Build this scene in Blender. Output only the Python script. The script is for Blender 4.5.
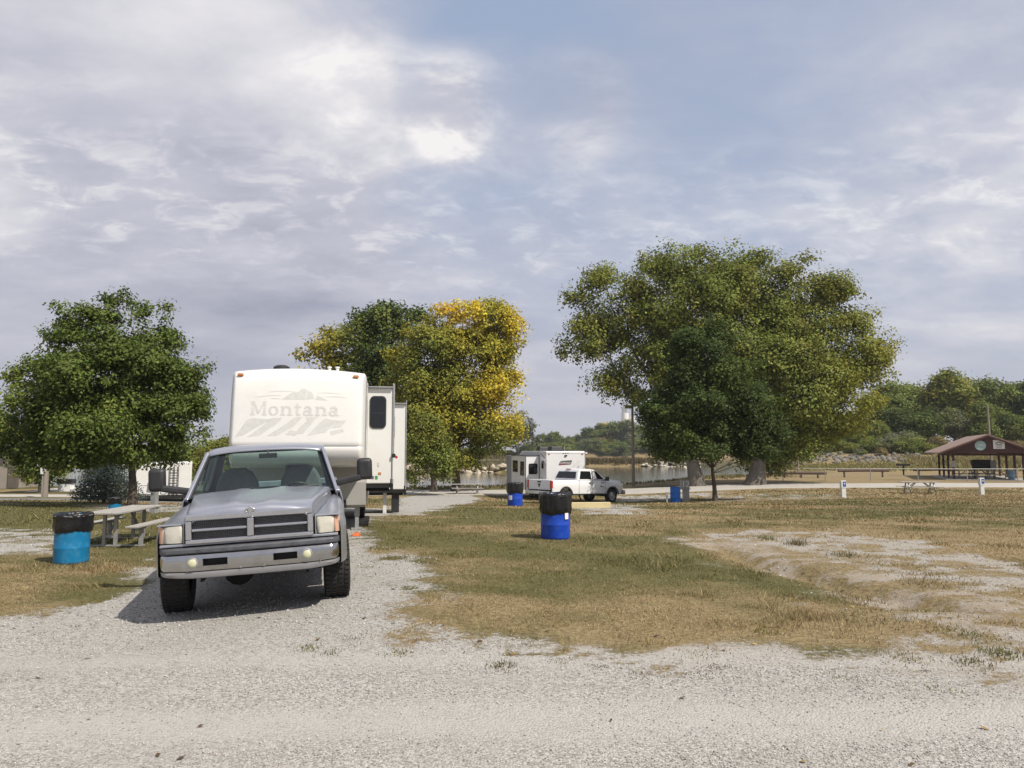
import bpy, bmesh, math, random
import numpy as np
from mathutils import Vector, Matrix

for o in list(bpy.data.objects):
    bpy.data.objects.remove(o)
SC = bpy.context.scene
COL = SC.collection
R = math.radians
PI = math.pi

# ------------------------------------------------------------------ camera
EYE = 1.75
PITCH = R(5.16)
FPX = 742.0
cam = bpy.data.cameras.new('camera')
cam.sensor_width = 36.0
cam.lens = 36.0 * FPX / 1024.0
cam.clip_end = 6000
cam.clip_start = 0.05
camo = bpy.data.objects.new('camera', cam)
camo.location = (0, 0, EYE)
camo.rotation_euler = (PI / 2 + PITCH, 0, 0)
COL.objects.link(camo)
SC.camera = camo

# ------------------------------------------------------------------ light
SUN_EL, SUN_AZ = R(50), R(128)          # azimuth clockwise from +Y (north): behind the camera to the right
SUN_DIR = Vector((math.cos(SUN_EL) * math.sin(SUN_AZ), math.cos(SUN_EL) * math.cos(SUN_AZ), math.sin(SUN_EL)))
sun = bpy.data.lights.new('sun', 'SUN')
sun.energy = 4.3
sun.angle = R(0.6)
sun.color = (1.0, 0.93, 0.83)
suno = bpy.data.objects.new('sun', sun)
suno.rotation_euler = (-SUN_DIR).to_track_quat('-Z', 'Y').to_euler()
suno.location = (30, -30, 40)
COL.objects.link(suno)

W = bpy.data.worlds.new('World')
SC.world = W
W.use_nodes = True


def build_sky():
    nt = W.node_tree
    N, L = nt.nodes, nt.links
    N.clear()

    def nd(t, **k):
        n = N.new(t)
        for a, b in k.items():
            setattr(n, a, b)
        return n

    def math_(op, a, b=None, c=None, clamp=False):
        n = nd('ShaderNodeMath', operation=op, use_clamp=clamp)
        for i, v in enumerate((a, b, c)):
            if v is None:
                continue
            if isinstance(v, (int, float)):
                n.inputs[i].default_value = v
            else:
                L.new(v, n.inputs[i])
        return n.outputs[0]

    def ramp(v, lo, hi, to0=0.0, to1=1.0):
        n = nd('ShaderNodeMapRange', interpolation_type='SMOOTHSTEP')
        L.new(v, n.inputs[0])
        n.inputs[1].default_value = lo
        n.inputs[2].default_value = hi
        n.inputs[3].default_value = to0
        n.inputs[4].default_value = to1
        return n.outputs[0]

    out = nd('ShaderNodeOutputWorld')
    bg = nd('ShaderNodeBackground')
    bg.inputs[1].default_value = 0.1
    L.new(bg.outputs[0], out.inputs[0])
    sky = nd('ShaderNodeTexSky', sky_type='NISHITA')
    sky.sun_disc = False
    sky.sun_elevation = SUN_EL
    sky.sun_rotation = SUN_AZ
    sky.altitude = 300
    sky.air_density = 1.0
    sky.dust_density = 2.0
    tc = nd('ShaderNodeTexCoord')
    sep = nd('ShaderNodeSeparateXYZ')
    L.new(tc.outputs['Generated'], sep.inputs[0])
    dx, dy, dz = sep.outputs
    zc = math_('ADD', math_('MAXIMUM', dz, 0.0), 0.24)
    px = math_('DIVIDE', dx, zc)
    py = math_('DIVIDE', dy, zc)
    com = nd('ShaderNodeCombineXYZ')
    L.new(px, com.inputs[0])
    L.new(py, com.inputs[1])

    def noise(scale, sx, sy, rot, off, detail=7, rough=0.55, dist=0.0):
        mp = nd('ShaderNodeMapping')
        mp.inputs['Location'].default_value = (off, off * 0.7, off * 1.3)
        mp.inputs['Rotation'].default_value = (0, 0, rot)
        mp.inputs['Scale'].default_value = (sx, sy, 1)
        L.new(com.outputs[0], mp.inputs[0])
        n = nd('ShaderNodeTexNoise')
        n.inputs['Scale'].default_value = scale
        n.inputs['Detail'].default_value = detail
        n.inputs['Roughness'].default_value = rough
        n.inputs['Distortion'].default_value = dist
        L.new(mp.outputs[0], n.inputs['Vector'])
        return n.outputs['Fac']

    def lobe(x, y, z, c0, c1):
        d = Vector((x, y, z)).normalized()
        n = nd('ShaderNodeVectorMath', operation='DOT_PRODUCT')
        L.new(tc.outputs['Generated'], n.inputs[0])
        n.inputs[1].default_value = d
        return ramp(n.outputs['Value'], c0, c1)

    def pix(px_, py_):
        u, v = (px_ - 512) / FPX, (384 - py_) / FPX
        return (u, math.cos(PITCH) - v * math.sin(PITCH), math.sin(PITCH) + v * math.cos(PITCH))

    big = noise(0.55, 1.0, 1.3, R(12), 3.1, 5, 0.5, 0.3)
    mid = noise(1.5, 1.0, 1.5, R(-8), 7.7, 9, 0.55, 0.15)
    fine = noise(4.2, 1.0, 1.3, R(20), 1.9, 10, 0.62, 0.25)
    rip = noise(8.0, 1.0, 1.4, R(-30), 5.3, 8, 0.62, 0.5)

    # cover: a high veil nearly everywhere, thinning to blue overhead
    hole = lobe(*pix(430, 30), 0.960, 0.9990)
    hole2 = lobe(*pix(600, 55), 0.90, 0.997)
    hole3 = lobe(*pix(500, 85), 0.985, 0.9997)
    bank = lobe(*pix(110, 75), 0.90, 0.992)
    bank2 = lobe(*pix(235, 125), 0.975, 0.9988)
    bank3 = lobe(*pix(20, 60), 0.96, 0.997)
    puff = math_('MAXIMUM', lobe(*pix(490, 112), 0.9935, 0.9994), lobe(*pix(565, 102), 0.9950, 0.9994))
    puff2 = math_('MAXIMUM', lobe(*pix(430, 108), 0.9955, 0.9994), lobe(*pix(360, 105), 0.993, 0.9992))
    grey = lobe(*pix(60, 260), 0.90, 0.99)
    grey2 = lobe(*pix(200, 215), 0.972, 0.9985)
    pale = lobe(*pix(960, 120), 0.86, 0.99)
    cov = math_('ADD', 0.90, math_('MULTIPLY', math_('SUBTRACT', big, 0.5), 0.5))
    cov = math_('ADD', cov, math_('MULTIPLY', math_('SUBTRACT', mid, 0.5), 0.9))
    cov = math_('ADD', cov, math_('MULTIPLY', math_('SUBTRACT', fine, 0.5), 0.55))
    cov = math_('SUBTRACT', cov, math_('MULTIPLY', hole, 0.42))
    cov = math_('SUBTRACT', cov, math_('MULTIPLY', hole2, 0.30))
    cov = math_('SUBTRACT', cov, math_('MULTIPLY', hole3, 0.20))
    cov = math_('SUBTRACT', cov, math_('MULTIPLY', pale, 0.18))
    cov = math_('ADD', cov, math_('MULTIPLY', bank, 0.55))
    cov = math_('ADD', cov, math_('MULTIPLY', puff, 0.50))
    cov = math_('ADD', cov, math_('MULTIPLY', puff2, 0.40))
    cov = math_('MULTIPLY', cov, 1.0, clamp=True)

    # brightness of the cloud itself
    lit = math_('ADD', 0.40, math_('MULTIPLY', math_('SUBTRACT', mid, 0.5), 1.2))
    lit = math_('ADD', lit, math_('MULTIPLY', math_('SUBTRACT', fine, 0.5), 0.62))
    lit = math_('ADD', lit, math_('MULTIPLY', math_('SUBTRACT', big, 0.5), 0.5))
    lit = math_('ADD', lit, math_('MULTIPLY', bank, 0.20))
    lit = math_('ADD', lit, math_('MULTIPLY', bank2, 0.22))
    lit = math_('ADD', lit, math_('MULTIPLY', bank3, 0.14))
    band = math_('MULTIPLY', ramp(dz, 0.17, 0.27), ramp(dz, 0.46, 0.30))
    ridge = math_('MULTIPLY', ramp(rip, 0.46, 0.70), band)
    lit = math_('ADD', lit, math_('MULTIPLY', ridge, 0.36))
    lit = math_('ADD', lit, math_('MULTIPLY', math_('MULTIPLY', puff, ramp(fine, 0.42, 0.66)), 0.30))
    lit = math_('ADD', lit, math_('MULTIPLY', math_('MULTIPLY', puff2, ramp(fine, 0.42, 0.66)), 0.30))
    lit = math_('SUBTRACT', lit, math_('MULTIPLY', grey, 0.20))
    lit = math_('SUBTRACT', lit, math_('MULTIPLY', grey2, 0.22))
    lit = math_('ADD', lit, math_('MULTIPLY', pale, 0.10), clamp=True)
    cr = nd('ShaderNodeValToRGB')
    e = cr.color_ramp.elements
    e[0].position, e[0].color = 0.0, (2.95, 3.1, 3.85, 1)
    e[1].position, e[1].color = 1.0, (7.6, 7.4, 7.4, 1)
    m = cr.color_ramp.elements.new(0.45)
    m.color = (4.55, 4.6, 5.3, 1)
    L.new(lit, cr.inputs[0])
    blue = nd('ShaderNodeMixRGB', blend_type='MIX')
    blue.inputs[0].default_value = 0.7
    blue.inputs[2].default_value = (3.5, 4.25, 5.75, 1)
    L.new(sky.outputs[0], blue.inputs[1])
    mx = nd('ShaderNodeMixRGB')
    L.new(cov, mx.inputs[0])
    L.new(blue.outputs[0], mx.inputs[1])
    L.new(cr.outputs[0], mx.inputs[2])
    # pale grey air towards the horizon
    hz = nd('ShaderNodeMixRGB')
    L.new(ramp(dz, 0.0, 0.20, 0.75, 0.0), hz.inputs[0])
    L.new(mx.outputs[0], hz.inputs[1])
    hz.inputs[2].default_value = (4.3, 4.4, 5.0, 1)
    L.new(hz.outputs[0], bg.inputs[0])


build_sky()
SC.view_settings.view_transform = 'Standard'
SC.view_settings.look = 'None'
SC.view_settings.exposure = 0.28
SC.view_settings.gamma = 1.0
SC.view_settings.use_curve_mapping = False
SC.render.engine = 'CYCLES'
SC.cycles.max_bounces = 8
SC.cycles.transparent_max_bounces = 12
SC.cycles.caustics_reflective = False
SC.cycles.caustics_refractive = False
SC.cycles.use_denoising = True


# ------------------------------------------------------------------ helpers
def S(a, b, v):
    t = np.clip((np.asarray(v, float) - a) / (b - a), 0, 1)
    return t * t * (3 - 2 * t)


def _h(ix, iy, seed):
    n = (ix.astype(np.int64) * 374761393 + iy.astype(np.int64) * 668265263 + seed * 974634777) & 0x7fffffff
    n = ((n ^ (n >> 13)) * 1274126177) & 0x7fffffff
    return ((n ^ (n >> 16)) & 0xffff) / 65535.0


def vnoise(x, y, seed=0):
    x = np.asarray(x, float)
    y = np.asarray(y, float)
    ix, iy = np.floor(x), np.floor(y)
    fx, fy = x - ix, y - iy
    fx = fx * fx * (3 - 2 * fx)
    fy = fy * fy * (3 - 2 * fy)
    a, b = _h(ix, iy, seed), _h(ix + 1, iy, seed)
    c, d = _h(ix, iy + 1, seed), _h(ix + 1, iy + 1, seed)
    return (a * (1 - fx) + b * fx) * (1 - fy) + (c * (1 - fx) + d * fx) * fy


def fbm(x, y, seed=0, oct=4):
    t, a, s = 0.0, 0.5, 0.0
    for i in range(oct):
        t = t + a * vnoise(np.asarray(x) * 2 ** i, np.asarray(y) * 2 ** i, seed + i * 17)
        s += a
        a *= 0.5
    return t / s


def tag(o, label=None, cat=None, group=None, kind=None):
    if label:
        o['label'] = label
    if cat:
        o['category'] = cat
    if group:
        o['group'] = group
    if kind:
        o['kind'] = kind
    return o


def link_mesh(name, me, mats, parent=None, loc=None, rot=None):
    o = bpy.data.objects.new(name, me)
    if not isinstance(mats, (list, tuple)):
        mats = [mats]
    for m in mats:
        if m is not None and len(me.materials) < len(mats):
            me.materials.append(m)
    COL.objects.link(o)
    if parent is not None:
        o.parent = parent
    if loc is not None:
        o.location = loc
    if rot is not None:
        o.rotation_euler = rot
    return o


def thing(name, label, cat, loc=(0, 0, 0), rz=0.0, group=None, rot=None):
    o = bpy.data.objects.new(name, None)
    o.empty_display_size = 0.2
    COL.objects.link(o)
    o.location = loc
    o.rotation_euler = rot if rot is not None else (0, 0, rz)
    return tag(o, label, cat, group)


def copy_tree(o, parent=None):
    c = o.copy()
    COL.objects.link(c)
    c.parent = parent
    for ch in [q for q in bpy.data.objects if q.parent == o]:
        copy_tree(ch, c)
    return c


class MB:
    """collects shapes; build() links them as one mesh object"""

    def __init__(self):
        self.v, self.f, self.m = [], [], []
        self.mi = 0

    def add(self, vs, fs):
        b = len(self.v)
        self.v += [tuple(p) for p in vs]
        self.f += [tuple(i + b for i in f) for f in fs]
        self.m += [self.mi] * len(fs)
        return self

    def box(self, c, s, rz=0.0, rx=0.0, ry=0.0, taper=1.0):
        x, y, z = s[0] / 2, s[1] / 2, s[2] / 2
        vs = [(-x, -y, -z), (x, -y, -z), (x, y, -z), (-x, y, -z),
              (-x * taper, -y * taper, z), (x * taper, -y * taper, z), (x * taper, y * taper, z), (-x * taper, y * taper, z)]
        if rz or rx or ry:
            M = Matrix.Rotation(rz, 3, 'Z') @ Matrix.Rotation(ry, 3, 'Y') @ Matrix.Rotation(rx, 3, 'X')
            vs = [M @ Vector(p) for p in vs]
        vs = [(p[0] + c[0], p[1] + c[1], p[2] + c[2]) for p in vs]
        return self.add(vs, [(0, 3, 2, 1), (4, 5, 6, 7), (0, 1, 5, 4), (1, 2, 6, 5), (2, 3, 7, 6), (3, 0, 4, 7)])

    def bar(self, a, b, w, h=None, up=(0, 0, 1)):
        """rectangular bar from a to b"""
        h = h or w
        a, b = Vector(a), Vector(b)
        d = (b - a).normalized()
        u = Vector(up)
        if abs(d.dot(u)) > 0.98:
            u = Vector((0, 1, 0))
        s = d.cross(u).normalized()
        u = s.cross(d)
        vs = []
        for p in (a, b):
            for i, j in ((-1, -1), (1, -1), (1, 1), (-1, 1)):
                vs.append(p + s * (i * w / 2) + u * (j * h / 2))
        return self.add(vs, [(0, 1, 2, 3), (7, 6, 5, 4), (0, 4, 5, 1), (1, 5, 6, 2), (2, 6, 7, 3), (3, 7, 4, 0)])

    def tube(self, pts, rad, n=8, cap=True):
        pts = [Vector(p) for p in pts]
        if isinstance(rad, (int, float)):
            rad = [rad] * len(pts)
        vs, fs = [], []
        ref = None
        for i, p in enumerate(pts):
            d = (pts[min(i + 1, len(pts) - 1)] - pts[max(i - 1, 0)])
            if d.length < 1e-9:
                d = Vector((0, 0, 1))
            d.normalize()
            if ref is None:
                ref = Vector((1, 0, 0)) if abs(d.x) < 0.8 else Vector((0, 1, 0))
            s = (ref - d * ref.dot(d)).normalized()
            ref = s
            t = d.cross(s)
            for k in range(n):
                a = 2 * PI * k / n
                vs.append(p + s * (rad[i] * math.cos(a)) + t * (rad[i] * math.sin(a)))
        for i in range(len(pts) - 1):
            for k in range(n):
                k2 = (k + 1) % n
                fs.append((i * n + k, i * n + k2, (i + 1) * n + k2, (i + 1) * n + k))
        if cap:
            fs.append(tuple(range(n - 1, -1, -1)))
            fs.append(tuple((len(pts) - 1) * n + k for k in range(n)))
        return self.add(vs, fs)

    def lathe(self, prof, n=24, axis='Z', c=(0, 0, 0), wob=None, cap=False):
        vs, fs = [], []
        for i, (r, h) in enumerate(prof):
            for k in range(n):
                a = 2 * PI * k / n
                rr, hh = r, h
                if wob:
                    rr, hh = wob(i, a, r, h)
                p = (rr * math.cos(a), rr * math.sin(a), hh)
                if axis == 'X':
                    p = (hh, rr * math.cos(a), rr * math.sin(a))
                elif axis == 'Y':
                    p = (rr * math.sin(a), hh, rr * math.cos(a))
                vs.append((p[0] + c[0], p[1] + c[1], p[2] + c[2]))
        for i in range(len(prof) - 1):
            for k in range(n):
                k2 = (k + 1) % n
                fs.append((i * n + k, i * n + k2, (i + 1) * n + k2, (i + 1) * n + k))
        if cap:
            fs.append(tuple(range(n - 1, -1, -1)))
            fs.append(tuple((len(prof) - 1) * n + k for k in range(n)))
        return self.add(vs, fs)

    def grid(self, rows, flip=False, close=False):
        n, m = len(rows), len(rows[0])
        vs = [p for r in rows for p in r]
        fs = []
        for i in range(n - 1):
            for j in range(m if close else m - 1):
                j2 = (j + 1) % m
                q = (i * m + j, i * m + j2, (i + 1) * m + j2, (i + 1) * m + j)
                fs.append(q[::-1] if flip else q)
        return self.add(vs, fs)

    def prism(self, poly, a0, a1, axis='X'):
        """2-D polygon extruded along an axis: X -> poly is (y,z); Y -> (x,z); Z -> (x,y)"""
        def p3(p, a):
            if axis == 'X':
                return (a, p[0], p[1])
            if axis == 'Y':
                return (p[0], a, p[1])
            return (p[0], p[1], a)
        n = len(poly)
        vs = [p3(p, a0) for p in poly] + [p3(p, a1) for p in poly]
        fs = [tuple(range(n)), tuple(range(2 * n - 1, n - 1, -1))]
        for i in range(n):
            j = (i + 1) % n
            fs.append((i, i + n, j + n, j))
        return self.add(vs, fs)

    def build(self, name, mats, parent=None, smooth=False, bevel=0.0, seg=2, loc=None, rot=None, angle=35, thick=0.0, off=-1, weld=False):
        me = bpy.data.meshes.new(name)
        me.from_pydata(self.v, [], self.f)
        bm = bmesh.new()
        bm.from_mesh(me)
        if weld:
            bmesh.ops.remove_doubles(bm, verts=bm.verts, dist=1e-4)
        bmesh.ops.recalc_face_normals(bm, faces=bm.faces)
        bm.to_mesh(me)
        bm.free()
        if any(self.m):
            me.polygons.foreach_set('material_index', self.m)
        if smooth:
            me.polygons.foreach_set('use_smooth', [True] * len(me.polygons))
            me.set_sharp_from_angle(angle=R(angle))
        o = link_mesh(name, me, mats, parent, loc, rot)
        if thick:
            s = o.modifiers.new('solid', 'SOLIDIFY')
            s.thickness = thick
            s.offset = off
        if bevel:
            b = o.modifiers.new('bevel', 'BEVEL')
            b.width = bevel
            b.segments = seg
            b.limit_method = 'ANGLE'
            b.angle_limit = R(40)
        return o


# ------------------------------------------------------------------ materials
def M(name, col, rough=0.6, metal=0.0, var=0.12, scale=5.0, bump=0.0, bscale=30.0, spec=0.5, coat=0.0,
      dirt=None, dirt_amt=0.0, dirt_scale=2.0, stretch=(1, 1, 1), rvar=0.1):
    m = bpy.data.materials.new(name)
    m.use_nodes = True
    nt = m.node_tree
    N, L = nt.nodes, nt.links
    b = N['Principled BSDF']
    tc = N.new('ShaderNodeTexCoord')
    mp = N.new('ShaderNodeMapping')
    mp.inputs['Scale'].default_value = stretch
    L.new(tc.outputs['Object'], mp.inputs[0])
    no = N.new('ShaderNodeTexNoise')
    no.inputs['Scale'].default_value = scale
    no.inputs['Detail'].default_value = 6
    no.inputs['Roughness'].default_value = 0.6
    L.new(mp.outputs[0], no.inputs['Vector'])
    mix = N.new('ShaderNodeMixRGB')
    mix.inputs[1].default_value = (*[max(0, c * (1 - var)) for c in col], 1)
    mix.inputs[2].default_value = (*[min(1, c * (1 + var)) for c in col], 1)
    mr = N.new('ShaderNodeMapRange')
    mr.inputs[1].default_value = 0.3
    mr.inputs[2].default_value = 0.7
    L.new(no.outputs['Fac'], mr.inputs[0])
    L.new(mr.outputs[0], mix.inputs[0])
    last = mix.outputs[0]
    if dirt is not None:
        n2 = N.new('ShaderNodeTexNoise')
        n2.inputs['Scale'].default_value = dirt_scale
        n2.inputs['Detail'].default_value = 8
        n2.inputs['Roughness'].default_value = 0.7
        L.new(tc.outputs['Object'], n2.inputs['Vector'])
        m2 = N.new('ShaderNodeMapRange')
        m2.inputs[1].default_value = 0.5
        m2.inputs[2].default_value = 0.75
        m2.inputs[4].default_value = dirt_amt
        L.new(n2.outputs['Fac'], m2.inputs[0])
        mx = N.new('ShaderNodeMixRGB')
        mx.inputs[2].default_value = (*dirt, 1)
        L.new(m2.outputs[0], mx.inputs[0])
        L.new(last, mx.inputs[1])
        last = mx.outputs[0]
    L.new(last, b.inputs['Base Color'])
    rr = N.new('ShaderNodeMapRange')
    rr.inputs[3].default_value = max(0.02, rough - rvar)
    rr.inputs[4].default_value = min(1, rough + rvar)
    L.new(no.outputs['Fac'], rr.inputs[0])
    L.new(rr.outputs[0], b.inputs['Roughness'])
    b.inputs['Metallic'].default_value = metal
    b.inputs['Specular IOR Level'].default_value = spec
    b.inputs['Coat Weight'].default_value = coat
    b.inputs['Coat Roughness'].default_value = 0.12
    if bump:
        n3 = N.new('ShaderNodeTexNoise')
        n3.inputs['Scale'].default_value = bscale
        n3.inputs['Detail'].default_value = 5
        L.new(mp.outputs[0], n3.inputs['Vector'])
        bp = N.new('ShaderNodeBump')
        bp.inputs['Strength'].default_value = bump
        bp.inputs['Distance'].default_value = 0.02
        L.new(n3.outputs['Fac'], bp.inputs['Height'])
        L.new(bp.outputs[0], b.inputs['Normal'])
    return m


def glass_mat(name, tint=(0.72, 0.83, 0.80), refl=1.0):
    m = bpy.data.materials.new(name)
    m.use_nodes = True
    nt = m.node_tree
    N, L = nt.nodes, nt.links
    N.clear()
    out = N.new('ShaderNodeOutputMaterial')
    tr = N.new('ShaderNodeBsdfTransparent')
    tr.inputs[0].default_value = (*tint, 1)
    gl = N.new('ShaderNodeBsdfGlossy')
    gl.inputs['Roughness'].default_value = 0.03
    fr = N.new('ShaderNodeFresnel')
    fr.inputs[0].default_value = 1.45
    ml = N.new('ShaderNodeMath')
    ml.operation = 'MULTIPLY'
    ml.inputs[1].default_value = refl
    L.new(fr.outputs[0], ml.inputs[0])
    mx = N.new('ShaderNodeMixShader')
    L.new(ml.outputs[0], mx.inputs[0])
    L.new(tr.outputs[0], mx.inputs[1])
    L.new(gl.outputs[0], mx.inputs[2])
    L.new(mx.outputs[0], out.inputs[0])
    return m


MT = {
    'truck': M('weathered_silver_paint', (0.36, 0.378, 0.43), 0.32, 0.6, 0.08, 3, coat=0.35, dirt=(0.30, 0.28, 0.25), dirt_amt=0.25, dirt_scale=3),
    'truck_edge': M('silver_trim', (0.52, 0.53, 0.56), 0.22, 0.9, 0.08, 6),
    'chrome': M('dulled_chrome', (0.46, 0.46, 0.46), 0.16, 1.0, 0.08, 7, dirt=(0.30, 0.28, 0.25), dirt_amt=0.45, dirt_scale=5, rvar=0.10),
    'valance': M('grey_bumper_skirt', (0.30, 0.30, 0.31), 0.45, 0.3, 0.1, 5, dirt=(0.25, 0.23, 0.2), dirt_amt=0.5),
    'plastic': M('black_plastic', (0.022, 0.022, 0.024), 0.5, 0, 0.2, 9, bump=0.06, bscale=120),
    'bumper_cap': M('scuffed_dark_plastic', (0.075, 0.078, 0.088), 0.5, 0, 0.2, 9, dirt=(0.015, 0.014, 0.013), dirt_amt=0.9, dirt_scale=14),
    'rubber': M('tyre_rubber', (0.022, 0.021, 0.020), 0.85, 0, 0.25, 12, bump=0.15, bscale=60, dirt=(0.09, 0.08, 0.065), dirt_amt=0.5, dirt_scale=6),
    'rim': M('steel_rim', (0.45, 0.45, 0.45), 0.35, 0.8, 0.1, 8),
    'dark': M('dark_underbody', (0.012, 0.012, 0.012), 0.8, 0, 0.3, 9),
    'mesh': M('grille_mesh_dark', (0.035, 0.035, 0.036), 0.55, 0.2, 0.2, 20),
    'mesh_wire': M('grille_wire', (0.15, 0.15, 0.155), 0.5, 0.3, 0.2, 20),
    'lamp': M('clouded_headlamp_lens', (0.52, 0.50, 0.43), 0.28, 0, 0.12, 9, coat=0.6, bump=0.1, bscale=50),
    'lamp_in': M('lamp_reflector', (0.7, 0.68, 0.6), 0.2, 0.7, 0.1, 9),
    'amber': M('amber_lens', (0.50, 0.20, 0.06), 0.3, 0, 0.15, 10, coat=0.5),
    'amber_pale': M('faded_amber_lens', (0.55, 0.34, 0.24), 0.35, 0, 0.15, 10, coat=0.4),
    'fog': M('fog_lamp_lens', (0.55, 0.54, 0.36), 0.3, 0, 0.1, 10, coat=0.5),
    'redlens': M('red_lens', (0.42, 0.02, 0.025), 0.25, 0, 0.15, 10, coat=0.5),
    'seat': M('grey_seat_cloth', (0.24, 0.24, 0.24), 0.9, 0, 0.15, 15, bump=0.1, bscale=90),
    'dash': M('dashboard_vinyl', (0.05, 0.053, 0.055), 0.75, 0, 0.15, 15),
    'white_gel': M('white_gelcoat', (0.74, 0.735, 0.71), 0.28, 0, 0.03, 2, coat=0.25, dirt=(0.66, 0.65, 0.60), dirt_amt=0.5, dirt_scale=1.6),
    'white_side': M('white_fibreglass', (0.71, 0.71, 0.69), 0.35, 0, 0.03, 2, dirt=(0.6, 0.58, 0.5), dirt_amt=0.35, dirt_scale=1.2),
    'rv_lower': M('rv_grey_skirt', (0.40, 0.39, 0.37), 0.4, 0, 0.05, 3, dirt=(0.3, 0.28, 0.24), dirt_amt=0.4),
    'graphic': M('faded_vinyl_graphic', (0.595, 0.595, 0.57), 0.5, 0, 0.07, 14),
    'white_paint': M('white_paint', (0.74, 0.74, 0.74), 0.3, 0, 0.03, 3, coat=0.3),
    'tint': M('dark_tinted_glass', (0.012, 0.014, 0.016), 0.06, 0, 0.2, 3, rvar=0.03),
    'alu': M('mill_aluminium', (0.5, 0.5, 0.5), 0.4, 0.7, 0.1, 9),
    'roofgrey': M('roof_plastic_grey', (0.30, 0.30, 0.30), 0.6, 0, 0.1, 6),
    'drum_green': M('green_sticker', (0.05, 0.28, 0.09), 0.5),
    'drum_light': M('faded_blue_drum', (0.16, 0.28, 0.38), 0.5),
    'drum_azure': M('azure_drum_plastic', (0.006, 0.12, 0.48), 0.45, 0, 0.1, 4),
    'drum_cyan': M('bright_cyan_drum_plastic', (0.005, 0.17, 0.36), 0.45, 0, 0.1, 4, bump=0.05, bscale=12, dirt=(0.07, 0.25, 0.36), dirt_amt=0.75, dirt_scale=8),
    'drum_blue': M('royal_blue_drum_plastic', (0.004, 0.052, 0.42), 0.42, 0, 0.1, 4, bump=0.05, bscale=12, dirt=(0.06, 0.12, 0.36), dirt_amt=0.75, dirt_scale=7),
    'bag': M('black_bag_film', (0.010, 0.010, 0.011), 0.32, 0, 0.2, 9, bump=0.5, bscale=22),
    'label': M('white_sticker', (0.75, 0.75, 0.75), 0.5, 0, 0.05, 9),
    'plank': M('weathered_grey_plank', (0.34, 0.325, 0.295), 0.8, 0, 0.18, 3, bump=0.3, bscale=16, stretch=(8, 0.8, 8)),
    'tableleg': M('galvanised_table_leg', (0.34, 0.34, 0.33), 0.55, 0.35, 0.12, 9),
    'bark': M('grey_brown_bark', (0.085, 0.068, 0.052), 0.95, 0, 0.35, 7, bump=1.0, bscale=14, stretch=(3, 3, 0.6)),
    'bark_pale': M('furrowed_cottonwood_bark', (0.14, 0.125, 0.105), 0.95, 0, 0.3, 3, bump=1.0, bscale=6, stretch=(3, 3, 0.5)),
    'pole_wood': M('weathered_pole_wood', (0.23, 0.20, 0.165), 0.9, 0, 0.2, 4, bump=0.3, bscale=20, stretch=(4, 4, 0.4)),
    'post_grey': M('galvanised_grey', (0.33, 0.34, 0.34), 0.5, 0.3, 0.1, 5),
    'post_white': M('white_pedestal', (0.66, 0.66, 0.64), 0.5, 0, 0.08, 5),
    'blue_mark': M('blue_decal', (0.03, 0.09, 0.34), 0.5, 0, 0.1, 5),
    'shingle': M('brown_shingles', (0.26, 0.18, 0.145), 0.85, 0, 0.2, 8, bump=0.4, bscale=9),
    'maroon': M('maroon_painted_timber', (0.055, 0.017, 0.015), 0.6, 0, 0.2, 4),
    'concrete': M('concrete_slab', (0.36, 0.34, 0.31), 0.85, 0, 0.12, 3),
    'black_iron': M('black_iron', (0.02, 0.02, 0.02), 0.55, 0.3, 0.2, 6),
    'teal_sign': M('pale_teal_sign', (0.30, 0.45, 0.44), 0.5, 0, 0.15, 4),
    'white_sign': M('white_sign', (0.68, 0.68, 0.66), 0.5, 0, 0.05, 4),
    'sign_ink': M('dark_sign_ink', (0.08, 0.08, 0.09), 0.6, 0, 0.1, 4),
    'sign_red': M('red_sign_ink', (0.25, 0.03, 0.03), 0.6, 0, 0.1, 4),
    'tan_wall': M('tan_block_wall', (0.30, 0.265, 0.225), 0.8, 0, 0.12, 2),
    'dark_wall': M('brown_door', (0.12, 0.10, 0.08), 0.7, 0, 0.12, 2),
    'blue_wall': M('pale_blue_metal_siding', (0.42, 0.45, 0.49), 0.5, 0.1, 0.07, 2),
    'roof_dark': M('dark_roof', (0.10, 0.10, 0.09), 0.8, 0, 0.15, 3),
    'rock': M('pale_limestone_rock', (0.40, 0.36, 0.29), 0.9, 0, 0.25, 2, bump=0.5, bscale=4),
    'lumber': M('pale_yellow_lumber', (0.58, 0.48, 0.27), 0.7, 0, 0.1, 5),
    'log': M('weathered_log_rail', (0.10, 0.068, 0.052), 0.85, 0, 0.2, 4),
    'orange': M('orange_plastic', (0.75, 0.13, 0.03), 0.5, 0, 0.1, 5),
    'asphalt': M('worn_asphalt', (0.16, 0.155, 0.15), 0.9, 0, 0.15, 3),
    'pale_road': M('pale_crushed_stone_road', (0.40, 0.375, 0.335), 0.95, 0, 0.12, 1.2, bump=0.2, bscale=20),
    'glass': glass_mat('windscreen_glass', (0.76, 0.91, 0.86), 1.7),
    'glass_side': glass_mat('side_glass', (0.42, 0.50, 0.49), 1.2),
}


# ------------------------------------------------------------------ terrain
LAKE = np.array([(-75, 78), (-12, 71), (4, 72), (14, 77), (26, 90), (38, 112), (60, 150), (115, 260), (190, 425),
                 (60, 432), (12, 425), (2, 330), (-40, 318), (-110, 300), (-120, 160)], float)
WATER_Z = -2.2
TRUCK_LOC = (-2.92, 8.80)
TRUCK_YAW = R(14.0)
TRUCK_ROLL = R(2.9)


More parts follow.
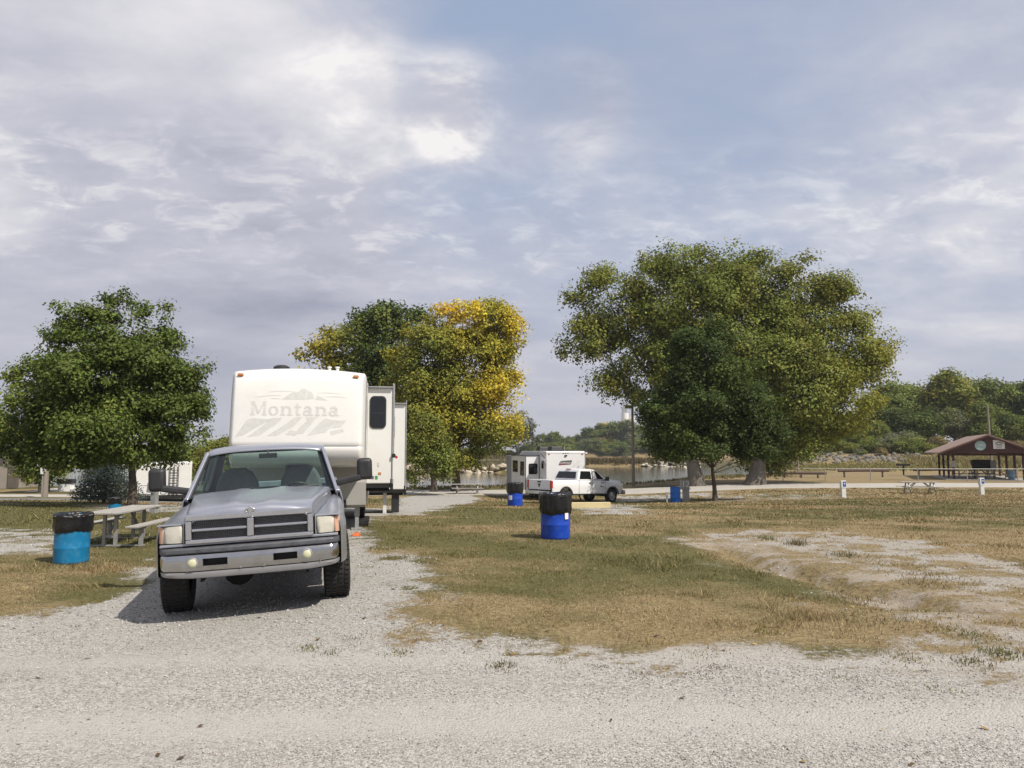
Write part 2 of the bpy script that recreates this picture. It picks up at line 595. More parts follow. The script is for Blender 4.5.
def poly_sd(P, x, y):
    """signed distance to polygon, positive inside"""
    x = np.asarray(x, float)
    y = np.asarray(y, float)
    d = np.full(np.broadcast(x, y).shape, 1e18)
    inside = np.zeros(d.shape, bool)
    n = len(P)
    for i in range(n):
        ax, ay = P[i]
        bx, by = P[(i + 1) % n]
        ex, ey = bx - ax, by - ay
        t = np.clip(((x - ax) * ex + (y - ay) * ey) / (ex * ex + ey * ey + 1e-12), 0, 1)
        d = np.minimum(d, (x - ax - t * ex) ** 2 + (y - ay - t * ey) ** 2)
        c = ((ay > y) != (by > y))
        with np.errstate(divide='ignore', invalid='ignore'):
            xi = ax + (y - ay) * ex / (ey if ey else 1e-12)
        inside ^= c & (x < xi)
    d = np.sqrt(d)
    return np.where(inside, d, -d)


def seg_d(x, y, a, b):
    ex, ey = b[0] - a[0], b[1] - a[1]
    t = np.clip(((x - a[0]) * ex + (y - a[1]) * ey) / (ex * ex + ey * ey), 0, 1)
    return np.hypot(x - a[0] - t * ex, y - a[1] - t * ey)


ISL = [((-70, 150), (-1.5, 138), 4.0), ((10, 196), (45, 190), 4.5)]


def ground(x, y):
    x = np.asarray(x, float)
    y = np.asarray(y, float)
    side = 1 - 0.30 * S(6, 22, x) - 0.30 * S(-10, -22, x)
    z = -1.5 * S(18, 52, y) * side
    z = z + 3.1 * S(100, 136, y + 6 * (fbm(x * 0.05, y * 0.05, 5) - 0.5)) * S(34, 52, x)
    z = z + 1.2 * S(330, 440, y) + 1.5 * S(90, 180, -x) * S(60, 140, y)
    sd = poly_sd(LAKE, x, y) + 3.0 * (fbm(x * 0.12, y * 0.12, 9) - 0.5)
    z = z + (-3.6 - z) * S(-3.5, 5.0, sd)
    for a, b, w in ISL:
        d = seg_d(x, y, a, b) + 1.6 * (fbm(x * 0.25, y * 0.25, 3) - 0.5)
        z = np.maximum(z, -1.05 - 2.5 * S(w * 0.35, w * 1.3, d))
    # the driveway leans under the parked pickup
    ca, sa = math.cos(TRUCK_YAW), math.sin(TRUCK_YAW)
    q = (x - TRUCK_LOC[0]) * ca + (y - TRUCK_LOC[1]) * sa
    p = -(x - TRUCK_LOC[0]) * sa + (y - TRUCK_LOC[1]) * ca
    z = z + 0.064 * q * np.exp(-(q / 2.2) ** 2) * S(-3.0, -1.2, p) * S(7.0, 5.0, p)
    z = z + 0.05 * (fbm(x * 0.35, y * 0.35, 2) - 0.5) * S(9, 14, y) * S(-1, 1, np.hypot(q, p) - 6)
    # worn rut across the bare patch
    z = z - 0.05 * np.exp(-(seg_d(x, y, RUT[0], RUT[1]) / 0.22) ** 2) - 0.05 * np.exp(-(seg_d(x, y, RUT[1], RUT[2]) / 0.22) ** 2)
    # and the little scarp along it: the bare strip on the left lies lower
    rx = np.interp(y, [8.5, 10.5, 14.0], [5.15, 4.55, 3.75]) + 0.16 * (fbm(y * 1.6, y * 0 + 3.3, 15, 3) - 0.5)
    z = z - 0.13 * S(0.08, -0.08, x - rx) * S(-1.9, -0.3, x - rx) * S(8.2, 9.0, y) * S(14.2, 12.5, y)
    return z


RUT = [(3.75, 14.0), (4.55, 10.5), (5.15, 8.5)]


def gz(x, y):
    return float(ground(np.array([x]), np.array([y]))[0])


def ray(px, py):
    u, v = (px - 512) / FPX, (384 - py) / FPX
    return Vector((u, math.cos(PITCH) - v * math.sin(PITCH), math.sin(PITCH) + v * math.cos(PITCH)))


def plane(px, py, Y):
    d = ray(px, py)
    t = Y / d.y
    return Vector((d.x * t, Y, EYE + d.z * t))


_ts = np.concatenate([np.arange(2.5, 60, 0.05), np.arange(60, 500, 0.25)])


def spot(px, py):
    """where the line of sight through a picture point meets the ground"""
    d = ray(px, py)
    t = _ts / d.y
    zz = EYE + d.z * t
    g = ground(d.x * t, _ts)
    i = int(np.argmax(zz <= g))
    if zz[i] > g[i]:
        raise ValueError('no ground at %s,%s' % (px, py))
    return Vector((d.x * t[i], _ts[i], g[i]))
# ------------------------------------------------------------------ ground sheet
def wpoly(pts):
    return np.array([tuple(spot(*p)[:2]) for p in pts])


def axis_lines(lo, hi, near0, near1, step, grow):
    out = [0.5 * (near0 + near1)]
    for sgn in (1, -1):
        v = out[0]
        while (v < hi if sgn > 0 else v > lo):
            e = max(0.0, v - near1, near0 - v)
            v += sgn * (step + grow * e)
            out.append(v)
    return np.array(sorted(out))


GR_FORE = wpoly([(-900, 640), (-200, 628), (0, 612), (50, 604), (110, 600), (150, 597), (200, 590), (330, 585), (405, 600), (432, 618), (470, 640), (560, 650), (680, 655),
                 (780, 656), (890, 653), (935, 660), (1024, 674), (1300, 715), (2400, 900)])
GR_FORE = np.vstack([GR_FORE, [(60, -30), (-60, -30)]])
_r = [spot(*p) for p in [(425, 606), (396, 585), (390, 562), (378, 540), (371, 522), (384, 508)]]
GR_DRIVE = np.array([(p.x, p.y) for p in _r] + [(p.x - 3.3, p.y - 0.6) for p in _r[::-1]])
GR_BARE = wpoly([(668, 540), (690, 534), (740, 530), (840, 530), (930, 541), (1024, 566), (1250, 600), (1400, 740), (1024, 694), (940, 672), (900, 648), (880, 612), (800, 584), (720, 562)])
GR_LEFT = wpoly([(-80, 531), (60, 528), (84, 536), (70, 549), (30, 554), (-80, 556)])
GR_LEFT2 = wpoly([(90, 505), (230, 505), (230, 512), (90, 512)])
GR_WT = wpoly([(570, 507), (600, 503), (645, 506), (640, 514), (600, 514)])
GR_PATH = wpoly([(384, 508), (398, 497), (440, 493), (470, 495), (480, 499), (445, 507), (420, 515), (392, 514)])
GR_SPUR = wpoly([(590, 503), (620, 496), (720, 492), (720, 496), (650, 501)])
GR_TAB = wpoly([(700, 497), (760, 494), (850, 495), (850, 499), (700, 503)])


def masks(x, y):
    n1 = fbm(x * 0.9, y * 0.9, 21, 4)
    n2 = fbm(x * 3.1, y * 3.1, 22, 3)
    nn = (n1 - 0.5) * 1.1 + (n2 - 0.5) * 0.7

    def m(P, soft, amp, peak=1.0):
        return peak * S(-soft, soft, poly_sd(P, x, y) + nn * amp)
    g = m(GR_FORE, 0.85, 1.7)
    g = np.maximum(g, m(GR_DRIVE, 0.75, 1.5))
    bare = m(GR_BARE, 0.9, 1.8, 0.85)
    bare = bare * (0.60 + 1.3 * (n2 - 0.40))
    g = np.maximum(g, np.clip(bare, 0, 1))
    g = np.maximum(g, np.clip(m(GR_LEFT, 0.7, 1.6) * (0.05 + 1.15 * n2), 0, 1))
    g = np.maximum(g, np.clip(m(GR_LEFT2, 0.9, 1.2) * (0.3 + 0.8 * n2), 0, 1))
    g = np.maximum(g, np.clip(m(GR_WT, 0.8, 1.5) * (0.4 + 1.0 * n2), 0, 1))
    g = np.maximum(g, m(GR_PATH, 0.8, 1.6, 0.95))
    g = np.maximum(g, np.clip(m(GR_SPUR, 1.0, 2.0, 0.9) * (0.35 + n2), 0, 1))
    g = np.maximum(g, np.clip(m(GR_TAB, 1.0, 2.5, 0.8) * (0.1 + n2), 0, 1))
    # weeds and dark tufts straggling out on to the gravel
    edge = np.exp(-np.maximum(0, poly_sd(GR_FORE, x, y)) / 0.9) * S(-2.0, 0.2, x)
    g = g * (1 - 0.75 * S(0.62, 0.72, fbm(x * 2.2, y * 5.0, 31, 3)) * edge)
    # greenness of the turf
    gr = fbm(x * 0.22, y * 0.30, 41, 4)
    gr = 0.26 + 2.3 * (gr - 0.40) + 0.9 * (fbm(x * 1.1, y * 1.5, 42, 3) - 0.5)
    sdf = -poly_sd(GR_FORE, x, y)
    gr = gr + 0.42 * S(2.4, 4.5, sdf) * S(9.0, 5.5, sdf) - 0.34 * S(3.0, 0.3, sdf)
    gr = gr + 0.55 * np.exp(-((x + 16) / 5) ** 2 - ((y - 22) / 6) ** 2) + 0.25 * np.exp(-((x - 7) / 1.5) ** 2 - ((y - 21) / 3) ** 2)
    gr = gr - 0.5 * S(24, 32, y) * S(0.45, 0.7, fbm(x * 0.12, y * 0.3, 44, 3)) * S(0, 6, x)
    gr = gr - 0.35 * S(46, 75, y) * S(8, 20, x) - 0.3 * S(-5, -7, x) * S(15, 10, y)
    gr = np.clip(gr, 0, 1) * (1 - 0.72 * S(-0.4, 0.5, poly_sd(GR_BARE, x, y)))
    # bare tan earth between gravel and grass
    dirt = S(0.30, 0.6, m(GR_BARE, 0.7, 1.6)) * np.clip(0.42 + 1.1 * S(1.5, 0.2, np.minimum(seg_d(x, y, RUT[0], RUT[1]), seg_d(x, y, RUT[1], RUT[2])) + (n2 - 0.5)), 0, 1)
    dirt = np.maximum(dirt, 0.55 * S(0.9, 0.0, np.abs(poly_sd(GR_FORE, x, y) + 0.2)) * S(-1.5, 0.5, x) * n1)
    # packed pale wheel track in the near gravel
    trk = np.maximum(S(0.55, 0.1, np.abs(y - (5.0 + 0.03 * x + 0.5 * (n1 - 0.5)))) * 0.95, S(0.4, 0.05, np.abs(y - (6.45 - 0.02 * x + 0.6 * (n1 - 0.5)))) * 0.7)
    return np.clip(g, 0, 1), gr, np.clip(dirt, 0, 1), trk


def ground_material():
    m = bpy.data.materials.new('dry_turf_and_gravel')
    m.use_nodes = True
    nt = m.node_tree
    N, L = nt.nodes, nt.links
    b = N['Principled BSDF']
    b.inputs['Roughness'].default_value = 0.95
    b.inputs['Specular IOR Level'].default_value = 0.2
    at = N.new('ShaderNodeAttribute')
    at.attribute_name = 'cover'
    sp = N.new('ShaderNodeSeparateColor')
    L.new(at.outputs['Color'], sp.inputs[0])
    tc = N.new('ShaderNodeTexCoord')
    P = tc.outputs['Object']

    def noise(scale, detail=5, rough=0.6, st=None):
        n = N.new('ShaderNodeTexNoise')
        n.inputs['Scale'].default_value = scale
        n.inputs['Detail'].default_value = detail
        n.inputs['Roughness'].default_value = rough
        if st:
            mp = N.new('ShaderNodeMapping')
            mp.inputs['Scale'].default_value = st
            L.new(P, mp.inputs[0])
            L.new(mp.outputs[0], n.inputs['Vector'])
        else:
            L.new(P, n.inputs['Vector'])
        return n.outputs['Fac']

    def rng(v, a, b_, c=0.0, d=1.0, smooth=True):
        n = N.new('ShaderNodeMapRange')
        if smooth:
            n.interpolation_type = 'SMOOTHSTEP'
        L.new(v, n.inputs[0])
        for i, q in enumerate((a, b_, c, d)):
            n.inputs[i + 1].default_value = q
        return n.outputs[0]

    def mixc(f, a, c, mode='MIX'):
        n = N.new('ShaderNodeMixRGB')
        n.blend_type = mode
        if isinstance(f, (int, float)):
            n.inputs[0].default_value = f
        else:
            L.new(f, n.inputs[0])
        for i, q in ((1, a), (2, c)):
            if isinstance(q, tuple):
                n.inputs[i].default_value = (*q, 1)
            else:
                L.new(q, n.inputs[i])
        return n.outputs[0]

    def mth(op, a, c):
        n = N.new('ShaderNodeMath')
        n.operation = op
        for i, q in ((0, a), (1, c)):
            if isinstance(q, (int, float)):
                n.inputs[i].default_value = q
            else:
                L.new(q, n.inputs[i])
        return n.outputs[0]

    # gravel: crushed limestone at three sizes
    def vor(scale):
        v = N.new('ShaderNodeTexVoronoi')
        v.inputs['Scale'].default_value = scale
        L.new(P, v.inputs['Vector'])
        s = N.new('ShaderNodeSeparateColor')
        L.new(v.outputs['Color'], s.inputs[0])
        return v.outputs['Distance'], s.outputs[0]
    d1, c1 = vor(55)
    d2, c2 = vor(110)
    d3, c3 = vor(17)
    val = mth('ADD', mth('MULTIPLY', c1, 0.55), mth('MULTIPLY', c2, 0.45))
    gcol = N.new('ShaderNodeValToRGB')
    e = gcol.color_ramp.elements
    e[0].position, e[0].color = 0.10, (0.16, 0.147, 0.128, 1)
    e[1].position, e[1].color = 0.92, (0.53, 0.515, 0.485, 1)
    q = gcol.color_ramp.elements.new(0.45)
    q.color = (0.335, 0.321, 0.295, 1)
    L.new(val, gcol.inputs[0])
    gc = gcol.outputs[0]
    big = noise(0.8, 4)
    gc = mixc(rng(big, 0.35, 0.65, 0, 0.35), gc, (0.33, 0.31, 0.275))
    gc = mixc(mth('MULTIPLY', mth('MULTIPLY', sp.outputs[2], 1.0), rng(noise(4.0), 0.3, 0.7, 0.45, 1.0)), gc, (0.29, 0.235, 0.165))
    gc = mixc(mth('MULTIPLY', at.outputs['Alpha'], rng(noise(2.5), 0.3, 0.7, 0.5, 0.85)), gc, (0.41, 0.395, 0.365))
    # turf: straw, olive and brown
    t1 = noise(2.2, 6, 0.65)
    t2 = noise(16, 6, 0.7)
    t3 = noise(60, 4, 0.7)
    g_in = mth('ADD', sp.outputs[1], mth('MULTIPLY', mth('SUBTRACT', t1, 0.5), 0.9))
    straw = mixc(rng(t2, 0.3, 0.7), (0.175, 0.125, 0.062), (0.40, 0.315, 0.17))
    olive = mixc(rng(t2, 0.3, 0.7), (0.062, 0.064, 0.022), (0.165, 0.155, 0.058))
    tc_ = mixc(rng(g_in, 0.1, 0.85), straw, olive)
    tc_ = mixc(rng(t3, 0.38, 0.66, 0.0, 0.6), tc_, (0.075, 0.052, 0.025))
    mask = mth('ADD', sp.outputs[0], mth('MULTIPLY', mth('SUBTRACT', noise(14, 8, 0.8), 0.5), 2.2))
    fac = rng(mask, 0.36, 0.66)
    L.new(mixc(fac, tc_, gc), b.inputs['Base Color'])
    bp = N.new('ShaderNodeBump')
    bp.inputs['Strength'].default_value = 0.65
    bp.inputs['Distance'].default_value = 0.014
    hg = mth('SUBTRACT', mth('SUBTRACT', 1.0, d1), mth('MULTIPLY', d2, 0.4))
    ht = mth('MULTIPLY', t3, 1.5)
    mh = N.new('ShaderNodeMixRGB')
    L.new(fac, mh.inputs[0])
    L.new(ht, mh.inputs[1])
    L.new(hg, mh.inputs[2])
    L.new(mh.outputs[0], bp.inputs['Height'])
    L.new(bp.outputs[0], b.inputs['Normal'])
    return m


def build_ground():
    xs = axis_lines(-1500, 1500, -9, 11, 0.13, 0.045)
    ys = axis_lines(-120, 3200, 3.0, 19, 0.13, 0.030)
    X, Y = np.meshgrid(xs, ys)
    Z = ground(X, Y)
    nx, ny = len(xs), len(ys)
    co = np.stack([X, Y, Z], -1).reshape(-1, 3)
    i = np.arange((ny - 1) * nx).reshape(ny - 1, nx)[:, :-1].reshape(-1)
    f = np.stack([i, i + 1, i + nx + 1, i + nx], -1)
    me = bpy.data.meshes.new('ground')
    fill_mesh(me, co, f)
    g, gr, di, tr = masks(co[:, 0], co[:, 1])
    a = me.attributes.new('cover', 'FLOAT_COLOR', 'POINT')
    a.data.foreach_set('color', np.stack([g, gr, di, tr], -1).astype(np.float32).ravel())
    me.polygons.foreach_set('use_smooth', np.ones(len(f), bool))
    o = link_mesh('ground', me, ground_material())
    return tag(o, 'dry campground turf with pale gravel drives sloping to the lake', 'ground', kind='structure')


def fill_mesh(me, co, f):
    nv, nf, k = len(co), len(f), f.shape[1]
    me.vertices.add(nv)
    me.vertices.foreach_set('co', np.ascontiguousarray(co, np.float32).ravel())
    me.loops.add(nf * k)
    me.loops.foreach_set('vertex_index', np.ascontiguousarray(f, np.int32).ravel())
    me.polygons.add(nf)
    me.polygons.foreach_set('loop_start', np.arange(0, nf * k, k, dtype=np.int32))
    me.update(calc_edges=True)


build_ground()


def strip(name, pts, width, mat, label, cat, lift=0.03, n=80, wob=0.5):
    """a road sheet that follows the ground"""
    pts = [Vector((*p, 0)) for p in pts]
    L_ = [0]
    for a, b in zip(pts, pts[1:]):
        L_.append(L_[-1] + (b - a).length)
    rows = []
    for i in range(n + 1):
        t = L_[-1] * i / n
        k = max(j for j in range(len(pts) - 1) if L_[j] <= t + 1e-9)
        a, b = pts[k], pts[k + 1]
        u = (t - L_[k]) / (L_[k + 1] - L_[k])
        p = a.lerp(b, u)
        d = (b - a).normalized()
        s = Vector((-d.y, d.x, 0))
        row = []
        for j in range(9):
            w = (j / 8 - 0.5) * width
            if j in (0, 8):
                w += wob * (random.random() - 0.5)
            q = p + s * w
            row.append((q.x, q.y, gz(q.x, q.y) + (lift if 0 < j < 8 else -0.03)))
        rows.append(row)
    mb = MB()
    mb.grid(rows)
    o = mb.build(name, mat, smooth=True)
    tag(o, label, cat, kind='structure')
    return o


random.seed(4)
strip('gravel_road', [(-34, 55), (-8, 59), (12, 60.0), (34, 61.5), (80, 65), (160, 73)], 8.6, MT['pale_road'], 'pale gravel road running along the lake shore', 'road', n=140)
strip('asphalt_lane', [(-80, 37), (-40, 36.0), (-14, 36.0)], 3.4, MT['asphalt'], 'grey asphalt lane at the left behind the spruce', 'road', n=50, wob=0.1)
strip('concrete_road', [(-90, 46), (-40, 45.2), (-12, 45.0)], 4.6, MT['pale_road'], 'pale road in front of the left buildings', 'road', n=50, wob=0.1)


def water():
    m = bpy.data.materials.new('lake_water')
    m.use_nodes = True
    N, L = m.node_tree.nodes, m.node_tree.links
    b = N['Principled BSDF']
    b.inputs['Base Color'].default_value = (0.055, 0.06, 0.045, 1)
    b.inputs['Roughness'].default_value = 0.06
    b.inputs['IOR'].default_value = 1.33
    tc = N.new('ShaderNodeTexCoord')
    mp = N.new('ShaderNodeMapping')
    mp.inputs['Scale'].default_value = (0.5, 1.4, 1)
    L.new(tc.outputs['Object'], mp.inputs[0])
    n = N.new('ShaderNodeTexNoise')
    n.inputs['Scale'].default_value = 1.6
    n.inputs['Detail'].default_value = 4
    L.new(mp.outputs[0], n.inputs['Vector'])
    bp = N.new('ShaderNodeBump')
    bp.inputs['Strength'].default_value = 0.05
    bp.inputs['Distance'].default_value = 0.25
    L.new(n.outputs['Fac'], bp.inputs['Height'])
    L.new(bp.outputs[0], b.inputs['Normal'])
    mb = MB()
    mb.grid([[(x, y, WATER_Z) for x in np.linspace(-160, 240, 21)] for y in np.linspace(58, 450, 21)])
    o = mb.build('lake_water', m)
    tag(o, 'calm grey green lake water reflecting the far trees', 'lake', kind='structure')


water()


# ------------------------------------------------------------------ turf blades, stones
def attr_mat(name, attr='tint', rough=0.8, trans=0.25, spec=0.25):
    m = bpy.data.materials.new(name)
    m.use_nodes = True
    N, L = m.node_tree.nodes, m.node_tree.links
    b = N['Principled BSDF']
    b.inputs['Roughness'].default_value = rough
    b.inputs['Specular IOR Level'].default_value = spec
    at = N.new('ShaderNodeAttribute')
    at.attribute_name = attr
    L.new(at.outputs['Color'], b.inputs['Base Color'])
    if trans:
        t = N.new('ShaderNodeBsdfTranslucent')
        L.new(at.outputs['Color'], t.inputs[0])
        mx = N.new('ShaderNodeMixShader')
        mx.inputs[0].default_value = trans
        L.new(b.outputs[0], mx.inputs[1])
        L.new(t.outputs[0], mx.inputs[2])
        L.new(mx.outputs[0], N['Material Output'].inputs[0])
    return m


LEAF_MAT = attr_mat('leaf', rough=0.6, trans=0.32, spec=0.18)
GRASS_MAT = attr_mat('grass_blade', rough=0.7, trans=0.2)
STONE_MAT = attr_mat('crushed_stone', rough=0.9, trans=0.0)


def tinted(name, co, f, col, mat, parent=None):
    me = bpy.data.meshes.new(name)
    fill_mesh(me, co, f)
    a = me.attributes.new('tint', 'FLOAT_COLOR', 'POINT')
    c4 = np.ones((len(co), 4), np.float32)
    c4[:, :3] = col
    a.data.foreach_set('color', c4.ravel())
    return link_mesh(name, me, mat, parent)


def grass():
    rng = np.random.default_rng(7)
    parts = []
    for y0, y1, dens, h, w in ((6.3, 9.0, 4200, 0.034, 0.0036), (9.0, 12.5, 2900, 0.037, 0.0048), (12.5, 18, 1150, 0.040, 0.0075), (18, 28, 380, 0.050, 0.014), (28, 46, 120, 0.062, 0.027), (46, 56, 45, 0.08, 0.05)):
        xm = 0.72 * y1 + 1
        n = int(2 * xm * (y1 - y0) * dens)
        x = rng.uniform(-xm, xm, n)
        y = rng.uniform(y0, y1, n)
        k = np.abs(x) < 0.72 * y + 0.6
        x, y = x[k], y[k]
        # tufts: thin the sward by a fine noise
        k = rng.random(len(x)) < np.clip(0.15 + 1.5 * (fbm(x * 2.6, y * 2.6, 51, 3) - 0.3), 0.05, 1)
        x, y = x[k], y[k]
        g, gr, di, _ = masks(x, y)
        k = rng.random(len(x)) > g * 1.12 + 0.2 * di
        x, y, g, gr = x[k], y[k], g[k], gr[k]
        k = ~((np.abs(y - (59.3 + 0.07 * x)) < 5.0) | (gr * 0 + ground(x, y) < WATER_Z + 0.3))
        x, y, g, gr = x[k], y[k], g[k], gr[k]
        # not on the roads on the left
        k = ~((x < -13) & (y > 34))
        x, y, g, gr = x[k], y[k], g[k], gr[k]
        n = len(x)
        hh = h * rng.uniform(0.35, 1.25, n) * (1 - 0.5 * g)
        tuft = fbm(x * 1.3, y * 1.3, 91, 3)
        hh *= 0.75 + np.where(y < 20, 1.2, 0.5) * S(0.52, 0.72, tuft)
        tall = (rng.random(n) < 0.008 + 0.04 * S(0.6, 0.72, tuft)) & (g < 0.3) & (y < 20)
        hh[tall] *= 1.7
        a = rng.uniform(0, 2 * PI, n)
        le = rng.uniform(0.25, 1.3, n) * hh
        la = rng.uniform(0, 2 * PI, n)
        z = ground(x, y) - 0.004
        ww = w * rng.uniform(0.6, 1.3, n)
        co = np.empty((n, 3, 3))
        co[:, 0] = np.stack([x - np.cos(a) * ww, y - np.sin(a) * ww, z], -1)
        co[:, 1] = np.stack([x + np.cos(a) * ww, y + np.sin(a) * ww, z], -1)
        co[:, 2] = np.stack([x + np.cos(la) * le, y + np.sin(la) * le, z + hh], -1)
        green = np.clip(gr + rng.normal(0, 0.22, n), 0, 1)[:, None]
        straw = np.array([0.47, 0.375, 0.205]) * rng.uniform(0.55, 1.2, (n, 1))
        brown = np.array([0.25, 0.16, 0.08]) * rng.uniform(0.6, 1.2, (n, 1))
        pick = (rng.random((n, 1)) < (0.25 + 0.4 * fbm(x * 0.5, y * 0.5, 61)[:, None]))
        dry = np.where(pick, brown, straw)
        olive = np.array([0.135, 0.136, 0.046]) * rng.uniform(0.6, 1.35, (n, 1))
        c = dry * (1 - green) + olive * green
        c[tall] = np.array([0.44, 0.35, 0.19])
        parts.append((co.reshape(-1, 3), np.repeat(c, 3, 0)))
    co = np.concatenate([p[0] for p in parts])
    c = np.concatenate([p[1] for p in parts])
    o = tinted('dry_grass', co, np.arange(len(co)).reshape(-1, 3), c, GRASS_MAT)
    tag(o, 'short straw and olive lawn grass over the camping pitches', 'grass', kind='stuff')


grass()


def stones():
    rng = np.random.default_rng(11)
    base = np.array([(1, 0, 0), (-1, 0, 0), (0, 1, 0), (0, -1, 0), (0, 0, 1), (0, 0, -0.6)], float)
    tri = np.array([(0, 2, 4), (2, 1, 4), (1, 3, 4), (3, 0, 4), (2, 0, 5), (1, 2, 5), (3, 1, 5), (0, 3, 5)])
    parts = []
    for y0, y1, dens, r0, r1 in ((3.6, 5.2, 2600, 0.004, 0.0105), (5.2, 7.5, 1400, 0.005, 0.0125), (7.5, 11, 420, 0.008, 0.020), (11, 17, 120, 0.012, 0.03)):
        xm = 0.72 * y1 + 0.5
        n = int(2 * xm * (y1 - y0) * dens)
        x = rng.uniform(-xm, xm, n)
        y = rng.uniform(y0, y1, n)
        k = np.abs(x) < 0.72 * y + 0.4
        x, y = x[k], y[k]
        g, gr, di, tr = masks(x, y)
        k = rng.random(len(x)) < (g ** 2) * (1 - 0.85 * tr) * (1 - 0.6 * di) * np.clip(0.3 + 1.6 * (fbm(x * 0.8, y * 1.6, 71, 3) - 0.25), 0.1, 1)
        x, y = x[k], y[k]
        n = len(x)
        r = r0 + (r1 - r0) * rng.random(n) ** 2.2
        v = base[None] * rng.uniform(0.55, 1.15, (n, 6, 3))
        v[:, :, 2] *= 0.75
        a = rng.uniform(0, 2 * PI, n)
        ca, sa = np.cos(a)[:, None], np.sin(a)[:, None]
        vx = v[:, :, 0] * ca - v[:, :, 1] * sa
        vy = v[:, :, 0] * sa + v[:, :, 1] * ca
        t = rng.uniform(-0.6, 0.6, (n, 1))
        vz = v[:, :, 2] + vx * t
        co = np.stack([vx, vy, vz], -1) * r[:, None, None]
        co += np.stack([x, y, ground(x, y) + r * 0.25], -1)[:, None]
        lum = np.clip(rng.normal(1.0, 0.24, (n, 1)), 0.35, 1.6)
        c = np.array([0.40, 0.388, 0.362]) * lum * (1 + rng.normal(0, 0.03, (n, 3)))
        f = tri[None] + (np.arange(n) * 6)[:, None, None]
        parts.append((co.reshape(-1, 3), f.reshape(-1, 3), np.repeat(c, 6, 0)))
    off, C, F, K = 0, [], [], []
    for co, f, c in parts:
        C.append(co)
        F.append(f + off)
        K.append(np.clip(c, 0.02, 0.8))
        off += len(co)
    o = tinted('gravel', np.concatenate(C), np.concatenate(F), np.concatenate(K), STONE_MAT)
    tag(o, 'loose crushed limestone scattered over the drive', 'gravel', kind='stuff')


stones()


def leaf_litter():
    rng = np.random.default_rng(19)
    n = 2600
    x = rng.uniform(-16, 20, n)
    y = 4.2 + 26 * rng.random(n) ** 1.3
    k = (np.abs(x) < 0.72 * y + 0.5) & (rng.random(n) < 0.2 + 0.8 * S(0.45, 0.65, fbm(x * 0.5, y * 0.5, 23, 3)))
    x, y = x[k], y[k]
    n = len(x)
    a = rng.uniform(0, 2 * PI, n)
    L_ = rng.uniform(0.014, 0.034, n)
    z = ground(x, y) + 0.012
    t = np.stack([np.cos(a), np.sin(a), rng.uniform(-0.4, 0.4, n)], -1) * L_[:, None]
    s = np.stack([-np.sin(a), np.cos(a), rng.uniform(-0.4, 0.4, n)], -1) * (L_ * 0.6)[:, None]
    P = np.stack([x, y, z], -1)
    co = np.stack([P - t, P + s, P + t, P - s], 1)
    base = np.array([(0.16, 0.10, 0.045), (0.30, 0.19, 0.06), (0.10, 0.075, 0.045), (0.36, 0.27, 0.10)])[rng.integers(0, 4, n)]
    c = base * rng.uniform(0.6, 1.2, (n, 1))
    o = tinted('leaf_litter', co.reshape(-1, 3), np.arange(n * 4).reshape(-1, 4), np.repeat(c, 4, 0), GRASS_MAT)
    tag(o, 'scattered dry fallen leaves on the grass and gravel', 'leaves', kind='stuff')


leaf_litter()


def rocks(name, label, pts, r0, r1, seed, col=(0.42, 0.37, 0.29)):
    rng = np.random.default_rng(seed)
    bm = bmesh.new()
    bmesh.ops.create_icosphere(bm, subdivisions=1, radius=1)
    bv = np.array([v.co[:] for v in bm.verts])
    bf = np.array([[v.index for v in f.verts] for f in bm.faces])
    bm.free()
    n = len(pts)
    r = r0 + (r1 - r0) * rng.random(n) ** 1.8
    v = bv[None] * rng.uniform(0.65, 1.25, (n, len(bv), 1)) * rng.uniform(0.6, 1.4, (n, 1, 3))
    v[:, :, 2] *= 0.7
    co = v * r[:, None, None] + np.array([(p[0], p[1], gz(p[0], p[1])) for p in pts])[:, None]
    f = bf[None] + (np.arange(n) * len(bv))[:, None, None]
    c = np.array(col) * np.clip(rng.normal(1, 0.28, (n, 1)), 0.35, 1.5)
    o = tinted(name, co.reshape(-1, 3), f.reshape(-1, 3), np.repeat(c, len(bv), 0), STONE_MAT)
    return tag(o, label, 'rocks', kind='stuff')


_rg = np.random.default_rng(3)


def along(a, b, n, w):
    t = _rg.random(n)
    o = _rg.normal(0, w, n)
    d = np.array([b[0] - a[0], b[1] - a[1]], float)
    s = np.array([-d[1], d[0]]) / np.hypot(*d)
    return [(a[0] + d[0] * q + s[0] * k, a[1] + d[1] * q + s[1] * k) for q, k in zip(t, o)]


rocks('shore_rocks', 'tan boulders lining the low jetty behind the yellow tree', along((-45, 143.5), (-1, 135.5), 420, 1.2), 0.3, 0.85, 1, (0.36, 0.31, 0.23))
rocks('shore_rocks', 'pale boulders along the reedy jetty beyond the white pickup', along((33, 188.5), (47, 186.5), 45, 0.8) + along((38, 188), (49, 187), 60, 1.2), 0.3, 0.8, 2, (0.42, 0.39, 0.33))
rocks('bank_riprap', 'grey broken riprap on the far right lake bank', along((40, 121), (66, 117), 420, 3.0) + along((58, 117), (66, 115), 60, 1.2), 0.2, 0.6, 3, (0.15, 0.14, 0.12))
